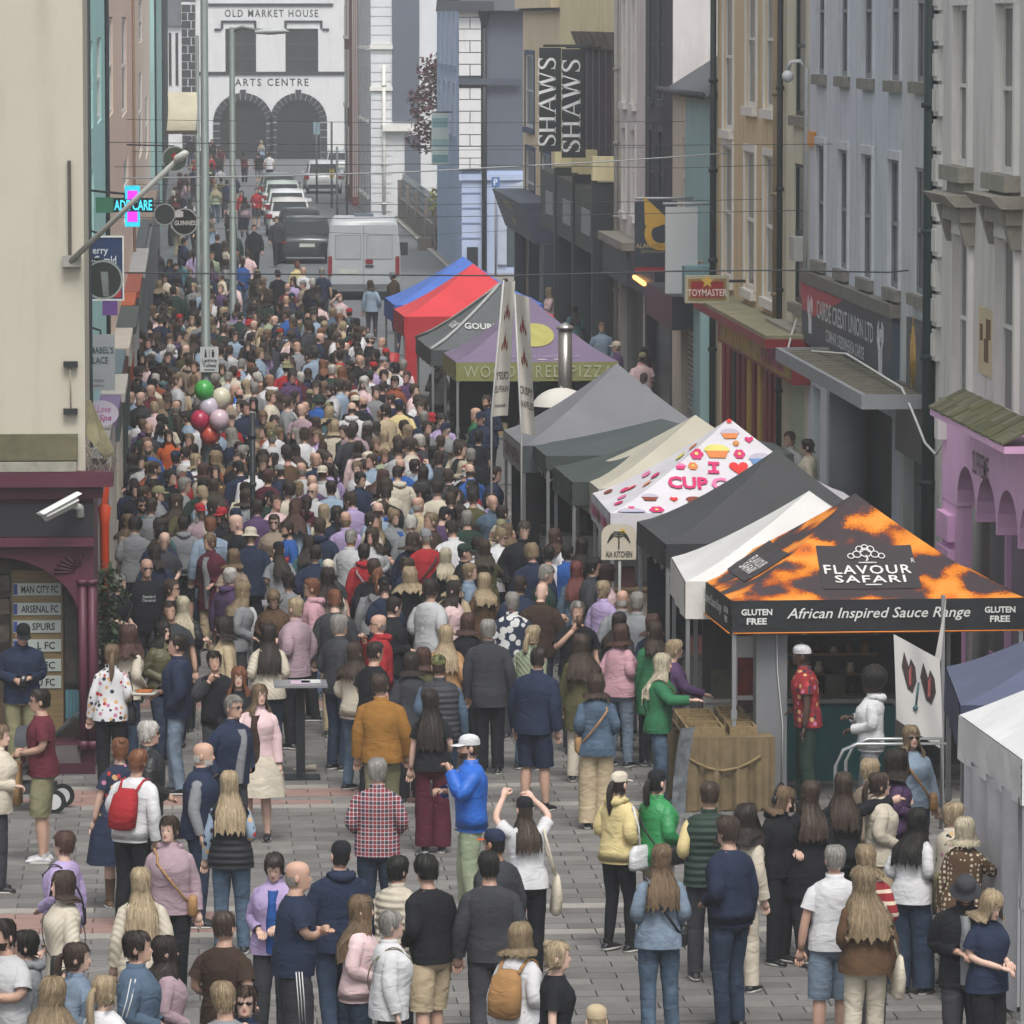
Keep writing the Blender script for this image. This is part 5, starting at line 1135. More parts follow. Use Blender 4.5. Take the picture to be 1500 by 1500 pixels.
# poster board, steel pillar, curved banner
cc_ = G(1096, 1150); pbd = empty('poster_board', (cc_.x,cc_.y,0), 0, 'white poster board with red sauce photos by the pillar', 'poster')
f = Fr((0,cc_.y,0),(1,0,0)); r = px_rect(f,1078,932,1114,1105); W('board', mat('b9b7b8',.6), pbd, f, r[0], r[1], r[2], r[3], -.03, 0)
W('photo', mat('6b2018',.5,.8,14), pbd, f, r[0]+.02, r[1]-.02, r[2]+(r[3]-r[2])*.5, r[2]+(r[3]-r[2])*.82, 0, .006); W('photo', mat('4a3038',.5,.8,11), pbd, f, r[0]+.02, r[1]-.02, r[2]+.06, r[2]+(r[3]-r[2])*.46, 0, .006)
for x in (r[0]+.03, r[1]-.05): W('foot', ALU, pbd, f, x, x+.02, 0, r[2], -.02, 0)
pp = G(1137, 1192)+Vector((0,.5,0)); pl = empty('grey_pillar', (pp.x,pp.y,0), 0, 'square grey steel pillar with a hanging white cord under the sauce tent', 'pillar')
B('shaft', mat('6d6f72',.5,.06,2), pl, ((pp.x-.17,pp.y,0),(pp.x+.17,pp.y+.34,2.28))); B('base_plate', mat('5d5f62',.5), pl, ((pp.x-.21,pp.y-.04,0),(pp.x+.21,pp.y+.38,.05)))
MB().path([(pp.x+.05,pp.y-.02,1.95),(pp.x+.06,pp.y-.02,1.5),(pp.x+.12,pp.y-.02,.9),(pp.x+.11,pp.y-.02,.2)], .008, 5).build('cord', mat('b5b5b5',.5), pl)
cb = empty('curved_silver_banner', (*G(1000,1195).xy,0), 0, 'curved silvery roll-up banner at the end of the hessian table', 'banner'); c = G(1000, 1195)
mb = MB(); mb.grid(lambda a, t: (c.x-.13+.16*a+.1*t*t, c.y-.12+.1*a, .02+.95*t), 4, 10); mb.build('banner_sheet', mat('6a7074',.3,.6,9), cb); B('foot', ALU, cb, ((c.x-.15,c.y-.2,0),(c.x+.1,c.y+.05,.03)))
# palm board on a post
c = atY(908, 795, 68.6); s_ = 68.6/FPX; pm_ = empty('palm_sign', (c.x,68.6,0), 0, 'arched cream sign with palm tree drawing on a post', 'sign'); f = Fr((0,68.6,0),(1,0,0)); r = px_rect(f,881,768,932,820)
mb = MB(); rc = .14; mb.poly(f, [(r[0],r[2]),(r[1],r[2])]+[(r[1]-rc+rc*math.cos(PI/2*k/5), r[3]-rc+rc*math.sin(PI/2*k/5)) for k in range(6)]+[(r[0]+rc-rc*math.sin(PI/2*k/5), r[3]-rc+rc*math.cos(PI/2*k/5)) for k in range(6)], -.02, 0); mb.build('board', mat('bcb4a4',.6,.06,4), pm_)
mb = MB(); uc, vc = (r[0]+r[1])/2, r[2]+.2
mb.path([f.P(uc,vc-.06,.005), f.P(uc,vc+.14,.005)], .009, 4)
for k in range(6):
    sg = -1 if k % 2 else 1; l = .06+.02*(k//2); mb.path([f.P(uc,vc+.15-.03*(k//2),.005), f.P(uc+sg*l,vc+.16-.02*(k//2),.005), f.P(uc+sg*l*1.4,vc+.08-.03*(k//2),.005)], .009, 4)
mb.build('palm_drawing', mat('3d4038',.6), pm_); wtext(pm_, 'AIA KITCHEN', mat('3d3a36',.6), f, uc, r[2]+.07, .34, .08, .004, bold=.03)
mb = MB(); mb.poly(f, ell(uc+.05, vc+.16, .035, .035), .001, .003); mb.build('yellow_sun', mat('c9a53a',.6), pm_)
MB().path([(c.x,68.63,0),(c.x,68.63,r[2])], .02, 6).build('post', mat('8f938f',.5), pm_)
# bat-print flag on an aluminium pole
pf = G(1382, 1190); f = Fr((0,pf.y,0),(1,0,0)); bfz = empty('bat_print_flag', (pf.x,pf.y,0), 0, 'white flag with dark winged print on aluminium pole', 'flag')
r = px_rect(f,1378,872,1386,1190); W('pole', ALU, bfz, f, (r[0]+r[1])/2-.02, (r[0]+r[1])/2+.02, 0, r[3], -.04, 0)
C4 = [f.uv(1308,928), f.uv(1376,965), f.uv(1380,1098), f.uv(1312,1053)]
def FQ(a, t):
    lo = (C4[3][0]+(C4[2][0]-C4[3][0])*a, C4[3][1]+(C4[2][1]-C4[3][1])*a); hi = (C4[0][0]+(C4[1][0]-C4[0][0])*a, C4[0][1]+(C4[1][1]-C4[0][1])*a)
    return f.P(lo[0]+(hi[0]-lo[0])*t, lo[1]+(hi[1]-lo[1])*t, .05+.03*math.sin(a*7+t*3))
def FQo(a, t, o=.008): p = FQ(a, t); return (p[0], p[1]-o, p[2])
mb = MB(); mb.grid(FQ, 14, 14); mb.build('cloth', mat('b4b3b0',.8,.05,2,.2,6), bfz)
for sx in (.32, .72):
    mb = MB(); mb.add([FQo(sx-.05+x*.95, .6+y*.75) for x, y in ((0,-.2),(.12,-.22),(.22,.0),(.2,.2),(.1,.3),(.05,.15),(-.05,.35),(-.12,.1))], [tuple(range(8))]); mb.build('wing_print', mat('3a2c2c',.7,.5,14), bfz)
    mb = MB(); mb.add([FQo(sx-.02+x*.7, .6+y*.75, .014) for x, y in ((0,-.15),(.08,-.1),(.1,.2),(.02,.1))], [(0,1,2,3)]); mb.build('red_stripe', mat('8f4a4a',.7), bfz)
mb = MB(); mb.path([FQo(.52,.6,.015), FQo(.45,.32,.015)], .012, 5); mb.ball(FQo(.43,.28,.015), .03); mb.build('stem_print', mat('3d5a5e',.7), bfz)
mb = MB(); C5 = [f.uv(1386,872), f.uv(1380,905), f.uv(1362,1000), f.uv(1378,965)]; mb.add([f.P(*p, .02) for p in C5], [(0,1,2,3)]); mb.add([f.P(*p, .035) for p in C5], [(3,2,1,0)]); mb.build('upper_fold', mat('b0afac',.8), bfz)
# hooped steel barrier
hb_ = G(1262, 1225); br_ = empty('hoop_barrier', (hb_.x,hb_.y,0), 0, 'rounded steel crowd barrier behind the queue', 'barrier')
for k in range(2): MB().path([(hb_.x-.28+k*.16,hb_.y+k*.4,0),(hb_.x-.28+k*.16,hb_.y+k*.4,.75),(hb_.x-.2+k*.16,hb_.y+k*.4,.92),(hb_.x-.05+k*.16,hb_.y+k*.4,.98),(hb_.x+.9,hb_.y+k*.4,.98),(hb_.x+.9,hb_.y+k*.4,0)], .02, 8).build('hoop', mat('a3a6a6',.3,metal=.6), br_)
MB().path([(hb_.x-.28,hb_.y,.4),(hb_.x-.12,hb_.y+.4,.4)], .014, 6).build('crossbar', mat('a3a6a6',.3,metal=.6), br_)
# tall bistro tables with takeaway food on them
def bistro(px, py, label, foods):
    p = G(px, py, 1.1); root = empty('bistro_table', (p.x,p.y,0), 0, label, 'table', 'tall bistro tables')
    MB().box((p.x-.3,p.y-.3,1.075),(p.x+.3,p.y+.3,1.1)).build('table_top', mat('77777a',.4,.1,4), root); B('pedestal', mat('1d2022',.5), root, ((p.x-.05,p.y-.05,.03),(p.x+.05,p.y+.05,1.075))); B('base', mat('1d2022',.5), root, ((p.x-.22,p.y-.22,0),(p.x+.22,p.y+.22,.03)))
    for k, (t, x, y, c, _n) in enumerate(foods):
        m_ = MB()
        if t == 'cup': m_.path([(p.x+x,p.y+y,1.102),(p.x+x,p.y+y,1.22)], [.032,.042], 10)
        elif t == 'box': m_.box((p.x+x-.08,p.y+y-.06,1.102),(p.x+x+.08,p.y+y+.06,1.16)); m_.box((p.x+x-.075,p.y+y-.055,1.16),(p.x+x+.075,p.y+y+.055,1.185))
        else: m_.box((p.x+x-.11,p.y+y-.15,1.102),(p.x+x+.11,p.y+y+.15,1.108))
        nm = {'cup':'paper_cup','box':'food_box','leaf':'paper_leaflet'}[t]
        m_.build(nm, mat(c,.6), None, f'{foods[k][4]} {nm.replace("_"," ")} on the {label.split(" with ")[0].replace("tall black ","")}', nm.split('_')[1])
bistro(400, 828, 'tall black bistro table with takeaway cups behind the leopard jacket', [('cup',-.12,0,'a02a2c','red'),('cup',.05,.05,'b8b8b4','white'),('box',-.02,-.15,'b4b0a6','pale'),('cup',.18,-.1,'8a2226','dark red')])
bistro(418, 882, 'square black bistro table with food boxes between pink hoodie and cream jacket', [('box',-.08,.05,'8b8c88','grey'),('box',.12,.0,'b59a6a','kraft'),('cup',-.2,-.1,'6a5a50','brown'),('box',.0,-.18,'a9a8a2','off-white'),('cup',.05,.2,'9c2a2c','red')])
bistro(440, 1000, 'low-crowd black bistro table with leaflets beside the grey jumper man', [('leaf',.0,.0,'b9a3b4','pink'),('leaf',.12,.08,'bdbdba','white')])
# ================================================================ posts, lamps, balloons
gal = mat('6c7573', .5, .12, 3, metal=.2)
def lamp(px, pytop, base_py, rad, label, head):
    p = G(px, base_py); s_ = p.y/FPX; zt = atY(px, pytop, p.y).z; root = empty('street_lamp', (p.x,p.y,0), 0, label, 'street lamp', 'street lamps on the left')
    MB().path([(p.x,p.y,0),(p.x,p.y,1.6),(p.x,p.y,1.62),(p.x,p.y,zt)], [rad*1.25,rad*1.25,rad,rad*.75], 12).build('column', gal, root)
    if head:
        q = Vector((p.x,p.y,zt)); e = atY(head[0], head[1], p.y)
        MB().path([q+Vector((0,0,-.1)), q.lerp(e,.3)+Vector((0,0,.05)), e], [rad*.6,rad*.5,rad*.45], 8).build('arm', gal, root)
        MB().path([e-Vector((.25,0,0)), e+Vector((.1,0,.02)), e+Vector((.45,0,.03)), e+Vector((.6,0,0))], [.08,.17,.14,.03], 10, flat=.55).build('lantern', mat('a7adab',.4), root)
    return root, p
SL, p1 = lamp(303, -40, 800, .08, 'thick galvanised lamp post carrying the toilets sign', None)
lamp(342, 40, 540, .088, 'lamp post with a flat lantern against the market house', (388,47)); lamp(291, 52, 470, .07, 'slim galvanised post behind the two lamp posts', None)
f = Fr((0,p1.y-.13,0),(1,0,0)); r = px_rect(f,293,508,320,545); ts = empty('toilets_sign', f.P(r[0],r[2]), 0, 'white toilets sign with pictograms on the thick lamp post', 'sign')
W('plate', mat('b3b6b8',.5), ts, f, r[0], r[1], r[2], r[3], 0, .015)
wtext(ts, 'Leithris', mat('26282a',.5), f, (r[0]+r[1])/2, r[2]+.19, .24, .06, .02, bold=.02); wtext(ts, 'Toilets', mat('26282a',.5), f, (r[0]+r[1])/2, r[2]+.11, .22, .06, .02, bold=.02)
for dx in (-.06, .0, .06):
    m_ = MB(); uc = (r[0]+r[1])/2+dx
    if dx: m_.poly(f, ell(uc, r[3]-.06, .014, .014, 8), .015, .02); m_.poly(f, [(uc-.02,r[3]-.17),(uc+.02,r[3]-.17),(uc+(.012 if dx < 0 else .024),r[3]-.08),(uc-(.012 if dx < 0 else .024),r[3]-.08)], .015, .02)
    else: m_.poly(f, [(uc-.004,r[3]-.17),(uc+.004,r[3]-.17),(uc+.004,r[3]-.05),(uc-.004,r[3]-.05)], .015, .02)
    m_.build('pictogram', mat('26282a',.5), ts)
m_ = MB(); m_.poly(f, [(r[0]+.06,r[2]+.03),(r[1]-.06,r[2]+.03),(r[1]-.06,r[2]+.045),(r[0]+.06,r[2]+.045)], .015, .02); m_.build('arrow', mat('26282a',.5), ts)
for px, py, c, nm in ((299,572,'3f9a46','green'),(324,583,'c4bfa8','cream'),(306,597,'b5aebc','pale lilac'),(293,616,'a02446','crimson'),(321,615,'c0a9b3','pale pink'),(307,637,'b84a3c','coral red')):
    c_ = atY(px, py, p1.y-.45+.06*(py%5)); root = empty('balloon', c_, 0, f'{nm} balloon in the bunch tied to the lamp post', 'balloon', 'balloons on the lamp post')
    m_ = MB(); n, k = 14, 10
    m_.grid(lambda a, t: (c_.x+.16*math.sin(t*PI)*math.cos(2*PI*a)*(1-.08*(t-.5)), c_.y+.16*math.sin(t*PI)*math.sin(2*PI*a), c_.z+.175*math.cos(t*PI)-(.02 if t > .9 else 0)), n, k); m_.build('envelope', mat(c,.3,.04,2,spec=.5), root)
    m_ = MB(); m_.path([(c_.x,c_.y,c_.z-.17),(c_.x,c_.y,c_.z-.2)], [.01,.022], 6); m_.build('knot', mat(c,.4), root); MB().path([(c_.x,c_.y,c_.z-.2),(p1.x,p1.y-.12,1.9)], .003, 4).build('string', mat('a5a5a0',.6), root)
p = G(371, 905); bp = empty('black_post', (p.x,p.y,0), 0, 'slim black post standing among the tables', 'post')
MB().path([(p.x,p.y,0),(p.x,p.y,atY(371,605,p.y).z)], .04, 10).build('shaft', mat('23292c',.5), bp)
for z in (1.0,1.9,2.6): MB().path([(p.x,p.y,z),(p.x,p.y,z+.06)], .055, 10).build('clamp', mat('2d3336',.5), bp)
for px, top, base, lb in ((464,178,298,'slim bus-stop post near the white car'),(486,178,305,'bare grey post by the parked cars'),(494,215,320,'second bare post before the brick house'),(508,105,316,'tall grey post at the brick house corner')):
    p = G(px, base); z = atY(px, top, p.y).z; r_ = empty('street_post', (p.x,p.y,0), 0, lb, 'post'); MB().path([(p.x,p.y,0),(p.x,p.y,z)], .05, 8).build('shaft', mat('5f6462',.5), r_)
    if px == 464: B('sign_plate', mat('8fb0bc',.5), r_, ((p.x-.15,p.y-.04,z-.6),(p.x+.15,p.y-.02,z)))
    if px == 486: B('sign_plate', mat('b59a3a',.5), r_, ((p.x-.1,p.y-.04,1.4),(p.x+.12,p.y-.02,1.8)))
# planter, barrels by the burgundy shop
p = G(158, 905); pt_ = empty('shop_planter', (p.x,66,0), 0, 'dark planter with bushy green shrub beside burgundy shop', 'planter'); c = atY(150, 800, 66)
MB().path([(c.x-.02,66,0),(c.x-.02,66,.75)], [.17,.2], 12).build('pot', mat('1f2425',.6), pt_); mb = MB()
for k in range(6): leafy(mb, (c.x-.02+.1*math.sin(k*2),66+.1*math.cos(k*2),1.0+.17*k), .26, .24, 160, .05, 60+k)
mb.build('foliage', mat('35432c',.6,.4,4), pt_)
for k, (px, py) in enumerate(((151,722),(153,752))):
    c = atY(px, py, 71+k*-2); m_ = MB(); m_.path([(c.x,c.y,0),(c.x,c.y,c.z-.14),(c.x,c.y,c.z+.08),(c.x,c.y,c.z+.12)], [.05,.06,.085,.03], 12); m_.build('orange_cone_lamp', mat('c8451c',.5), None, ('upper' if k == 0 else 'lower')+' orange safety light by the shop planter', 'light')
# overhead cables from wall to wall
def cable(Y, pts, rad, c, label):
    P_ = [atY(x, y, Y) for x, y in pts]
    Q = []
    for a, b in zip(P_, P_[1:]): Q += [a.lerp(b, k/5) for k in range(5)]
    Q.append(P_[-1]); MB().path(Q, rad, 5).build('overhead_cable', mat(c,.6), None, label, 'cable', 'cables across the street')
dk_ = '33373a'
cable(101, [(125,262),(400,258),(600,252),(900,236),(1100,222),(1172,213)],   .014, '8f9494', 'thick pale cable sagging across the street at first-floor height')
cable(76, [(122,399),(450,402),(740,404),(1000,397),(1150,396),(1300,399),(1465,384)], .011, dk_, 'dark lower cable crossing above the tents')
for Y, pts, lb in ((120,[(185,222),(500,222),(900,217),(1022,214)],'thin cable level with the market house arches'),(95,[(130,292),(600,300),(900,296),(1215,290)],'thin cable crossing below the thick pale one'),(90,[(128,318),(500,320),(1000,312),(1270,306)],'thin cable crossing behind the vertical sign foot'),
    (110,[(176,175),(600,180),(1000,178),(1090,176)],'highest thin cable over the market house'),(85,[(124,208),(700,214),(1100,212),(1330,210)],'thin cable to the pale blue front'),(130,[(200,270),(600,276),(960,270)],'thin cable to the black house'),(92,[(130,245),(600,240),(1000,246),(1250,238)],'fine wire beside the thick pale cable'),(140,[(210,330),(600,345),(900,330)],'low fine wire over the parked cars')):
    cable(Y, pts, .006, dk_, lb)
# ================================================================ vehicles
def loft(mb, secs, mi=0, smooth=True):           # secs: list of equally long rings
    n = len(secs[0]); vs = [p for s_ in secs for p in s_]
    fs = [(i*n+j, i*n+(j+1)%n, (i+1)*n+(j+1)%n, (i+1)*n+j) for i in range(len(secs)-1) for j in range(n)]
    fs += [tuple(range(n-1,-1,-1)), tuple(range((len(secs)-1)*n, len(secs)*n))]; mb.add(vs, fs, mi, smooth)
def car(label, X, Y, c, rz=0, L=4.2, Wd=1.8, H=1.5, suv=0, lights='7a1416'):
    root = empty('parked_car', (X,Y,0), rz, label, 'car', 'cars parked along the street', local=True); paint = mat(c,.25,.04,1,spec=.6); w = Wd/2
    def ring(y, z0, zs, zt, wl, wt): return [(-wl*.94,y,z0),(wl*.94,y,z0),(wl,y,z0+(zs-z0)*.45),(wl*.97,y,zs),(wt,y,zt),(0,y,zt+.02),(-wt,y,zt),(-wl*.97,y,zs),(-wl,y,z0+(zs-z0)*.45)]
    s_ = [(0,.42,.72,.80,.86,.8),(.06,.28,.86,.92,.96,.86),(.35,.24,.95,1.0,1,.9),(L*.62,.22,.95,1.0,1,.92),(L*.7,.22,.92,.97,1,.9),(L-.35,.24,.78,.84,.97,.82),(L-.05,.32,.62,.68,.86,.7),(L,.4,.55,.6,.7,.6)]
    mb = MB(); loft(mb, [ring(y,z0,zs,zt,w*a,w*b) for y,z0,zs,zt,a,b in s_]); body = mb.build('body', paint, root)
    g = [(.12 if suv else .3,.93,.93,.86),(.3 if suv else .75,.93,H-.08,.76),(.7 if suv else 1.1,.93,H,.74),(L*.5,.93,H,.74),(L*.58,.93,H-.06,.73),(L*.72,.93,.96,.82)]
    mb = MB(); loft(mb, [[(-w*b*1.12,y,z0),(w*b*1.12,y,z0),(w*b,y,zt),(0,y,zt+.025),(-w*b,y,zt)] for y,z0,zt,b in g]); mb.build('roof', paint, root)
    y0, y1 = g[0], g[1]; t = lambda a: (y0[0]+(y1[0]-y0[0])*a, y0[2]+(y1[2]-y0[2])*a, y0[3]+(y1[3]-y0[3])*a)
    a, b = t(.18), t(.9); mb = MB(); mb.add([(-w*a[2]*.92,a[0]-.03,a[1]),(w*a[2]*.92,a[0]-.03,a[1]),(w*b[2]*.9,b[0]-.03,b[1]),(-w*b[2]*.9,b[0]-.03,b[1])], [(0,1,2,3)]); mb.build('rear_window', GLD, root)
    for s in (-1, 1):
        mb = MB(); mb.add([(s*w*.915,.6,1.0),(s*w*.915,L*.62,1.0),(s*w*.80,L*.53,H-.1),(s*w*.80,.85,H-.1)], [(0,1,2,3) if s > 0 else (3,2,1,0)]); mb.build('side_window', GLD, root)
        mb = MB(); mb.box((s*w*.93-.13,-.012,.72),(s*w*.93+.05 if s > 0 else s*w*.93+.13,.1,.9)); mb.build('tail_light', mat(lights,.3), root)
        mb = MB(); mb.box((s*w*1.0-.03,L*.6,.95),(s*w*1.0+.14*s+.03,L*.6+.12,1.08)); mb.build('mirror', paint, root)
        for yy in (.75, L-.85):
            mb = MB(); mb.path([(s*(w-.2),yy,.32),(s*(w+.01),yy,.32)], .32, 16, smooth=False); wh = mb.build('wheel', mat('17181a',.8), root); mb = MB(); mb.path([(s*(w+.01),yy,.32),(s*(w+.02),yy,.32)], .2, 12, smooth=False); mb.build('rim', mat('83878a',.4,metal=.5), wh)
    mb = MB(); mb.box((-.27,-.03,.6),(.27,.0,.72)); mb.build('number_plate', mat('b8b9b2',.5), root)
    mb = MB(); mb.box((-w*.85,-.05,.3),(w*.85,.05,.46)); mb.build('bumper', mat('26282a',.6), root)
    return root
def cpos(px, py): p = G(px, py); return p.x, p.y
for X_, Y_, c_, kw, lb in ((4.5,192,'3a3f42',dict(H=1.62,suv=1,Wd=1.85),'dark grey hatchback parked just ahead of the silver van'),(4.55,204,'26292c',{},'black saloon hidden ahead of the dark grey hatchback'),(4.4,216,'bdbbb9',{},'white hatchback with red lights, third in the parked row'),(4.5,227,'c5c8c8',{},'white saloon, fourth in the parked row'),(4.55,239,'a9b5b0',{},'pale silver car, fifth in the parked row'),(4.6,251,'6b7674',{},'grey-green car at the front of the parked row')): car(lb, X_, Y_, c_, **kw)
x, y = cpos(474, 284); car('white crossover parked apart near the market house', x, y, 'bfc2c4', H=1.6, suv=1); x, y = cpos(500, 262); car('silver car behind the white crossover', x, y, '9aa2a6')
x, y = cpos(512, 258); car('dark car half hidden by the brick house', x+.6, y+3, '3b4046')
# silver van
x, y = cpos(533, 440); vn = empty('silver_van', (x,y,0), math.radians(-2), 'silver panel van parked with its rear doors to the crowd', 'van', local=True)
vp = mat('a3a8ac',.35,.05,1,spec=.5); w = 1.12
def vring(yy, z0, z1, a, tw): return [(-w*a*.96,yy,z0),(w*a*.96,yy,z0),(w*a,yy,z0+.3),(w*a,yy,z0+(z1-z0)*.55),(w*tw,yy,z1-.12),(w*(tw-.12),yy,z1),(-w*(tw-.12),yy,z1),(-w*tw,yy,z1-.12),(-w*a,yy,z0+(z1-z0)*.55),(-w*a,yy,z0+.3)]
mb = MB(); loft(mb, [vring(*q) for q in ((0,.35,2.42,.98,.9),(.06,.33,2.46,1,.92),(3.6,.33,2.48,1,.92),(3.9,.33,2.4,1,.9),(4.6,.33,1.6,.98,.86),(5.3,.35,1.25,.93,.85),(5.45,.4,1.0,.85,.8))]); mb.build('body', vp, vn)
def on(name, m, x0, z0, x1, z1, d=.015, par=None): mb = MB(); mb.box((x0,-d,z0),(x1,.01,z1)); return mb.build(name, m, par or vn)
for s in (-1, 1):
    dr = on('rear_door', vp, *( (-1.02,.5,-.008,2.3) if s < 0 else (.008,.5,1.02,2.3)), .012)
    x0, x1 = (-.86,-.1) if s < 0 else (.1,.86)
    on('door_panel', mat('9da2a6',.4), x0, 1.28, x1, 1.98, .02, dr)
    for q_ in ((x0-.02,1.26,x1+.02,1.28),(x0-.02,1.98,x1+.02,2.0),(x0-.02,1.28,x0,1.98),(x1,1.28,x1+.02,1.98)): on('panel_edge', mat('75797d',.5), *q_, .022, dr)
    on('tail_light', mat('7d2024',.3), *((-1.09,.75,-.97,1.35) if s < 0 else (.97,.75,1.09,1.35)), .03)
    mb = MB(); mb.box((s*1.12-.02*s,4.2,1.2),(s*1.38,4.35,1.6)); mb.build('mirror', mat('2a2d30',.5), vn)
    for yy in (.9, 4.5):
        mb = MB(); mb.path([(s*.85,yy,.34),(s*1.1,yy,.34)], .34, 16, smooth=False); mb.build('wheel', mat('17181a',.8), vn)
    mb = MB(); mb.add([(s*1.125,3.7,1.45),(s*1.125,4.5,1.45),(s*1.06,4.1,2.1),(s*1.06,3.7,2.1)], [(0,1,2,3) if s > 0 else (3,2,1,0)]); mb.build('side_window', GLD, vn)
on('door_seam', mat('55595c',.6), -.008, .5, .008, 2.3, .014); on('number_plate', mat('b5b8b0',.5), -.75, .82, -.18, .96, .03); pl_ = on('badge', mat('7a1c24',.4), .05, 1.12, .28, 1.25, .03); on('handle', mat('2c2f31',.5), .05, 1.02, .3, 1.08, .04)
on('bumper', mat('5d6265',.6), -1.08, .33, 1.08, .5, .08); mb = MB(); mb.box((-.3,2.6,2.48),(.3,3.1,2.56)); mb.build('roof_vent', mat('5b6370',.5), vn)
# white car by the flags, pushchair wheels
def counter(T_, name, label, c, x0, x1, y0, y1):
    o = empty(name, T_.root.location, T_.root.rotation_euler[2], label, 'counter', 'counters under the stall tents', local=True)
    B('counter_top', mat(c,.6,.1,3), o, ((x0,y0,.86),(x1,y1,.9))); B('counter_front', mat(c,.8,.15,2,.2,5), o, ((x0+.02,y0+.02,.0),(x1-.02,y1-.02,.86)))
    r_ = random.Random(name)
    for k in range(5):
        a = x0+.1+(x1-x0-.3)*k/5; h = r_.uniform(.12,.35); B('goods_box', mat(r_.choice(['6d4a34','8a8378','5d3a3a','4a4f3c','9a8a6a']),.7,.3,9), o, ((a,y0+.1,.902),(a+.22,y0+.34,.9+h)))
for T_, nm, lb, c in ((TW,'food_counter','pale food counter under the white gazebo','a9a6a0'),(TB,'craft_counter','dark craft counter under the charcoal gazebo','3c3a38'),(TK,'cake_counter','pink cake counter under the cupcake tent','b08a98'),(TCm,'cream_counter','wooden counter under the cream gazebo','86765c'),(TG,'waffle_counter','white waffle counter under the grey gazebo','a5a4a2'),(TP,'pizza_counter','steel pizza counter under the purple tent','7d7f80')):
    counter(T_, nm, lb, c, .25, T_.wx-.3, .5, 1.1)
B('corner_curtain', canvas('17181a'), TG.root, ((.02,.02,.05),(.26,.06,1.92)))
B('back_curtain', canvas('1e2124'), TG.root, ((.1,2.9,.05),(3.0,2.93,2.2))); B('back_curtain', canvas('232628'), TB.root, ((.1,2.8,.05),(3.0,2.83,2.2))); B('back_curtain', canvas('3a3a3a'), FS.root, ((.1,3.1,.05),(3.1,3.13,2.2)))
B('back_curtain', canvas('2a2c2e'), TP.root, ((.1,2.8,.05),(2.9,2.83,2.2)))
for k, (px, py, lb) in enumerate(((455,1131,'crumpled paper cup lying near the grey jumper man'),(950,1330,'scrap of white napkin on the paving by the yellow hoodie'),(888,1352,'small torn wrapper on the open paving'),(640,1180,'dropped bottle cap litter behind the plaid shirt'))):
    p = G(px, py); m_ = MB()
    if k == 0: m_.path([(p.x-.06,p.y,.05),(p.x+.06,p.y+.01,.05)], [.03,.04], 10); m_.path([(p.x-.2,p.y,.03),(p.x-.07,p.y,.03)], [.02,.03], 6)
    else: m_.grid(lambda a, t: (p.x+.07*a, p.y+.09*t, .018+.012*math.sin(a*7+t*5)), 4, 4)
    m_.build(('paper_cup','napkin','food_wrapper','bottle_cap')[k], mat(('a99f90','b5b5b2','a9a49a','8d8d90')[k],.7), None, lb, 'litter')
# ================================================================ people
def ringz(c, rx, ry, n, e=2.0, ax=None, ph=0.):
    t = np.linspace(0, 2*PI, n, endpoint=False)+ph; cs, sn = np.cos(t), np.sin(t)
    x = np.sign(cs)*np.abs(cs)**(2/e)*rx; y = np.sign(sn)*np.abs(sn)**(2/e)*ry
    if ax is None: return np.stack([c[0]+x, c[1]+y, np.full(n, c[2])], 1)
    X, Y = ax; return np.array(c)+np.outer(x, X)+np.outer(y, Y)
WARP = [0., 0., 0., 0.]                        # sway, lean, twist, hip shift of the figure being built
def warp(V):
    sw, le, tw, hi = WARP; z = V[:,2]; x, y = V[:,0].copy(), V[:,1].copy()
    a = tw*np.clip((z-.9)/.5, 0, 1); c, s_ = np.cos(a), np.sin(a); x, y = x*c-y*s_, x*s_+y*c
    return np.stack([x+hi*np.sin(np.clip(z/1.75,0,1)*PI)+sw*np.clip(z-.95,0,1), y+le*np.clip(z-.85,0,1)**1.3, z], 1)
class Crowd:                                  # far figures joined into one mass
    def __init__(s): s.v = []; s.f = []; s.m = []; s.mats = []; s.n = 0; s.M = None
    def take(s, pm, mats):
        V = warp(np.concatenate(pm.v)); V = V@s.M[0].T*s.M[2]+s.M[1]; ix = []
        for m in mats:
            if m not in s.mats: s.mats.append(m)
            ix.append(s.mats.index(m))
        b = s.n; s.v.append(V); s.n += len(V); s.f += [tuple(i+b for i in f) for f in pm.f]; s.m += [ix[k] if k < len(ix) else ix[0] for k in pm.m]
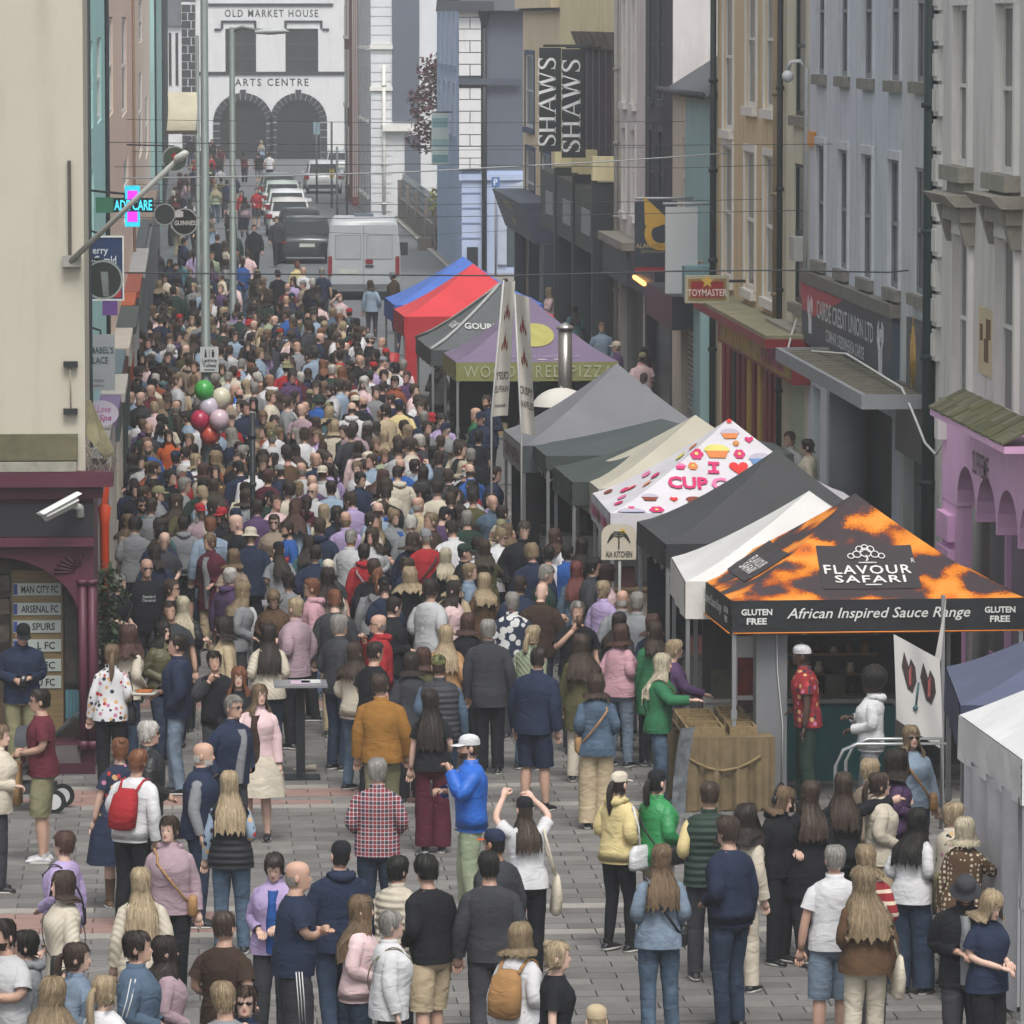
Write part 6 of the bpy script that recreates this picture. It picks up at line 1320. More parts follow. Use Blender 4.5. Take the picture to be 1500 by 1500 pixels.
class PM:                                     # fast mesh collector
    def __init__(s): s.v = []; s.f = []; s.m = []; s.n = 0
    def rings(s, R, mi=0, cap0=True, cap1=True):
        n = len(R[0]); k = len(R); b = s.n; s.v += R; s.n += n*k
        for i in range(k-1):
            o = b+i*n
            s.f += [(o+j, o+(j+1)%n, o+n+(j+1)%n, o+n+j) for j in range(n)]
        if cap0: s.f.append(tuple(range(b+n-1, b-1, -1)))
        if cap1: s.f.append(tuple(range(b+(k-1)*n, b+k*n)))
        s.m += [mi]*(len(s.f)-len(s.m))
    def add(s, V, F, mi=0):
        b = s.n; s.v.append(np.array(V)); s.n += len(V); s.f += [tuple(i+b for i in f) for f in F]; s.m += [mi]*len(F)
    def limb(s, pts, rad, n=9, mi=0, fold=0., seed=0, flat=1., sub=0, cap=(True,True)):
        P = [np.array(p, float) for p in pts]; rad = list(rad)
        if sub:
            Q, r2 = [], []
            for i in range(len(P)-1):
                for k in range(sub): a = k/sub; Q.append(P[i]*(1-a)+P[i+1]*a); r2.append(rad[i]*(1-a)+rad[i+1]*a)
            Q.append(P[-1]); r2.append(rad[-1])
            for _ in range(2):
                Q = [Q[0]]+[(Q[i-1]+2*Q[i]+Q[i+1])/4 for i in range(1, len(Q)-1)]+[Q[-1]]
            P, rad = Q, r2
        R = []; k = len(P); prev = None
        for i in range(k):
            t = P[min(i+1,k-1)]-P[max(i-1,0)]; t = t/(np.linalg.norm(t)+1e-9)
            a = np.array((1.,0,0)) if abs(t[0]) < .9 else np.array((0,1.,0)); 
            x = np.cross(np.array((0,1.,0)) if abs(t[1]) < .8 else np.array((0,0,1.)), t); x /= np.linalg.norm(x)+1e-9
            if prev is not None and np.dot(x, prev) < 0: x = -x
            prev = x; y = np.cross(t, x); th = np.linspace(0, 2*PI, n, endpoint=False)
            r = rad[i]*(1+fold*np.sin(i*2.1+seed+2*np.sin(th+seed))*np.sin(th*2+seed*1.3+i*.7)) if fold else np.full(n, rad[i])
            R.append(P[i]+np.outer(r*np.cos(th), x)+np.outer(r*np.sin(th)*flat, y))
        s.rings(R, mi, *cap)
    def ball(s, c, r, n=8, k=6, mi=0):
        r = np.array(r if hasattr(r, '__len__') else (r,r,r)); V = []
        for i in range(k+1):
            a = -PI/2+PI*i/k; rr = max(.02, math.cos(a)); V.append(ringz((c[0],c[1],c[2]+r[2]*math.sin(a)), r[0]*rr, r[1]*rr, n))
        s.rings(V, mi)
    def mesh(s, name, mats, parent):
        if isinstance(parent, Crowd): parent.take(s, mats); return None
        me = bpy.data.meshes.new(name); V = warp(np.concatenate(s.v)) if s.v else np.zeros((0,3))
        me.from_pydata(V.tolist(), [], s.f)
        for m in mats: me.materials.append(m)
        if len(mats) > 1: me.polygons.foreach_set('material_index', s.m)
        me.polygons.foreach_set('use_smooth', [True]*len(s.f)); me.update()
        if parent is None: return me
        o = bpy.data.objects.new(name, me); COL.objects.link(o); o.parent = parent; return o
COLR = dict(black='1d1e21', charcoal='35363a', grey='76787b', lightgrey='a5a6a8', white='bcbcbe', cream='b5ad9d', beige='a5967c', tan='94714a', brown='54402f', darkbrown='382c25', taupe='837668', navy='232b3e', blue='2a4f8c', royal='2159ad', lightblue='7f8fa0', denim='485869', darkdenim='2b3646', paledenim='697786', teal='3f6266', aqua='74a5a5', green='2f6444', brightgreen='2b7d47', darkgreen='26362f', olive='4c4a32', khaki='77755a', sage='87917a', yellow='bfb080', mustard='86602e', orange='b0562e', rust='7d4632', red='93292e', darkred='7d252b', maroon='57262f', burgundy='4a1f2a', pink='b38c95', palepink='c6adae', mauve='958189', lilac='9a8aad', purple='4d3a58', magenta='9d4a78', gold='a58a4e', silver='999da0')
CNAME = dict(lightgrey='light grey', lightblue='light blue', darkbrown='dark brown', darkgreen='dark green', brightgreen='bright green', darkred='dark red', palepink='pale pink', paledenim='pale denim', darkdenim='dark denim', royal='royal blue')
def cname(c): return CNAME.get(c, c)
HAIRC = dict(black='15130f', dark='261e19', brown='392d24', light='65533f', blonde='94846a', platinum='a9a08a', ginger='6c452f', auburn='442e27', grey='7d7a75', white='aeaba5', sandy='7b6b53', pinkred='5f3330')
SKINS = dict(f='bf9f8f', m='b08e7c', r='b68d80', t='94705a', d='46332a')
def cloth(c, kind='plain'):
    h = COLR.get(c, c); key = ('cloth', c, kind)
    if key in MATS: return MATS[key]
    if kind in ('plain','denim','leather','shiny'):
        def fab(n, L, co, b):
            c_ = hexc(h); v_ = {'denim':.3,'plain':.14}.get(kind,.12)
            b.inputs['Roughness'].default_value = {'leather':.45,'shiny':.5}.get(kind,.9); b.inputs['Specular IOR Level'].default_value = .35 if kind in ('leather','shiny') else .12
            oi = N(n, 'ShaderNodeObjectInfo'); va = N(n, 'ShaderNodeVectorMath', operation='ADD'); L.new(co, va.inputs[0]); L.new(oi.outputs['Location'], va.inputs[1])
            mp = N(n, 'ShaderNodeMapping'); mp.inputs['Scale'].default_value = (1,1,1.7); mp.inputs['Rotation'].default_value = (.5,.4,0); L.new(va.outputs[0], mp.inputs[0])
            wr = N(n, 'ShaderNodeTexNoise', Scale=5.5, Detail=2., Roughness=.5, Distortion=1.3); L.new(mp.outputs[0], wr.inputs['Vector'])
            fi = N(n, 'ShaderNodeTexNoise', Scale=140. if kind != 'denim' else 90., Detail=2.); L.new(co, fi.inputs['Vector'])
            b1 = N(n, 'ShaderNodeBump', Strength=.4, Distance=.045); L.new(wr.outputs['Fac'], b1.inputs['Height'])
            b2 = N(n, 'ShaderNodeBump', Strength=.25, Distance=.006); L.new(fi.outputs['Fac'], b2.inputs['Height']); L.new(b1.outputs[0], b2.inputs['Normal']); L.new(b2.outputs[0], b.inputs['Normal'])
            cn = N(n, 'ShaderNodeTexNoise', Scale=9. if kind == 'denim' else 5., Detail=5.); L.new(va.outputs[0], cn.inputs['Vector'])
            return ramp(n, L, cn.outputs['Fac'], [(.3,tuple(x*(1-v_) for x in c_)),(.72,tuple(min(1,x*(1+v_)) for x in c_))])
        MATS[key] = ramp_mat(('r',)+key, fab); return MATS[key]
    def build(n, L, co, b):
        if kind in ('quilt', 'puffer'):
            wv = N(n, 'ShaderNodeTexWave', Scale=5.2 if kind == 'puffer' else 9., Distortion=.6); wv.bands_direction = 'Z' if kind == 'puffer' else 'DIAGONAL'; L.new(co, wv.inputs['Vector'])
            bp = N(n, 'ShaderNodeBump', Strength=.5 if kind == 'puffer' else .22, Distance=.02); L.new(wv.outputs['Fac'], bp.inputs['Height']); L.new(bp.outputs[0], b.inputs['Normal']); b.inputs['Roughness'].default_value = .6
            nz = N(n, 'ShaderNodeTexNoise', Scale=5.0); L.new(co, nz.inputs['Vector']); c_ = hexc(h)
            return ramp(n, L, nz.outputs['Fac'], [(.3,tuple(x*.85 for x in c_)),(.7,tuple(min(1,x*1.1) for x in c_))])
        if kind == 'plaid':
            out = None
            for d, col, s_ in (('X','4a1f2a',4.5),('Z','4a1f2a',4.5),('X','b9b2b0',9.),('Z','b9b2b0',9.)):
                wv = N(n, 'ShaderNodeTexWave', Scale=s_); wv.bands_direction = d; L.new(co, wv.inputs['Vector']); m_ = N(n, 'ShaderNodeMath', operation='GREATER_THAN'); m_.inputs[1].default_value = .62 if s_ < 5 else .9; L.new(wv.outputs['Fac'], m_.inputs[0])
                mx = N(n, 'ShaderNodeMixRGB'); k = N(n, 'ShaderNodeMath', operation='MULTIPLY'); k.inputs[1].default_value = .6; L.new(m_.outputs[0], k.inputs[0]); L.new(k.outputs[0], mx.inputs[0])
                if out is None: mx.inputs[1].default_value = hexc(h)+(1,)
                else: L.new(out, mx.inputs[1])
                mx.inputs[2].default_value = hexc('7d2630' if s_ < 5 else col)+(1,); out = mx.outputs[0]
            return out
        if kind in ('stripe', 'bands'):
            wv = N(n, 'ShaderNodeTexWave', Scale=3.2 if kind == 'stripe' else 1.6); wv.bands_direction = 'Z'; L.new(co, wv.inputs['Vector'])
            o2 = {'black':'bab8b4','red':'c0b09c','darkred':'c0b09c','cream':'a07a5a'}.get(c, 'b9b8b6')
            if kind == 'bands': return ramp(n, L, wv.outputs['Fac'], [(0,h),(.35,'b8a58e'),(.6,'94744a'),(.85,'b98c84')], True)
            return ramp(n, L, wv.outputs['Fac'], [(0,h),(.55 if c != 'darkred' else .78,o2)], True)
        if kind in ('dots', 'floral', 'leopard', 'palm', 'camo'):
            if kind == 'camo':
                nz = N(n, 'ShaderNodeTexNoise', Scale=13.0, Detail=1.0); L.new(co, nz.inputs['Vector']); return ramp(n, L, nz.outputs['Fac'], [(0,'23261c'),(.45,'4c5234'),(.54,'7c7450'),(.6,'34402a')], True)
            vo = N(n, 'ShaderNodeTexVoronoi', Scale=dict(dots=21., floral=15., leopard=30., palm=11.)[kind])
            if kind == 'dots': vo.inputs['Randomness'].default_value = .25
            L.new(co, vo.inputs['Vector'])
            if kind == 'dots': return ramp(n, L, vo.outputs['Distance'], [(0,'bcb29c'),(.34,h)], True)
            if kind == 'leopard':
                return ramp(n, L, vo.outputs['Distance'], [(0,'6b5434'),(.22,'1f1a16'),(.42,h)], True)
            a = ramp(n, L, vo.outputs['Distance'], [(0,(1,1,1)),(.36 if kind == 'floral' else .5,(0,0,0))], True)
            mx = N(n, 'ShaderNodeMixRGB'); L.new(a, mx.inputs[0]); mx.inputs[1].default_value = hexc(h)+(1,)
            if kind == 'palm': mx.inputs[2].default_value = hexc('b9bab8')+(1,)
            else: L.new(ramp(n, L, vo.outputs['Color'], [(0,'a03a3a'),(.3,'b8956a'),(.55,'2c2f3a'),(.75,'a56a86')], True), mx.inputs[2])
            return mx.outputs[0]
    MATS[key] = ramp_mat(('r',)+key, build); return MATS[key]
def skin(k): return mat(SKINS[k], .55, .1, 9, .06, 60, spec=.35)
def hairm(k): return mat(HAIRC[k], .55, .42, 34, .7, 70, spec=.3, stretch=(1.6,1.6,.1))
def fuzz(z, th, sd, a): return 1+a*(np.sin(3*th+sd+z*9)+.7*np.sin(5*th-sd*2+z*17)+.5*np.sin(2*th+z*31+sd))
ARM = {'down':((.235,-.03,1.12),(.25,.03,.87)), 'bent':((.24,-.075,1.13),(.12,.15,1.02)), 'hold':((.235,-.05,1.14),(.06,.19,1.09)), 'drink':((.25,.10,1.17),(.07,.17,1.40)), 'cross':((.235,.05,1.15),(-.06,.21,1.17)),
       'pocket':((.27,-.07,1.13),(.2,.05,.94)), 'shade':((.33,.13,1.42),(.13,.17,1.60)), 'out':((.25,.13,1.2),(.22,.37,1.22)), 'up':((.32,.12,1.5),(.15,.24,1.66)), 'phone':((.235,.0,1.13),(.09,.22,1.2)), 'table':((.24,.12,1.16),(.18,.36,1.08)), 'shoulder':((.34,.06,1.38),(.5,.12,1.44))}
FR = np.array
def head_rings(n, fem):
    j = .93 if fem else 1.
    Z = [(1.435,.064*j,.066*j,-.012),(1.465,.056*j,.060*j,-.008),(1.49,.054*j,.066,.002),(1.5,.048,.080,.016),(1.512,.052,.087,.013),(1.528,.058,.090,.008),(1.540,.061,.091,.006),(1.552,.065,.092,.004),(1.57,.069,.093,.002),(1.588,.072,.094,0),(1.605,.0735,.095,-.001),(1.622,.075,.097,-.002),(1.645,.0755,.098,-.004),(1.668,.073,.094,-.006),(1.69,.064,.083,-.008),(1.707,.046,.060,-.009),(1.716,.024,.032,-.009),(1.7185,.006,.008,-.009)]
    return Z
def build_head(pm, lod, fem, skin_i=0, lip_i=1, eye_i=2, brow_i=3, beard=None, b_i=4):
    Z = head_rings(0, fem); n = 30 if lod == 0 else 14 if lod == 1 else 10
    u = np.linspace(-1, 1, n, endpoint=False)+1/n
    th = PI/2 + (np.sign(u)*np.abs(u)**(1.45 if lod == 0 else 1.15))*PI          # denser towards the face (+y)
    R = []
    for z, rx, ry, yo in Z:
        x, y = rx*np.cos(th), ry*np.sin(th)+yo
        a = np.arctan2(np.cos(th), np.sin(th))                                # 0 at the front
        fz = lambda c, s: math.exp(-((z-c)/s)**2)
        d = .024*np.exp(-(a/.15)**2)*(fz(1.566,.012)+.55*fz(1.585,.016)) - .010*np.exp(-((np.abs(a)-.36)/.15)**2)*fz(1.603,.012) + .004*np.exp(-(a/.6)**2)*fz(1.628,.01)
        d += .006*np.exp(-(a/.28)**2)*fz(1.537,.009) + .006*np.exp(-(a/.3)**2)*fz(1.505,.01) - .004*np.exp(-(a/.3)**2)*fz(1.523,.006)
        R.append(np.stack([x, y+d*1.0, np.full(n, z)], 1))
    f0 = len(pm.f); pm.rings(R, skin_i, False, True)
    if lod == 0 or True:
        k = len(Z); zz = [q[0] for q in Z]
        for i in range(k-1):
            for j in range(n):
                f = f0+i*n+j; zc = (zz[i]+zz[i+1])/2; tm = (th[j]+th[(j+1)%n])/2 if j < n-1 else PI*1.5; a = abs((tm-PI/2+PI)%(2*PI)-PI)
                if lod == 0 and abs(zc-1.536) < .011 and a < .3: pm.m[f] = lip_i
                elif lod == 0 and abs(zc-1.626) < .006 and .14 < a < .62: pm.m[f] = brow_i
                if beard and a < 1.35 and (zc < 1.530 or (zc < 1.556 and (a > .32 or zc > 1.544))) and zc > 1.487: pm.m[f] = b_i
    for s in (-1, 1):
        pm.ball((s*.076,-.008,1.585), (.012,.022,.034), 8 if lod < 2 else 5, 5 if lod < 2 else 3, skin_i)
        if lod == 0:
            pm.ball((s*.031,.079,1.604), (.0135,.007,.0075), 8, 5, 5); pm.ball((s*.031,.0845,1.604), (.0062,.003,.0066), 6, 4, eye_i)
        elif lod >= 1: pm.ball((s*.031,.083,1.604), (.013,.005,.006), 6 if lod < 2 else 4, 4 if lod < 2 else 2, eye_i)
    return R
def hand(pm, W, E, lod, grip, mi=0):
    W, E = FR(W), FR(E); t = W-E; t /= np.linalg.norm(t); up = FR((0,0,1.)) if abs(t[2]) < .8 else FR((0,1.,0))
    sx = np.cross(t, up); sx /= np.linalg.norm(sx); dn = np.cross(t, sx)
    if dn[2] > 0: dn = -dn
    s = np.sign(W[0]) if abs(W[0]) > .02 else 1
    if lod == 2: pm.limb([W-t*.01, W+t*.05, W+t*.12+dn*.02, W+t*.16+dn*.04], [.025,.042,.036,.015], 6, mi, flat=.6); return
    ax = sx*s
    pm.limb([W-t*.02, W+t*.015, W+t*.05, W+t*.09], [.024,.033,.041,.036], 8, mi, flat=.5 if lod == 0 else .55)
    c = .75 if grip else .28
    for k, (o, l) in enumerate(((-.03,.062),(-.01,.075),(.01,.07),(.028,.054))):
        p = W+t*.085+sx*o; q = p+t*l*.45*(1-c*.3)+dn*l*.35*c; r = q+t*l*.35*(1-c)+dn*l*.5*c; e = r+(t*(.4-c*.9)+dn*.45*c)*l*.5
        pm.limb([p, q, r, e], [.0105,.010,.009,.006], 5 if lod else 6, mi)
    p = W+t*.03-ax*.028; pm.limb([p, p+t*.03-ax*.022+dn*.01, p+t*.062-ax*.02+dn*.022], [.013,.012,.007], 5, mi)
BODYP = dict(m=dict(hip=(.172,.122), waist=(.160,.118), chest=(.188,.132), sh=.186), f=dict(hip=(.182,.128), waist=(.142,.108), chest=(.165,.130), sh=.158), k=dict(hip=(.15,.11), waist=(.14,.105), chest=(.15,.11), sh=.145))
def make_person(name, root, S, lod):
    """S: sex, build, arms, legs, hair, colours ... ; parts are children of root, in the person's own axes (facing +y)"""
    rn = random.Random(S['seed']); WARP[:] = [rn.uniform(-.05,.05), rn.uniform(-.02,.10), rn.uniform(-.2,.2), rn.uniform(-.03,.03)]; fem = S['sex'] == 'f'; bp = BODYP['k' if S.get('kid') else S['sex']]; g = S.get('girth', 1.); sd = rn.uniform(0, 6)
    hx, hy = bp['hip'][0]*g, bp['hip'][1]*g; wx, wy = bp['waist'][0]*g*(1.08 if g > 1.05 else 1), bp['waist'][1]*g*(1.15 if g > 1.05 else 1); cx, cy = bp['chest'][0]*(g*.5+.5), bp['chest'][1]*(g*.5+.5); sh = bp['sh']
    n = (22, 16, 10)[lod]; an = (10, 8, 6)[lod]
    hd_y, hd_p = math.radians(S.get('look', 0)), math.radians(S.get('nod', 0))
    # ---- body: head, neck, trunk as one loft, limbs rooted inside it
    pm = PM(); build_head(pm, lod, fem, beard=S.get('beard'))
    V = np.concatenate(pm.v); piv = FR((0,-.01,1.47)); w_ = np.clip((V[:,2]-1.44)/.06, 0, 1)[:,None]; Q = (V-piv)*(1-.06*w_)
    cp, sp = math.cos(-hd_p), math.sin(-hd_p); Q = np.stack([Q[:,0], Q[:,1]*cp-Q[:,2]*sp, Q[:,1]*sp+Q[:,2]*cp], 1); c_, s_ = math.cos(hd_y), math.sin(hd_y); Q = np.stack([Q[:,0]*c_-Q[:,1]*s_, Q[:,0]*s_+Q[:,1]*c_, Q[:,2]], 1)
    pm.v = [V*(1-w_)+(Q+piv)*w_]
    def turn(P):
        Q = (np.asarray(P)-piv)*.945; Q = np.stack([Q[:,0], Q[:,1]*cp-Q[:,2]*sp, Q[:,1]*sp+Q[:,2]*cp], 1); return np.stack([Q[:,0]*c_-Q[:,1]*s_, Q[:,0]*s_+Q[:,1]*c_, Q[:,2]], 1)+piv
    bust = .02 if fem and not S.get('kid') else 0.
    TR = [(.80,.11,.10,0,0),(.84,hx*.95,hy*.95,0,-.01),(.92,hx,hy,0,-.008),(1.0,(hx+wx)/2,(hy+wy)/2,0,0),(1.07,wx,wy,0,.004),(1.16,(wx+cx)/2,(wy+cy)/2,0,.006+bust*.4),(1.25,cx,cy,0,.006+bust),(1.32,cx*.99,cy*.96,0,.002+bust*.4),(1.375,sh*.93,cy*.82,0,-.008),(1.405,sh*.78,cy*.68,0,-.012),(1.43,sh*.5,.075,0,-.014),(1.452,.066,.066,0,-.012)]
    pm.rings([ringz((0,yo,z), rx*.96, ry*.96, n, 2.3) for z, rx, ry, _, yo in TR], 0, True, False)
    arms = S['arms']; AL = []
    for s, a in ((1, arms[0]), (-1, arms[1])):
        E, Wp = ARM[a]; k = sh/.186; E = FR((s*E[0]*(.9*k+.1), E[1], E[2])); Wp = FR((s*Wp[0]*(.7+.3*k), Wp[1], Wp[2])); 
        j = rn.uniform(-.02,.02); E = E+FR((0,j,j*.5)); Wp = Wp+FR((0,j,-j)); S0 = FR((s*(sh-.03), -.01, 1.35)); AL.append((S0, E, Wp, s, a))
        pm.limb([S0, (S0+E)/2, E, (E+Wp)/2, Wp], [.05,.045,.038,.037,.026] if not fem else [.043,.039,.033,.032,.023], an, 0, sub=2 if lod < 2 else 0)
        if a != 'pocket' and not (lod == 2 and rn.random() < .3): hand(pm, Wp, E, lod, a in ('drink','hold','phone','up'))
    legs = S.get('legs', 'stand'); LG = []
    for s in (-1, 1):
        st = {'stand':0., 'walk':.17*s*S.get('lead', 1), 'shift':.03*s}[legs]; sp_ = .085+.02*(legs == 'shift')
        H = FR((s*.085*g, 0, .88)); A = FR((s*sp_, st*1.25, .085+max(0,-st)*.25)); K = (H+A)/2+FR((0, .035+max(0,-st)*.25, .02)); LG.append((H, K, A, s, st))
        pm.limb([H, (H+K)/2, K, (K+A)/2+FR((0,-.02,.03)), A, A+FR((0,0,-.05))], [r_*(1. if S['bot'] in ('shorts','longshorts','skirt','dress') else .72) for r_ in (.088*g,.075*g,.054,.056,.036,.034)], an, 0, sub=2 if lod < 2 else 0)
    sm = skin(S['skin']); hm = hairm(S['hairc'])
    pm.mesh('body', [sm, mat('a86a62',.5) if fem else mat('a5746a',.6), mat('231c18',.3), hm, hm, mat('b9b4ac',.4)], root)
    # ---- upper garment
    top = S['top']; tk = S.get('topk', 'plain'); off = {'tee':.012,'shirt':.016,'jumper':.022,'hoodie':.028,'jacket':.03,'coat':.034,'puffer':.046,'gilet':.036,'dress':.014,'crop':.02,'blazer':.028}[top]
    hem = {'tee':.86,'shirt':.84,'jumper':.86,'hoodie':.85,'jacket':.83,'coat':.62,'puffer':.82,'gilet':.83,'dress':.95,'crop':.98,'blazer':.76}[top]+rn.uniform(-.015,.015)
    loose = S.get('loose', 0.); tp = PM(); R = []
    zs = [hem]+[z for z in (.72,.80,.88,.96,1.02,1.08,1.14,1.20,1.26,1.32,1.36) if z > hem+.03]+[1.385,1.405,1.425]
    if lod == 2: zs = [hem]+[z for z in (.9,1.06,1.2,1.32) if z > hem+.03]+[1.39,1.425]
    tz = [q[0] for q in TR]; tt = np.linspace(0, 2*PI, n, endpoint=False)
    for z in zs:
        rx = np.interp(z, tz, [q[1] for q in TR]); ry = np.interp(z, tz, [q[2] for q in TR]); yo = np.interp(z, tz, [q[4] for q in TR])
        if z < .92: rx, ry = max(rx, hx), max(ry, hy)
        o = max(off, .026 if z < 1.08 else 0)*(1 if z < 1.36 else .6)+loose*(.03 if z < 1.3 else 0); amp = (.016 if z < 1.3 else .004)*(1.3 if off > .025 else 1)
        r_ = ringz((0,yo,z), rx+o, ry+o, n, 2.25); ff = fuzz(z, tt, sd, amp)[:,None]; r_[:,:2] = r_[:,:2]*ff; R.append(r_)
    if top in ('jumper','hoodie','crop') or (top == 'jacket' and tk == 'shiny'): R[0][:,:2] *= .93; R.insert(1, R[0]*FR((1,1,1))+FR((0,0,.045))); R[1][:,:2] *= 1.0
    nk = .072 if top in ('tee','dress') else .068
    R.append(ringz((0,-.012,1.437), nk+.014, nk+.012, n)); R.append(ringz((0,-.012,1.452), nk, nk, n))
    if top in ('jacket','coat','shirt','hoodie','puffer','blazer','gilet') or S.get('collar'): R.append(ringz((0,-.014,1.485), nk+.004, nk+.004, n)); R.append(ringz((0,-.014,1.47), nk-.008, nk-.008, n))
    tp.rings(R, 0, False, False)
    slv = S.get('sleeve', {'tee':'short','gilet':'none','dress':'short'}.get(top, 'long'))
    so_ = off*.75+.004; smi = 1 if S.get('slc') else 0
    if top == 'gilet': slv = 'long' if S.get('slc') else 'short'
    for S0, E, Wp, s, a in AL:
        ar = [.056,.05,.044,.042,.034] if not fem else [.05,.045,.039,.036,.03]; ar = [r+so_+loose*.008 for r in ar]
        if top == 'gilet' and smi: ar = [r-.022 for r in ar]
        if slv == 'long':
            M1 = E*.5+Wp*.5; end = Wp*.96+E*.04; tp.limb([S0+FR((-s*.05,0,.02)), S0+FR((s*.005,0,-.01)), (S0+E)/2, E, M1, end], [ar[0]*.55,ar[0]*.98,ar[1],ar[2]*1.04,ar[3],ar[4]], an+2, smi, .05 if lod < 2 else 0, sd+s, sub=3 if lod == 0 else 2 if lod == 1 else 0, cap=(True,False))
        elif slv == 'short':
            end = S0*.32+E*.68; tp.limb([S0+FR((-s*.05,0,.02)), S0+FR((s*.005,0,-.01)), (S0+E)/2, end], [ar[0]*.55,ar[0],ar[1]*1.1,ar[1]*1.14], an+2, smi, .03, sd+s, sub=2 if lod < 2 else 0, cap=(True,False))
        elif slv == 'elbow': tp.limb([S0+FR((-s*.02,0,0)), (S0+E)/2, E], [ar[0],ar[1]*1.08,ar[2]*1.2], an+2, smi, .03, sd+s, sub=2, cap=(True,False))
    if top == 'hoodie' or S.get('hood'):
        hp = PM(); tp.limb([(-.085,.02,1.44),(-.10,-.06,1.45),(-.05,-.115,1.44),(0,-.125,1.425),(.05,-.115,1.44),(.10,-.06,1.45),(.085,.02,1.44)], [.022,.034,.042,.046,.042,.034,.022], 8, 0, .06, sd, sub=2)
    tm = [cloth(S['topc'], tk)] + ([cloth(S['slc'], S.get('slk','plain'))] if smi else [])
    tn = {'tee':'t_shirt','shirt':'shirt','jumper':'jumper','hoodie':'hoodie','jacket':'jacket','coat':'coat','puffer':'puffer_jacket','gilet':'gilet','dress':'dress_top','crop':'jumper','blazer':'blazer'}[top]
    tp.mesh(tn, tm, root)
    if S.get('inner') and lod < 2:                 # open jacket: a strip of shirt down the front
        ip = PM(); ip.rings([ringz((0,.03+np.interp(z,tz,[q[4] for q in TR])+off*.65, z), .055+.02*(z < 1.2), np.interp(z,tz,[q[2] for q in TR])+off*.55, n) for z in (hem+.02,.95,1.05,1.15,1.25,1.33,1.39)], 0, False, False); ip.mesh('inner_shirt', [cloth(S['inner'])], root)
    # ---- lower garment
    bt = S['bot']; bm = [cloth(S['botc'], 'denim' if bt in ('jeans','wide') and 'denim' in S['botc'] else S.get('botk','plain'))]; lp_ = PM()
    if bt in ('skirt', 'dress'):
        L0 = .45 if bt == 'dress' else S.get('len', .5); R = []
        for z in (1.02,.95,.86,.75,.62,L0):
            t = (1.02-z)/(1.02-L0); rx = wx+.02+(hx+.05-wx)*min(1,t*2.2)+.07*t; ry = wy+.02+(hy+.03-wy)*min(1,t*2.2)+.07*t; th = np.linspace(0,2*PI,n*2,endpoint=False); r_ = ringz((0,-.004,z), rx, ry, n*2); r_[:,:2] *= (1+.05*t*np.sin(th*7+sd))[:,None]; R.append(r_)
        lp_.rings(R, 0, True, False)
    else:
        zend = {'shorts':.47,'longshorts':.42}.get(bt, None); wide = {'wide':.05,'trousers':.016,'jeans':.010,'leggings':.0,'shorts':.03,'longshorts':.035,'joggers':.02}[bt]
        lp_.rings([ringz((0,-.004,1.03), wx+.008, wy+.008, n, 2.3), ringz((0,-.006,.97), (wx+hx)/2+.012, (wy+hy)/2+.01, n, 2.3), ringz((0,-.01,.9), hx+.010, hy+.010, n, 2.3), ringz((0,-.008,.84), hx*.97, hy*.97, n, 2.3), ringz((0,0,.785), hx*.72, hy*.7, n, 2.3)], 0, True, True)
        for H, K, A, s, st in LG:
            kr = .062+wide; arr = .05+wide*1.1
            if zend: T = K+(H-K)*max(0,(zend-K[2])/(H[2]-K[2])) if zend > K[2] else K+(A-K)*(K[2]-zend)/(K[2]-A[2]); lp_.limb([H, H*.5+K*.5, T], [.098*g,.088*g+wide*.6,.072*g+wide*.8], an+2, 0, .04, sd+s, sub=3, cap=(True,False))
            else: lp_.limb([H, H*.5+K*.5, K, K*.5+A*.5, A+FR((0,0,-.02))], [.098*g,.085*g+wide*.4,kr,kr*.93,arr if bt != 'leggings' else .042], an+2, 0, .035, sd+s, sub=4 if lod == 0 else 3 if lod == 1 else 0, cap=(True,False))
    lp_.mesh({'skirt':'skirt','dress':'dress_skirt','shorts':'shorts','longshorts':'shorts','leggings':'leggings','jeans':'jeans','wide':'wide_trousers','joggers':'joggers','trousers':'trousers'}[bt], bm, root)
    if S.get('trim') and lod < 2:
        wm = mat('bdbdbd',.7)
        if 'leg' in S['trim']:
            for H, K, A, s, st in LG:
                for o in (-.022, 0, .022): q = PM(); q.limb([H+FR((s*.118*g,o,.02)), H*.5+K*.5+FR((s*.118*g,o,0)), K+FR((s*.105,o,-.02))], [.005]*3, 5); q.mesh('side_stripe', [wm], root)
        if 'arm' in S['trim']:
            for S0, E, Wp, s, a in AL:
                for o in (-.016, .016): q = PM(); q.limb([S0+FR((s*.05,o,.05)), (S0+E)/2+FR((s*.075,o,.02)), E+FR((s*.066,o-.01,.01))], [.005]*3, 5); q.mesh('sleeve_stripe', [wm], root)
        if 'chest' in S['trim'] or 'back' in S['trim']:
            yy = (cy+off+.028) if 'chest' in S['trim'] else -(cy+off+.022); sg = -1 if yy > 0 else 1
            for k, (t_, wd_, ht_, zz) in enumerate(S['print']):
                Vg, Fg = glyphs(t_, .01, 1., 0.); q = PM(); q.add(FR([(sg*x*wd_, yy-(abs(x)**2)*.05*(1 if yy > 0 else -1), zz+y*ht_) for x, y in Vg]), Fg); q.mesh('chest_print' if yy > 0 else 'back_print', [mat('b4b8b8',.7)], root)
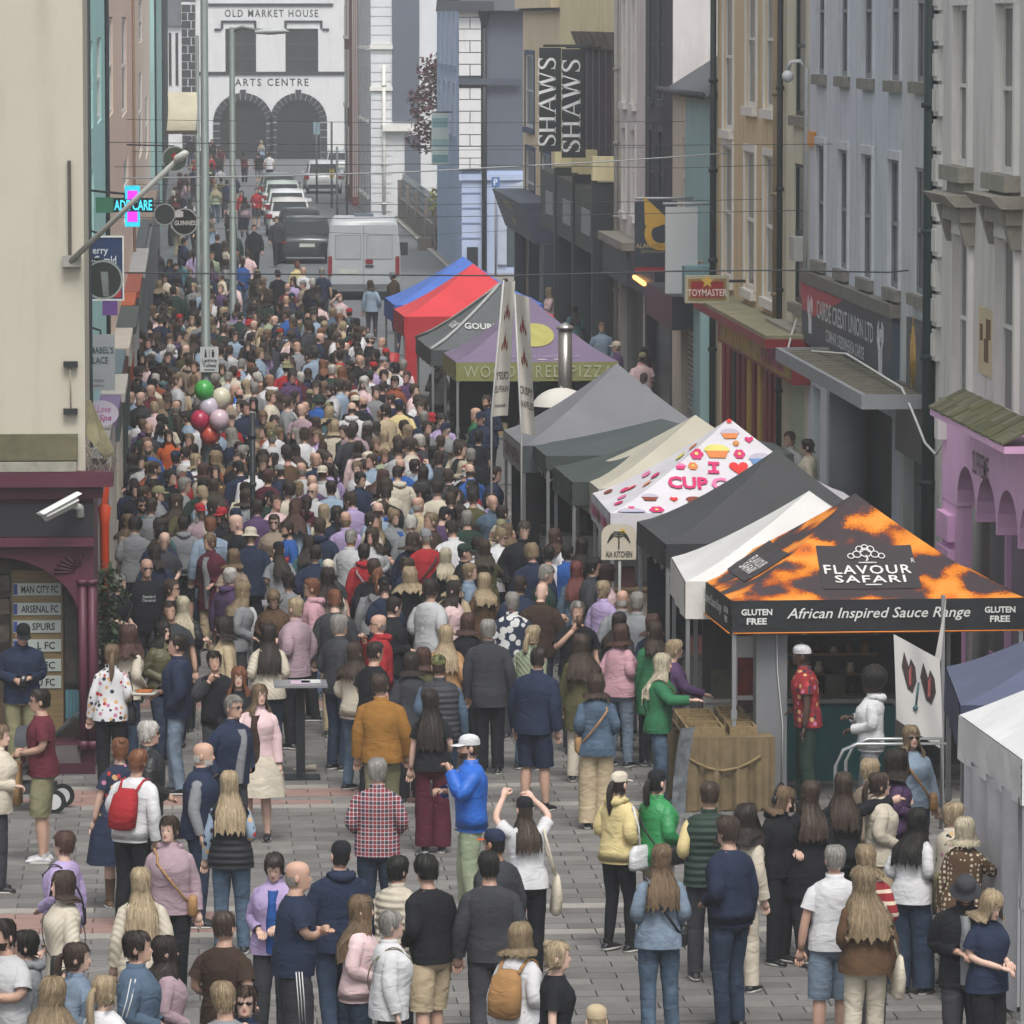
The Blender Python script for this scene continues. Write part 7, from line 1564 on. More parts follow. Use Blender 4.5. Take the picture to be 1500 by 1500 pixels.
    # ---- shoes
    if lod < 2:
        for H, K, A, s, st in LG:
            q = PM(); ty = A[1]; tz_ = A[2]-.085
            q.rings([ringz((A[0],ty-.085,tz_+.03), .022, .006, 10), ringz((A[0],ty-.07,tz_+.035), .034, .03, 10, ax=(FR((1.,0,0)),FR((0,0,1.)))), ringz((A[0],ty-.02,tz_+.045), .039, .044, 10, ax=(FR((1.,0,0)),FR((0,0,1.)))), ringz((A[0],ty+.05,tz_+.038), .042, .036, 10, ax=(FR((1.,0,0)),FR((0,0,1.)))), ringz((A[0]+s*.006,ty+.12,tz_+.028), .043, .026, 10, ax=(FR((1.,0,0)),FR((0,0,1.)))), ringz((A[0]+s*.004,ty+.165,tz_+.022), .028, .017, 10, ax=(FR((1.,0,0)),FR((0,0,1.))))], 0)
            q.limb([(A[0],ty-.015,tz_+.06),(A[0],ty-.02,tz_+(.10 if S.get('boot') is None else .3))], [.04,.042 if S.get('boot') is None else .055], 10, 0, cap=(False,False))
            q.rings([ringz((A[0],ty+.04,tz_+z), .047, .125, 12, 2.6) for z in (.0,.02)], 1); q.mesh('shoe', [cloth(S.get('shoec','black'), 'leather'), mat(S.get('solec','a9a8a4'),.7)], root)
    # ---- hair or hat
    hs_ = S['hair']; hp = PM(); hk = .08 if S.get('hat') else 1.; bk = -(cy+off+.03); FW = cx+off
    def shell(th, L, t=.012, jit=.0):            # one column of hair from the crown down; L = z of its lower end
        P = []
        for z, rx, ry, yo in reversed(head_rings(0, fem)):
            if z < max(L, 1.51): break
            if L < 1.5 and z < 1.6: rx = max(rx, .071); ry = max(ry, .09) if math.sin(th) < 0 else ry
            P.append(((rx+t)*math.cos(th), (ry+t)*math.sin(th)+yo-.004, z+(t*.9 if z > 1.69 else 0)))
        return P
    def hairdo(base, face, back, side, thick, wave=0., M=28):
        M = M+12 if lod == 0 else M if lod == 1 else 16
        cols = []
        for j in range(M):
            th = 2*PI*j/M; a = abs((th-PI/2+PI)%(2*PI)-PI)                      # 0 front .. pi back
            if a < face: L = 1.655-.012*math.cos(a*3)
            elif a < face+.55: L = side
            else: L = back+(.03 if back < 1.45 else .012)*math.sin(j*2.7+sd)+(.02 if back < 1.45 else 0)*math.sin(j*7.9)
            P = shell(th, L, thick*hk*(1+.22*math.sin(j*5.1+sd)+.15*math.sin(j*2.3)))
            if L < 1.5:                                                        # hanging hair
                zt = P[-1][2]; x0, y0 = P[-1][0], P[-1][1]; k = 6 if lod < 2 else 3
                for i in range(1, k+1):
                    f = i/k; z = zt+(L-zt)*f; out = .012*math.sin(f*9+j*1.9+sd)*wave+ .03*wave*f; yb = bk*(1 if z < 1.40 else .82 if z < 1.44 else .7)
                    x = x0*(1+.55*min(1,f*2.2)*(1 if abs(math.cos(th)) > .15 else .5)+.25*wave*f)+out*math.cos(th); y = y0+(min(y0, yb if math.sin(th) < .2 else y0)-y0)*min(1,f*1.6)+out*math.sin(th)
                    if math.sin(th) > -.25 and z < 1.44: y = max(y, .03) if abs(x) < .12 else y
                    P.append((x, y, z))
            cols.append(P)
        if lod < 2:
            sr = random.Random(S['seed']+5); ns = 260 if lod == 0 else 70
            for _ in range(ns):
                j0 = sr.randrange(M); fr_ = sr.random(); A_, B_ = cols[j0], cols[(j0+1)%M]; L_ = min(len(A_), len(B_)); i0 = sr.randrange(max(1, L_-4)); i1 = min(L_, i0+sr.randint(3,8)); out = sr.uniform(.0,.009 if wave < .5 else .02); wd = sr.uniform(.0012,.003); P2 = []
                for i in range(i0, i1):
                    p = FR(A_[i])*(1-fr_)+FR(B_[i])*fr_; r_ = math.hypot(p[0], p[1]+.005)+1e-6; k_ = 1+out*math.sin(PI*(i-i0+.4)/(i1-i0))/r_; p = FR((p[0]*k_+.003*math.sin(i*2.+_), p[1]*k_, p[2]+out*.3)); P2.append(p)
                if i1 == L_: P2.append(P2[-1]+FR((sr.gauss(0,.008), sr.gauss(0,.008), -sr.uniform(.005,.03))))
                if len(P2) < 2 or (S.get('hat') and P2[0][2] > 1.615): continue
                P2 = turn(FR(P2)); tx = FR((-P2[0][1], P2[0][0], 0)); tx = tx/(np.linalg.norm(tx)+1e-6)*wd; n2 = len(P2)
                hp.add(np.concatenate([P2-tx, P2+tx]), [(i, i+1, n2+i+1, n2+i) for i in range(n2-1)], sr.choice((0,1,1,2)))
        mx = max(len(c) for c in cols)
        for c in cols:
            while len(c) < mx: c.append(c[-1])
        jr = np.random.RandomState(S['seed'])
        hp.rings([turn(FR([c[i] for c in cols])*np.concatenate([1+jr.uniform(-.045,.045,(len(cols),2))*(.2 if S.get('hat') else 1), np.ones((len(cols),1))], 1)) for i in range(mx)], 0, True, False)
    ll = S.get('hlen', 1.2)
    if hs_ == 'short': hairdo(0, .95, 1.52, 1.575, .012, M=20)
    elif hs_ == 'crop': hairdo(0, 1.0, 1.535, 1.60, .008, M=20)
    elif hs_ == 'quiff': hairdo(0, .85, 1.525, 1.585, .019, M=20)
    elif hs_ == 'bob': hairdo(0, .62, 1.455, 1.485, .017, .35)
    elif hs_ == 'long': hairdo(0, .6, ll, min(1.36,ll+.12), .014, .35)
    elif hs_ == 'curly': hairdo(0, .62, ll, ll+.06, .026, 1.2)
    elif hs_ in ('pony', 'bun', 'updo'):
        hairdo(0, .8, 1.51, 1.565, .012, M=20)
        if hs_ == 'pony': pm2 = [(0,-.105,1.63),(0,-.15,1.61),(0,-.165,1.5),(0,-.155,1.38),(0,-.15,ll)]; b0 = len(hp.v); hp.limb(pm2, [.02,.03,.036,.03,.008], 8, 0, .08, sd, sub=2); hp.v[b0:] = [turn(v) for v in hp.v[b0:]]
        else: b0 = len(hp.v); hp.ball((0,-.085,1.70 if hs_ == 'bun' else 1.63), (.045,.042,.038), 10, 7); hp.v[b0:] = [turn(v) for v in hp.v[b0:]]
    elif hs_ == 'balding':
        R = []
        for z in (1.60,1.575,1.55,1.53): 
            rx, ry, yo = [(np.interp(z,[q[0] for q in head_rings(0,fem)],[q[i] for q in head_rings(0,fem)])) for i in (1,2,3)]; t = np.linspace(PI*1.02, PI*1.98, 12); R.append(turn(np.stack([(rx+.007)*np.cos(t), (ry+.007)*np.sin(t)+yo, np.full(12,z)],1)))
        b = hp.n; hp.v += R; hp.n += 48; hp.f += [(b+i*12+j, b+i*12+j+1, b+(i+1)*12+j+1, b+(i+1)*12+j) for i in range(3) for j in range(11)]; hp.m += [0]*33
    elif hs_ == 'afro': hp.ball((0,-.02,1.66), (.16,.15,.15), 14, 10)
    if hp.f:
        ho = hp.mesh('hair', [hm]+([mat(tuple(min(1,x*1.3+.006) for x in hexc(HAIRC[S['hairc']])),.5,.2,30,spec=.3), mat(tuple(x*.7 for x in hexc(HAIRC[S['hairc']])),.6,.2,30,spec=.25)] if lod < 2 else []), root)
    hat = S.get('hat')
    if hat:
        q = PM(); hm_ = cloth(S['hatc'], S.get('hatk','plain'))
        base = [(1.628,.081,.103),(1.65,.082,.104),(1.68,.080,.099),(1.705,.068,.084),(1.723,.042,.052),(1.73,.008,.01)]
        if hat == 'bucket': base = [(1.60,.135,.15),(1.635,.088,.108)]+[(z+.01,a+.006,b+.006) for z,a,b in base[1:]]
        q.rings([turn(ringz((0,-.006,z), a, b, 18)) for z, a, b in base], 0, False, True)
        if hat in ('cap', 'backcap'):
            s = 1 if hat == 'cap' else -1; P1 = []; P2 = []
            for j in range(9): t = PI*(.12+.76*j/8); P1.append((.079*math.cos(t), -.006+s*.101*math.sin(t), 1.636)); P2.append((.083*math.cos(t), -.006+s*(.08+.105*math.sin(t)), 1.624-.006*abs(math.cos(t))))
            V_ = turn(FR(P1+P2)); q.add(V_, [(j,j+1,9+j+1,9+j) if s > 0 else (j,9+j,9+j+1,j+1) for j in range(8)], 1 if S.get('peakc') else 0)
        q.mesh({'cap':'cap','backcap':'cap','bucket':'bucket_hat','beanie':'beanie'}[hat], [hm_]+([cloth(S['peakc'])] if S.get('peakc') else []), root)
    if S.get('shades') and lod < 2:
        q = PM(); up_ = 1.668 if S['shades'] == 'head' else 1.604; yy = .092 if S['shades'] != 'head' else .084
        for s in (-1, 1): q.ball((s*.033,yy,up_), (.027,.008,.017), 10, 6); q.limb([(s*.06,yy-.004,up_+.006),(s*.08,.02,up_+.004),(s*.08,-.02,up_)], [.003]*3, 5)
        q.limb([(-.01,yy+.004,up_+.005),(.01,yy+.004,up_+.005)], [.003,.003], 5); q.v = [turn(v) for v in q.v]; q.mesh('sunglasses', [mat('141414',.15,spec=.6)], root)
    return AL
# ---------------------------------------------------------------- who stands where (photo position of the crown of each head)
FACE = dict(b=0, f=180, l=90, r=-90, bl=40, br=-40, fl=140, fr=-140)
TOPN = dict(tee='T-shirt', shirt='shirt', jumper='jumper', hoodie='hoodie', jacket='jacket', coat='coat', puffer='puffer jacket', gilet='gilet', dress='dress', crop='cropped jumper', blazer='blazer')
KINDN = dict(plain='', denim='denim', leather='leather', shiny='satin', quilt='quilted', puffer='padded', plaid='plaid', stripe='striped', bands='banded', dots='polka-dot', floral='floral', leopard='leopard-print', palm='palm-print', camo='camouflage')
HAIRN = dict(short='short', crop='cropped', quiff='swept-up', bob='bobbed', long='long', curly='long curly', pony='ponytailed', bun='bun of', updo='tied-up', balding='thinning', afro='afro', bald='')
FACEN = {'b':'seen from behind','f':'facing the camera','l':'turned left','r':'turned right','bl':'walking away leftwards','br':'walking away rightwards','fl':'half turned left','fr':'half turned right'}
NEARL = [(0,1500,1330,2000,'in the front row'),(0,160,850,1330,'by the burgundy shop'),(1100,1500,1050,1330,'in the queue by the barrier'),(880,1100,860,1150,'browsing the hessian stall'),(330,480,740,1010,'at the bistro tables'),(780,960,760,905,'at the craft stall queue'),
  (120,260,560,850,'along the left shopfronts'),(260,350,560,700,'beside the balloons'),(640,760,560,760,'by the pizza counter'),(560,680,420,560,'before the red tent'),(230,350,400,560,'around the lamp posts'),(350,520,370,450,'behind the silver van'),(200,520,180,370,'far down the street'),(780,1320,380,740,'on the right pavement')]
def zone(x, y):
    for a, b, c, d, t in NEARL:
        if a <= x < b and c <= y < d: return t
    return 'in the middle of the crowd' if y < 760 else 'in the open part of the street'
SEEN = {}; TAKEN = []; NP = 0
def parse(line):
    ln, _, hint = line.partition('|'); t = ln.split(); S = dict(px=float(t[0]), py=float(t[1]), sex=t[2], face=t[3]); hint = hint.strip()
    S['hair'], _, S['hairc'] = t[4].partition(':'); S['hairc'] = S['hairc'] or 'brown'
    a = t[5].split(':'); S['top'], S['topc'] = a[0], a[1]; S['topk'] = a[2] if len(a) > 2 else 'plain'
    a = t[6].split(':'); S['bot'], S['botc'] = a[0], a[1]
    a = (t[7] if len(t) > 7 else 'down').split('/'); S['arms'] = (a[0], a[-1]); S['h'] = 1.67 if S['sex'] == 'f' else 1.77; S['skin'] = 'f' if S['sex'] == 'f' else 'm'; S['items'] = []
    for e in t[8:]:
        k, _, v = e.partition(':')
        if k in ('cap','bucket','backcap','beanie'): S['hat'] = k; v = v.split(':'); S['hatc'] = v[0]; S['hatk'] = v[1] if len(v) > 1 else 'plain'
        elif k == 'h': S['h'] = float(v)
        elif k == 'g': S['girth'] = float(v)
        elif k in ('look','nod','loose','hlen','len','lead'): S[k] = float(v)
        elif k == 'sl': S['sleeve'] = v
        elif k == 'slc': v = v.split(':'); S['slc'] = v[0]; S['slk'] = v[1] if len(v) > 1 else 'plain'
        elif k in ('skin','inner'): S[k] = v
        elif k == 'shoe': S['shoec'] = v
        elif k == 'peak': S['peakc'] = v
        elif k in ('walk','shift','stand'): S['legs'] = k
        elif k == 'trim': S['trim'] = v
        elif k in ('beard','hood','kid','boot','collar'): S[k] = True
        elif k == 'shades': S['shades'] = v or 'on'
        else: S['items'].append((k, v))
    if 'chest' in S.get('trim',''): S['print'] = [('Standard',.15,.035,1.27),('Chartered',.16,.035,1.225)]
    if 'back' in S.get('trim',''): S['print'] = [('communication',.2,.03,1.33),('ECHO',.14,.05,1.24),('EST',.08,.04,1.15)] if S['topc'] == 'lightgrey' else [('TOKA',.13,.04,1.3),('BOOTH',.15,.04,1.25),('FOOD',.12,.04,1.2)]
    S['hint'] = hint; return S
def describe(S):
    hr = 'bald head' if S['hair'] == 'bald' else ('thinning ' + S['hairc'] + ' hair' if S['hair'] == 'balding' else HAIRN[S['hair']]+' '+({'light':'light brown','pinkred':'red-brown'}.get(S['hairc'], S['hairc']))+' hair')
    if S.get('hat'): hr = cname(S['hatc'])+' '+{'cap':'cap','backcap':'cap','bucket':'bucket hat','beanie':'beanie'}[S['hat']]
    tp = ' '.join(x for x in (cname(S['topc']), KINDN[S['topk']], TOPN[S['top']]) if x).replace('denim denim', 'denim')
    bt = cname(S['botc'])+' '+{'wide':'wide trousers','longshorts':'shorts'}.get(S['bot'], S['bot'])
    kid = 'child' if S.get('kid') else 'person'
    # every label: what the figure looks like, then where it stands
    opts = [f'{kid} with {hr} in {tp}', f'{kid} with {hr} in {tp} {S["hint"] or zone(S["px"],S["py"])}', f'{kid} with {hr} in {tp} {FACEN[S["face"]]}', f'{kid} with {hr} in {tp} and {bt}', f'{kid} with {hr}, {tp} and {bt} {zone(S["px"],S["py"])}', f'{kid} with {hr} in {tp} {FACEN[S["face"]]} {zone(S["px"],S["py"])}', f'{kid} with {hr}, {tp} and {bt} {FACEN[S["face"]]}']
    if S.get('hint'): opts = [opts[1]]+opts
    elif S['py'] > 720: opts = [opts[3]]+opts
    else: opts = [opts[1]]+opts
    for o in opts:
        if o not in SEEN and len(o.split()) <= 16: SEEN[o] = 1; return o
    return opts[1] if len(opts[1].split()) <= 16 else opts[0]
GRP = 'people in the market crowd'
def pos_of(S): p = G(S['px'], S['py'], S['h']); return p
def place(S, seed, lod=None):
    global NP
    p = pos_of(S); S['seed'] = seed; rz = math.radians(FACE[S['face']]+random.Random(seed).uniform(-9, 9)); sc_ = S['h']/1.72
    if lod is None: lod = 0 if p.y < 63.5 else 1 if p.y < 88 else 2
    lab = describe(S); root = empty('person', (p.x, p.y, .012), rz, lab, 'person', GRP, local=True); root.scale = (sc_,)*3
    AL = make_person('person', root, S, lod); TAKEN.append((p.x, p.y)); NP += 1
    for k, v in S['items']: item(k, v, root, S, AL, lab)
    return root
def free(q, name, mats, root, label, cat):
    me = q.mesh(name, mats, None); o = bpy.data.objects.new(name, me); COL.objects.link(o); o.location = root.location; o.rotation_euler = root.rotation_euler; o.scale = root.scale
    return tag(o, label, cat)
def item(k, v, root, S, AL, lab):
    short = lab.replace('person with ', '').split(' in ')[0]; who = 'person with '+short; col = cname(v) if v else ''
    tp = ' '.join(x for x in (cname(S['topc']), TOPN[S['top']]) if x)
    q = PM(); s0 = AL[0]; W0, E0 = s0[2], s0[1]; t = (W0-E0)/np.linalg.norm(W0-E0); hnd = W0+t*.1
    if k in ('cross', 'strap'):
        P = []; n = 26
        for i in range(n):
            a = 2*PI*i/n; z = 1.18+.25*math.cos(a); x = .19*math.cos(a)*(1 if z < 1.36 else .72); y = .185*math.sin(a)*(1 if z < 1.35 else .78); P.append((x*(-1 if k == 'cross' else 1), y, z))
        q.limb(P+[P[0]], [.012]*(n+1), 6, 0, flat=.4); x = .2 if k == 'cross' else -.2
        q.rings([ringz((x,.03,z), w_, .11*h_, 12, 4) for z, w_, h_ in ((.84,.03,.9),(.86,.045,1.),(.98,.045,1.),(1.02,.03,.9))], 0)
        free(q, 'crossbody_bag', [cloth(v, 'leather')], root, f'{col} crossbody bag of the person with {short}', 'bag')
    elif k == 'tote':
        x = .27; q.limb([(.15,.06,1.42),(.2,.08,1.2),(.26,.06,.98)], [.012]*3, 6, flat=.4); q.limb([(.15,-.07,1.42),(.2,-.1,1.2),(.26,-.08,.98)], [.012]*3, 6, flat=.4)
        q.rings([ringz((x+.01*math.sin(z*9),-.01,z), w_, d_, 14, 3) for z, w_, d_ in ((.62,.03,.15),(.64,.055,.18),(.8,.05,.185),(.98,.02,.17))], 0); free(q, 'tote_bag', [cloth(v)], root, f'{col} cloth tote bag on the shoulder of the person with {short}', 'bag')
    elif k == 'backpack':
        y = -.13; q.rings([ringz((0,y-d_*.75,z), w_, d_, 16, 3) for z, w_, d_ in ((.97,.09,.05),(1.0,.135,.08),(1.15,.14,.085),(1.3,.12,.07),(1.36,.07,.04))], 0)
        for s in (-1, 1): q.limb([(s*.09,-.16,1.33),(s*.11,-.06,1.46),(s*.12,.06,1.43),(s*.13,.14,1.25),(s*.14,.08,1.08),(s*.12,-.1,1.02)], [.016]*6, 6, flat=.5, sub=2)
        free(q, 'backpack', [cloth(v)], root, f'{col} backpack on the {tp} of the person with {short}', 'backpack')
    elif k == 'handbag':
        e = AL[0][2]; q.limb([(.2,-.05,1.4),(.24,0,1.2),(.25,.02,1.0)], [.012]*3, 6); q.rings([ringz((.25,.02,z), .05*h_, .14*h_, 12, 3) for z, h_ in ((.8,.9),(.84,1.),(.98,.95),(1.03,.6))], 0); free(q, 'handbag', [cloth(v, 'leather')], root, f'{col} handbag under the arm of the person with {short}', 'bag')
    elif k == 'paperbag':
        c = hnd+FR((0,.02,-.08)); q.rings([ringz((c[0],c[1],c[2]+z), .15, .075, 14, 6) for z in (-.42,-.2,-.02)], 0, True, False); q.limb([(c[0]-.05,c[1],c[2]-.02),(c[0]-.04,c[1],c[2]+.06),(c[0]+.04,c[1],c[2]+.06),(c[0]+.05,c[1],c[2]-.02)], [.006]*4, 5); free(q, 'paper_bag', [mat('94754e',.8,.1,4,.2,12)], root, f'brown paper bag held by the person with {short}', 'bag')
    elif k == 'cup':
        c = hnd+FR((0,.02,.03)); q.limb([(c[0],c[1],c[2]-.06),(c[0],c[1],c[2]+.06)], [.03,.038], 10); free(q, 'drink_cup', [mat(COLR.get(v,'b5b5b0'),.5)], root, f'{col} drink cup held by the person with {short}', 'cup')
    elif k == 'phone':
        c = hnd+FR((0,.03,.02)); q.rings([ringz((c[0],c[1],c[2]+z), .037, .006, 8, 6) for z in (-.07,.07)], 0); free(q, 'mobile_phone', [mat('1c1c1e',.2,spec=.5)], root, f'dark mobile phone held by the person with {short}', 'phone')
    elif k == 'tray':
        c = hnd+FR((-.1,.06,.03)); q.rings([ringz((c[0],c[1],c[2]+z), w_, w_*.75, 16, 5) for z, w_ in ((-.01,.17),(.0,.18),(.015,.19))], 0); free(q, 'food_tray', [mat('b4b0a8',.6)], root, f'paper tray of pizza held by the person with {short}', 'tray')
        q = PM()
        for j in range(3): q.rings([ringz((c[0]-.08+j*.08,c[1],c[2]+.018+z), .04, .09, 8) for z in (0,.012)], 0)
        free(q, 'pizza_slices', [mat('a5602c',.7,.5,25)], root, f'sliced pizza on the tray of the person with {short}', 'food')
    elif k == 'headphones':
        q.limb([(.085*math.cos(a), -.01, 1.60+.145*math.sin(a)) for a in [PI*i/8 for i in range(9)]], [.011]*9, 6)
        for s in (-1, 1): q.ball((s*.09,-.01,1.59), (.022,.035,.042), 10, 6)
        free(q, 'headphones', [mat('202124',.4)], root, f'black headphones on the person with {short}', 'headphones')
    elif k == 'coatover':
        q.limb([(.16,.2,1.1),(.18,.25,.95),(.2,.24,.72)], [.09,.12,.10], 10, 0, .12, 2, .5, sub=3); free(q, 'folded_jacket', [cloth(v)], root, f'{col} jacket draped over the arm of the person with {short}', 'jacket')
    elif k == 'flowers': pass
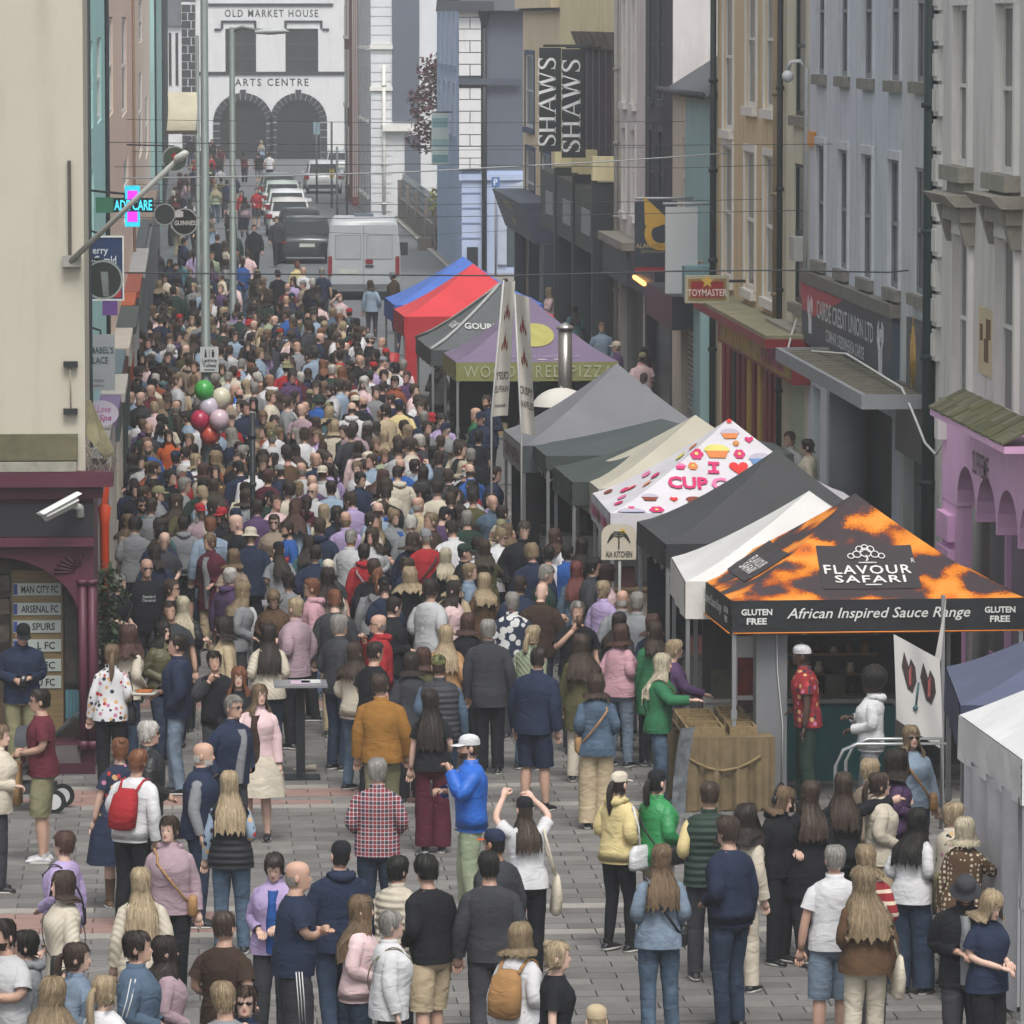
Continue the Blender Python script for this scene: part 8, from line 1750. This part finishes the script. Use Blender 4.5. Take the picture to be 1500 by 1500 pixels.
PEOPLE = '''
62 1009 m l crop:dark tee:maroon shorts:khaki hold/hold shades h:1.8 shoe:white paperbag | by the shop window
34 911 m f short:black jacket:navy trousers:khaki hold/hold cap:black nod:25 h:1.78 phone | against the display window
-6 1062 f r short:light puffer:cream trousers:charcoal hold/down
171 1082 f b bun:ginger dress:navy:floral dress:navy down/down boot h:1.66 shoe:brown
194 1099 m br short:ginger jumper:white trousers:black down/hold backpack:red h:1.72
215 1056 m r short:white jacket:black:leather jeans:charcoal bent/down shades
288 1087 m r balding:white gilet:navy jeans:darkdenim down/bent slc:grey beard h:1.78
338 1018 m fr crop:grey jacket:navy jeans:charcoal pocket/pocket inner:grey shades h:1.8
339 1131 f b long:blonde gilet:black:puffer jeans:denim bent/down slc:lightblue:floral hlen:1.14 h:1.7
245 1196 f f updo:brown hoodie:mauve trousers:black down/down strap:tan look:-20 h:1.7
93 1219 f bl short:auburn jumper:lilac trousers:charcoal down/bent cross:black h:1.64
93 1278 f l bob:brown jacket:cream:quilt trousers:charcoal bent/down strap:black h:1.64
206 1273 f b long:blonde coat:cream:quilt trousers:black bent/down hlen:1.12
8 1345 m fl short:dark tee:lightgrey jeans:charcoal cross/cross beard h:1.8
36 1363 f l updo:black hoodie:grey jeans:charcoal bent/down shades
112 1381 f r pony:brown jacket:paledenim:denim jeans:darkdenim bent/down hlen:1.3
74 1436 f b curly:sandy jumper:lilac jeans:denim down/down shades:head hlen:1.22
157 1430 f br pony:blonde jumper:white jeans:denim down/down shades:head hlen:1.25
201 1364 m r short:dark jacket:denim jeans:darkdenim bent/bent h:1.8 trim:arm
241 1371 f r long:dark jumper:mauve jeans:black bent/down shades hlen:1.3
328 1335 m br crop:brown tee:darkbrown jeans:charcoal bent/bent shades h:1.78
331 1440 m b short:sandy tee:grey jeans:darkdenim down/down h:1.76
361 1444 f f updo:brown jacket:navy jeans:black drink/down shades
397 1248 f f updo:dark jacket:lilac trousers:charcoal bent/hold inner:blue nod:22 h:1.66
429 1260 m r balding:grey tee:navy longshorts:charcoal cross/cross h:1.84 g:1.12 trim:leg
495 1232 m b short:black jacket:navy jeans:darkdenim down/down cap:black hood h:1.8
523 1312 f r long:light jumper:palepink jeans:darkdenim bent/down shades:head hlen:1.16
583 1256 f br updo:black puffer:cream:puffer jeans:charcoal bent/bent
571 1335 f r short:grey jacket:white trousers:charcoal down/down strap:khaki h:1.63 g:1.06
629 1255 m bl quiff:black jumper:black shorts:beige down/bent shades h:1.76
715 1248 m b short:black jumper:charcoal trousers:charcoal down/down h:1.8
555 1112 m b short:grey shirt:navy:plaid jeans:darkdenim bent/bent g:1.04 h:1.78
690 1076 m l short:brown jacket:royal:shiny trousers:sage phone/drink cap:white inner:white beard h:1.82 phone | with white tee below
727 1215 m bl short:black jumper:charcoal jeans:charcoal down/bent cap:navy peak:orange skin:t
768 1167 f b long:brown tee:white trousers:black up/up cap:black hlen:1.2 tote:cream h:1.67
757 1353 f br bob:sandy shirt:white jeans:denim bent/down backpack:tan
811 1379 f r bun:blonde tee:black jeans:charcoal down/down
880 1473 f b bob:blonde jumper:beige jeans:denim down/down beanie:beige
908 1131 f br pony:dark hoodie:yellow leggings:black bent/hold cap:cream handbag:white hlen:1.3 shoe:black h:1.68
961 1129 f br pony:black jacket:brightgreen:shiny trousers:cream bent/down cap:black cross:black hlen:1.38 h:1.69
1036 1145 m b crop:brown gilet:darkgreen:puffer trousers:charcoal down/bent slc:yellow h:1.8
969 1237 f b long:light jacket:paledenim:denim jeans:denim bent/bent hlen:1.16 cross:black h:1.7
1071 1197 m bl short:brown jumper:navy jeans:darkdenim down/bent h:1.84
1085 1181 f br curly:dark jacket:cream trousers:cream down/down hlen:1.36
1141 1152 f fr bob:light hoodie:black trousers:black down/hold headphones nod:15 h:1.64
1186 1145 f b long:brown coat:black trousers:black down/down hlen:1.16 h:1.68
1240 1133 f b long:brown jumper:black trousers:black shoulder/down hlen:1.18 h:1.69
1289 1132 f r pony:brown jacket:cream trousers:beige bent/down shades hlen:1.32
1308 1100 f r curly:dark jumper:purple trousers:black hold/hold hlen:1.42
1279 1112 f br updo:blonde jumper:taupe jeans:denim bent/down
1337 1185 f br long:black shirt:white wide:darkdenim hold/bent coatover:khaki hlen:1.2 h:1.66
1388 1176 f r short:blonde shirt:cream:floral trousers:beige bent/down
1407 1198 f br bob:platinum shirt:brown:dots trousers:brown out/down h:1.63 g:1.05
1216 1238 m b crop:grey tee:white shorts:paledenim down/down h:1.78 collar
1271 1240 f b bob:sandy jumper:darkred:stripe trousers:charcoal bent/bent g:1.05
1264 1273 f b curly:sandy jacket:brown trousers:cream down/bent tote:cream hlen:1.12 h:1.68 loose:.6
1412 1277 m f short:brown jacket:black trousers:charcoal hold/down bucket:charcoal inner:grey beard nod:28
1447 1302 f fr bob:blonde tee:navy trousers:black hold/hold nod:24 h:1.66
1334 1062 f f long:sandy jumper:lightblue jeans:darkdenim bent/down shades strap:tan hlen:1.34
557 988 m b crop:brown jacket:mustard trousers:khaki down/down h:1.78 loose:.4
634 1011 f b long:dark tee:black wide:burgundy bent/down hlen:1.08 h:1.7
642 960 m b short:brown gilet:charcoal:puffer jeans:darkdenim down/bent cap:olive:camo slc:denim h:1.78
547 941 m br crop:dark tee:black jeans:black down/hold h:1.76
602 957 f b bob:dark jacket:charcoal trousers:black bent/bent
521 942 f br long:brown jumper:cream jeans:denim down/bent hlen:1.3
657 917 f b long:blonde jacket:tan:leather trousers:charcoal bent/bent hlen:1.18 h:1.7
718 908 m b short:grey blazer:charcoal trousers:black down/down h:1.78
622 949 f b bob:auburn jacket:olive jeans:charcoal bent/down
684 899 f b bob:auburn jumper:black jeans:black bent/down
753 868 m b short:grey shirt:navy:palm trousers:charcoal bent/bent g:1.06
775 917 f br pony:blonde jacket:sage:quilt jeans:denim bent/down hlen:1.4
785 949 m br crop:dark jacket:navy shorts:navy down/down shades h:1.8 loose:.3
845 881 m f short:grey tee:black jeans:charcoal drink/down h:1.8 cup:brown
852 931 f b curly:brown coat:olive trousers:cream bent/down hlen:1.2
907 915 f br bob:auburn jumper:pink jeans:paledenim hold/bent loose:.5 h:1.66
872 988 f b bob:brown jacket:denim:denim wide:beige bent/bent strap:tan h:1.66
964 958 f r long:platinum jacket:green jeans:denim out/down hlen:1.16 strap:brown h:1.68
956 912 f b long:brown coat:green trousers:black bent/down hlen:1.34
979 937 f r short:blonde jumper:purple trousers:charcoal table/down
905 897 f br long:dark coat:charcoal trousers:black bent/down hlen:1.3
937 868 m b short:grey blazer:grey trousers:charcoal down/down
911 864 m b balding:white coat:grey trousers:charcoal down/down
884 851 f br updo:blonde shirt:lilac trousers:white bent/down
960 901 f b bob:auburn jumper:navy jeans:charcoal bent/down
796 827 m r short:grey tee:darkgreen jeans:charcoal hold/hold g:1.14 nod:15
803 801 m b short:black tee:white jeans:charcoal down/down h:1.6
831 799 m br short:black jacket:blue jeans:charcoal down/bent h:1.62
812 775 f br long:auburn jumper:white jeans:denim bent/down hlen:1.36
863 817 m r short:black jacket:charcoal jeans:black bent/down
845 823 f b long:pinkred jacket:denim:denim jeans:charcoal bent/down hlen:1.2
884 829 f r curly:auburn jumper:palepink jeans:denim bent/down hlen:1.45
851 789 f b long:dark coat:black trousers:black bent/down
735 741 f br short:dark jumper:cream:bands jeans:denim bent/down strap:black
623 775 m b crop:grey jumper:red jeans:darkdenim bent/bent cap:grey strap:black
682 796 m r crop:dark jacket:black jeans:charcoal bent/down cap:darkgreen
709 791 f b long:brown shirt:olive jeans:denim out/down hlen:1.34
683 748 m b crop:grey jumper:darkgreen jeans:charcoal down/down g:1.12
613 728 m br balding:white gilet:beige trousers:charcoal bent/down slc:lightblue
553 757 f b long:sandy jumper:black jeans:denim bent/down backpack:khaki hlen:1.3
507 749 m b balding:sandy shirt:lilac trousers:charcoal down/down g:1.05
478 739 f b long:blonde jumper:cream jeans:denim bent/down hlen:1.24
472 759 m b short:brown hoodie:navy jeans:charcoal bent/bent
461 799 m b crop:dark jacket:navy joggers:navy bent/bent
399 753 f f short:brown jacket:taupe trousers:taupe hold/bent shades | eating at the far bistro table
399 861 f f updo:light jacket:brown:leopard trousers:black hold/hold nod:32
423 839 f b bun:dark jumper:grey jeans:charcoal bent/down handbag:black
458 847 m l short:ginger hoodie:pink jeans:black table/down shades
394 915 f b long:dark jacket:cream:quilt jeans:darkdenim bent/bent hlen:1.12
494 901 m br short:grey jumper:charcoal jeans:darkdenim down/bent collar h:1.8
480 833 f b curly:dark jacket:cream jeans:denim bent/down hlen:1.22
534 797 f b updo:dark hoodie:red jeans:black bent/down cross:grey
547 819 m b short:brown jacket:black jeans:black down/bent
553 831 f b pony:ginger jacket:grey jeans:charcoal bent/down cross:black hlen:1.34
603 832 f b curly:blonde jumper:black jeans:black bent/down hlen:1.4
630 849 m br quiff:dark jumper:lightgrey jeans:charcoal bent/bent h:1.8 loose:.4 trim:back
658 851 f r long:dark tee:palepink jeans:denim bent/down shades hlen:1.36
707 840 f b long:blonde shirt:brown:leopard jeans:black bent/down hlen:1.3
687 825 f r short:sandy shirt:paledenim:denim jeans:denim hold/down
654 803 f b long:platinum jumper:black jeans:charcoal bent/down hlen:1.3
662 844 f b bob:blonde jacket:beige jeans:denim bent/down
555 900 m l balding:grey hoodie:red trousers:charcoal drink/down slc:red h:1.72 g:1.06 shades | in red hood and glasses
259 929 m l crop:dark jacket:navy jeans:paledenim hold/pocket h:1.8 tray
315 954 m f short:dark jumper:black jeans:charcoal drink/bent slc:charcoal h:1.66
349 977 f f long:ginger jumper:black jeans:black bent/down hlen:1.3
376 1003 f f long:light jacket:palepink skirt:cream out/down inner:darkbrown hlen:1.26 look:35 h:1.66
239 910 f fr long:black jacket:olive:shiny jeans:darkdenim bent/down shades inner:black hlen:1.36
184 918 f br curly:auburn jumper:cream jeans:darkdenim bent/bent hlen:1.34 h:1.67
165 945 f b pony:light shirt:white:floral trousers:black bent/down handbag:black hlen:1.3
333 905 f l curly:dark shirt:beige trousers:beige drink/down shades hlen:1.46
267 874 f b long:platinum jacket:black:leather jeans:black bent/down hlen:1.2
217 818 m f bald:dark tee:black trousers:black pocket/down shades h:1.82 g:1.06 trim:chest | with sponsor print by burgundy shop
172 841 f fr updo:grey tee:black trousers:black hold/hold cross:black
251 849 m r short:brown tee:black jeans:black bent/down h:1.7 shades
267 757 m b short:dark hoodie:grey shorts:black bent/bent h:1.62
349 853 f r long:sandy jacket:grey trousers:charcoal bent/down inner:white hlen:1.28
344 805 f b bob:light tee:taupe trousers:charcoal bent/bent
187 753 f fr long:light jacket:taupe trousers:charcoal out/out hlen:1.34
209 727 m f short:dark tee:teal jeans:charcoal down/down shades beard h:1.8
296 699 m b crop:dark tee:darkgreen shorts:charcoal down/down h:1.86
339 744 m fr short:grey jacket:black trousers:charcoal hold/hold cap:navy
180 600 f f short:grey jacket:denim:denim trousers:brown down/down inner:pink
193 573 m f bald:grey shirt:lightblue trousers:brown down/down shades g:1.1
217 619 m f bald:dark tee:charcoal jeans:charcoal phone/hold beard g:1.12 phone
249 629 f f long:dark shirt:orange jeans:charcoal bent/hold hlen:1.36
256 587 m b balding:grey jacket:darkgreen trousers:charcoal down/down g:1.18 h:1.82
259 660 m b short:dark jacket:navy jeans:charcoal bent/bent cap:navy
224 676 m r crop:brown tee:black jeans:charcoal bent/down beard
288 665 f fr bob:blonde shirt:white jeans:denim bent/down
200 707 f f updo:dark jumper:black jeans:charcoal down/down
226 712 m r short:brown jacket:grey trousers:charcoal bent/down cap:khaki
264 700 m r short:grey jumper:grey trousers:charcoal down/down
315 681 f f long:brown shirt:brown:floral jeans:charcoal bent/down shades:head
349 663 m fl crop:brown jacket:black jeans:charcoal hold/bent beard
339 608 f f updo:brown tee:red trousers:navy hold/hold tray
344 563 m l balding:brown tee:royal trousers:charcoal down/down collar
375 560 m b short:grey jumper:grey trousers:charcoal bent/bent
248 492 m f crop:brown tee:white jeans:denim down/down
245 516 m f short:dark jacket:charcoal jeans:charcoal hold/hold shades
380 419 f b updo:light tee:white jeans:charcoal bent/down cross:black
408 395 m b short:dark tee:black shorts:charcoal down/down
436 383 f b bun:ginger jacket:yellow jeans:denim bent/down
445 391 m b bald:brown jumper:white shorts:beige down/down g:1.1
472 392 m b short:grey tee:navy trousers:charcoal down/down
420 415 m b balding:grey tee:maroon jeans:charcoal bent/down
419 433 m b bald:brown jumper:charcoal jeans:charcoal down/down
499 429 f f updo:brown tee:palepink jeans:charcoal shade/bent
459 511 m b short:dark shirt:lightblue trousers:charcoal down/down g:1.08
500 513 m b short:dark jumper:red jeans:charcoal bent/down
439 545 f b short:white jacket:burgundy trousers:charcoal bent/down
587 585 m b short:black tee:yellow shorts:charcoal bent/bent cap:navy g:1.3 h:1.84
619 602 m b crop:grey tee:navy jeans:paledenim down/down g:1.1
623 636 f b long:brown jacket:teal:denim skirt:black bent/down hlen:1.2
557 667 m br short:dark jumper:black:stripe jeans:darkdenim bent/down cap:royal peak:red kid h:1.42 | raised above the crowd
588 672 m b balding:brown tee:blue jeans:charcoal down/down
609 673 f br updo:dark jumper:lightblue jeans:charcoal shade/down
489 617 f b bob:blonde coat:cream jeans:denim bent/bent
447 588 m b bald:grey jacket:black trousers:charcoal down/down g:1.12
481 597 f b curly:blonde jacket:teal jeans:charcoal bent/down hlen:1.44
519 597 m fr short:light jacket:blue joggers:navy down/down kid h:1.45
561 601 f l bob:light jumper:aqua leggings:black out/down kid h:1.3
399 631 m b short:grey tee:lightgrey jeans:charcoal bent/bent cap:khaki:camo
444 677 m b balding:grey jumper:lightgrey trousers:charcoal down/down g:1.08
456 696 m b balding:sandy tee:purple trousers:charcoal down/down
392 687 m br short:auburn jumper:burgundy jeans:charcoal down/down
440 705 f b bun:sandy tee:black jeans:black bent/out
449 727 f b pony:dark hoodie:burgundy jeans:black bent/bent hlen:1.36 trim:back
463 663 m b bald:brown jacket:navy trousers:charcoal down/down
563 631 f b long:blonde jumper:navy jeans:denim bent/down hlen:1.3
512 624 m b short:dark jumper:charcoal jeans:charcoal down/bent
589 527 m b short:grey shirt:palepink trousers:charcoal down/down
713 579 m fl short:brown jacket:navy trousers:black hold/hold beard
701 597 m l bald:brown jumper:green jeans:charcoal hold/hold
708 603 m fl short:dark jacket:navy jeans:charcoal hold/hold cap:navy
701 631 f b updo:black tee:black jeans:black bent/down
673 648 m r short:brown jumper:black jeans:charcoal bent/bent
676 676 f b bob:platinum jumper:white jeans:denim bent/down cross:burgundy
719 684 m r short:dark jacket:navy jeans:charcoal bent/down
696 704 f l updo:black shirt:red jeans:black bent/down shades
1157 632 m fl short:auburn shirt:lightgrey trousers:charcoal bent/down h:1.86 | behind the black tent
1187 643 f l updo:dark jumper:cream jeans:charcoal bent/down h:1.86 | behind the black tent
1250 696 m b short:dark tee:black jeans:charcoal down/down h:1.6
1304 683 m fl short:dark jacket:navy trousers:charcoal bent/down
806 421 f l long:sandy shirt:palepink jeans:charcoal cross/cross
866 440 f b short:grey tee:orange trousers:beige down/bent
843 446 f b long:dark jacket:teal jeans:charcoal bent/down
880 472 m f short:light shirt:lightblue jeans:charcoal bent/down shades
905 500 m l short:grey shirt:purple trousers:charcoal bent/down cap:cream
944 508 f bl long:black shirt:pink trousers:navy bent/down hlen:1.38
1184 944 m l crop:black shirt:darkred:floral trousers:darkgreen bent/down beanie:white skin:d sl:short h:1.8 | serving under the sauce tent
1276 985 f l afro:black hoodie:white trousers:grey phone/hold skin:d | inside the sauce tent
372 329 m f short:dark jacket:black trousers:black down/down walk
406 317 m f short:brown jacket:charcoal trousers:black down/down walk
354 279 f f long:brown shirt:red trousers:black down/bent
376 275 f f updo:brown shirt:red shorts:charcoal bent/down
383 206 f b long:blonde tee:lightblue jeans:denim bent/down
379 223 m b short:dark tee:black shorts:grey down/down
395 223 m b short:dark tee:white trousers:black down/down
323 214 m b short:brown tee:burgundy jeans:charcoal down/down
311 204 m f short:dark tee:black jeans:charcoal down/down
358 222 f b long:dark tee:maroon trousers:black down/bent
316 270 f b long:blonde jacket:sage jeans:denim bent/down
333 263 m b short:dark tee:navy shorts:charcoal down/down
283 366 f b pony:dark tee:lilac shorts:charcoal bent/down
318 343 m b crop:auburn jumper:black trousers:black down/down g:1.1
282 233 f f long:light tee:beige shorts:beige bent/down
258 420 m b bald:brown jacket:darkgreen trousers:charcoal down/down
304 444 m fr bald:grey tee:black jeans:charcoal down/down
'''
ppl = [parse(l) for l in PEOPLE.strip().split('\n')]
for i, S in enumerate(ppl):
    S.setdefault('legs', 'shift' if i % 3 else 'stand')
    if i % 5 == 0 and S['py'] > 750 and S['arms'][0] == 'down' == S['arms'][1]: S['legs'] = 'walk'
    place(S, 100+i)
HAND = NP
# ---------------------------------------------------------------- the packed crowd between them
cr_ = random.Random(21)
OBST = [(o.location.x, o.location.y, .45) for o in COL.objects if o.name.split('.')[0] in ('street_lamp','bistro_table','black_post')]
def ok(x, y, d=.47):
    return all((x-a)**2+(y-b)**2 > d*d for a, b in TAKEN) and all((x-a)**2+(y-b)**2 > r*r for a, b, r in OBST)
def right_limit(Y): return 5.3-(Y-60)*.012
cand = []
def try_add(n, x0, x1, y0, y1, d, zoneset):
    for _ in range(n):
        y = cr_.uniform(y0, y1); x = cr_.uniform(x0, min(x1, right_limit(y)-.35))
        if ok(x, y, d): TAKEN.append((x, y)); cand.append((x, y))
try_add(70, -.6, 4.6, 64, 73, .78, 0); try_add(2600, -.75, 5.0, 73, 102, .62, 0); try_add(3400, -.85, 4.8, 102, 131, .66, 0)
try_add(110, -.7, 3.6, 131, 146, .85, 0); try_add(40, -.7, 2.2, 146, 172, 1.1, 0); try_add(40, -.3, 2.6, 172, 250, 1.5, 0); try_add(40, .5, 5, 255, 330, 2.0, 0); try_add(30, 9.7, 10.9, 96, 150, .9, 0)
cand.sort(key=lambda p: p[1])
TOPS = ['tee','jumper','jacket','hoodie','shirt','coat','puffer','jacket','jumper','tee']
TC = ['white','lightblue','cream','palepink','lightgrey','white','lilac','black','navy','charcoal','darkgreen','darkbrown','black','charcoal','navy','grey','olive','black','charcoal','navy','grey','darkgreen','white','cream','maroon','burgundy','olive','denim','beige','lightblue','brown','teal','taupe','red','purple','lightgrey','blue','mauve','rust','palepink','sage','black','navy','charcoal','darkbrown','black','navy','charcoal','grey']
HF = ['long','long','bob','pony','updo','bun','curly','long']; HM = ['short','short','crop','crop','short','short','quiff','short','crop','short','crop','balding','short','crop','quiff','bald']
HCS = ['dark','brown','dark','black','brown','dark','brown','dark','dark','brown','brown','light','blonde','auburn','black','dark','sandy','grey','ginger','dark','brown','white','dark','black','dark','brown','light']
def rand_person(i, x, y):
    f = cr_.random() < .55; S = dict(sex='f' if f else 'm', hair=cr_.choice(HF if f else HM), hairc=cr_.choice(HCS), top=cr_.choice(TOPS), topc=cr_.choice(TC), topk='plain', bot=cr_.choice(['jeans','trousers','jeans','shorts' if not f else 'leggings']), botc=cr_.choice(['charcoal','black','darkdenim','navy','denim','beige']))
    if S['topc'] == 'denim': S['top'] = 'jacket'; S['topk'] = 'denim'
    S['arms'] = (cr_.choice(['bent','down','hold','pocket','bent']), cr_.choice(['down','bent','down','hold'])); S['face'] = cr_.choices(['b','bl','br','r','l','f','fr','fl'], [28,13,13,9,9,12,8,8])[0]
    S['h'] = cr_.gauss(1.655,.05) if f else cr_.gauss(1.76,.06); S['skin'] = cr_.choices(['f','m','r','t','d'], [40,35,18,5,2])[0]; S['items'] = []; S['girth'] = cr_.choice([.95,1,1,1.05,1.12]); S['legs'] = 'shift'; S['look'] = cr_.uniform(-30,30); S['nod'] = cr_.uniform(-4,18); S['hint'] = ''
    if cr_.random() < .12: S['hat'] = cr_.choice(['cap','cap','backcap','bucket']); S['hatc'] = cr_.choice(['black','navy','grey','khaki','darkgreen','red','cream'])
    if cr_.random() < .12: S['shades'] = 'on'
    if cr_.random() < .12: S['beard'] = not f
    if S['top'] in ('jacket','coat') and cr_.random() < .35: S['inner'] = cr_.choice(['white','grey','black','cream','blue'])
    S['hlen'] = cr_.uniform(1.2,1.4); return S
# where they appear in the photo, for the wording of their labels
def to_px(x, y, z):
    d = Vector((x, y, z))-C0; k = d.dot(cf); return 750+FPX*d.dot(cr)/k, 750-FPX*d.dot(cu)/k
crowd = Crowd(); left = 300-HAND
for i, (x, y) in enumerate(cand):
    S = rand_person(i, x, y); S['px'], S['py'] = to_px(x, y, S['h']); S['seed'] = 900+i
    if left > 0 and y < 172:
        for _ in range(6):                       # a combination nobody else wears
            if f'{"person"} with' and (S['hair'], S['hairc'], S['top'], S['topc'], zone(S['px'], S['py'])) not in SEEN: break
            S['topc'] = cr_.choice(TC)
        SEEN[(S['hair'], S['hairc'], S['top'], S['topc'], zone(S['px'], S['py']))] = 1
        place(S, 900+i); left -= 1
    else:
        a = math.radians(FACE[S['face']]+cr_.uniform(-15,15)); crowd.M = (np.array([[math.cos(a),-math.sin(a),0],[math.sin(a),math.cos(a),0],[0,0,1]]), np.array([x,y,.012]), S['h']/1.72)
        make_person('crowd', crowd, S, 2)
me = bpy.data.meshes.new('distant_crowd'); me.from_pydata(np.concatenate(crowd.v).tolist(), [], crowd.f)
for m in crowd.mats: me.materials.append(m)
me.polygons.foreach_set('material_index', crowd.m); me.polygons.foreach_set('use_smooth', [True]*len(crowd.f)); me.update()
dc = bpy.data.objects.new('distant_crowd', me); COL.objects.link(dc); tag(dc, 'packed mass of shoppers farther down the street between stalls and houses', 'crowd', kind='stuff')
print('PEOPLE', HAND, NP, len(cand), len(crowd.f))

# ================================================================ pushchairs
def buggy(px, py, rz, c, label):
    p = G(px, py); o = empty('pushchair', (p.x,p.y,.012), math.radians(rz), label, 'pushchair', local=True); fm = mat('2a2c2e',.5)
    for sx in (-.24,.24):
        for y in (-.3,.32):
            w_ = MB(); w_.path([(sx-.02,y,.13),(sx+.02,y,.13)], .13, 16, smooth=False); w_.build('wheel', mat('1b1c1d',.8), o)
            w_ = MB(); w_.path([(sx-.024,y,.13),(sx+.024,y,.13)], .085, 14, smooth=False); w_.build('wheel_disc', mat('b5b5b5',.5), o)
        MB().path([(sx,.32,.13),(sx,.05,.5),(sx,-.3,.85),(sx,-.48,1.03)], .014, 6).build('side_frame', fm, o); MB().path([(sx,-.3,.13),(sx,.0,.55)], .013, 6).build('strut', fm, o)
    MB().path([(-.24,-.48,1.03),(.24,-.48,1.03)], .017, 8).build('handle', fm, o)
    m_ = MB(); m_.grid(lambda a, t: (-.2+.4*a, .28-.5*t, .42+.08*math.sin(t*3)*0+(.0 if t < .55 else (t-.55)*1.1)), 6, 10); m_.build('seat', mat(c,.8,.15,5), o)
    m_ = MB(); m_.grid(lambda a, t: (.23*math.cos(a*PI), -.22+.36*t*1.0, .72+.26*math.sin(a*PI)*(1-.25*t)), 10, 5); m_.build('hood', mat(c,.8,.15,5,.3,8), o)
    B('basket', mat('333537',.8), o, ((-.2,-.25,.2),(.2,.25,.3)))
buggy(46, 1188, 80, '3c3f44', 'dark pushchair standing behind the maroon shirt by the shop')
buggy(212, 935, 160, '55585c', 'grey pushchair pushed by the taupe jacket along the shopfronts')
# ================================================================ thin haze in the air of the street
hz = B('haze', [], None, ((-45,-6,-1.3), (45,372,16.5)), kind='stuff')
hm_ = bpy.data.materials.new('haze_air'); hm_.use_nodes = True; hn = hm_.node_tree; hn.nodes.clear()
pv_ = hn.nodes.new('ShaderNodeVolumePrincipled'); pv_.inputs['Color'].default_value = (.93,.95,.97,1); pv_.inputs['Density'].default_value = .0009; pv_.inputs['Anisotropy'].default_value = .2
ho_ = hn.nodes.new('ShaderNodeOutputMaterial'); hn.links.new(pv_.outputs[0], ho_.inputs['Volume'])
hz.data.materials.clear(); hz.data.materials.append(hm_)
tag(hz, 'thin pale haze in the air along the street', 'haze')
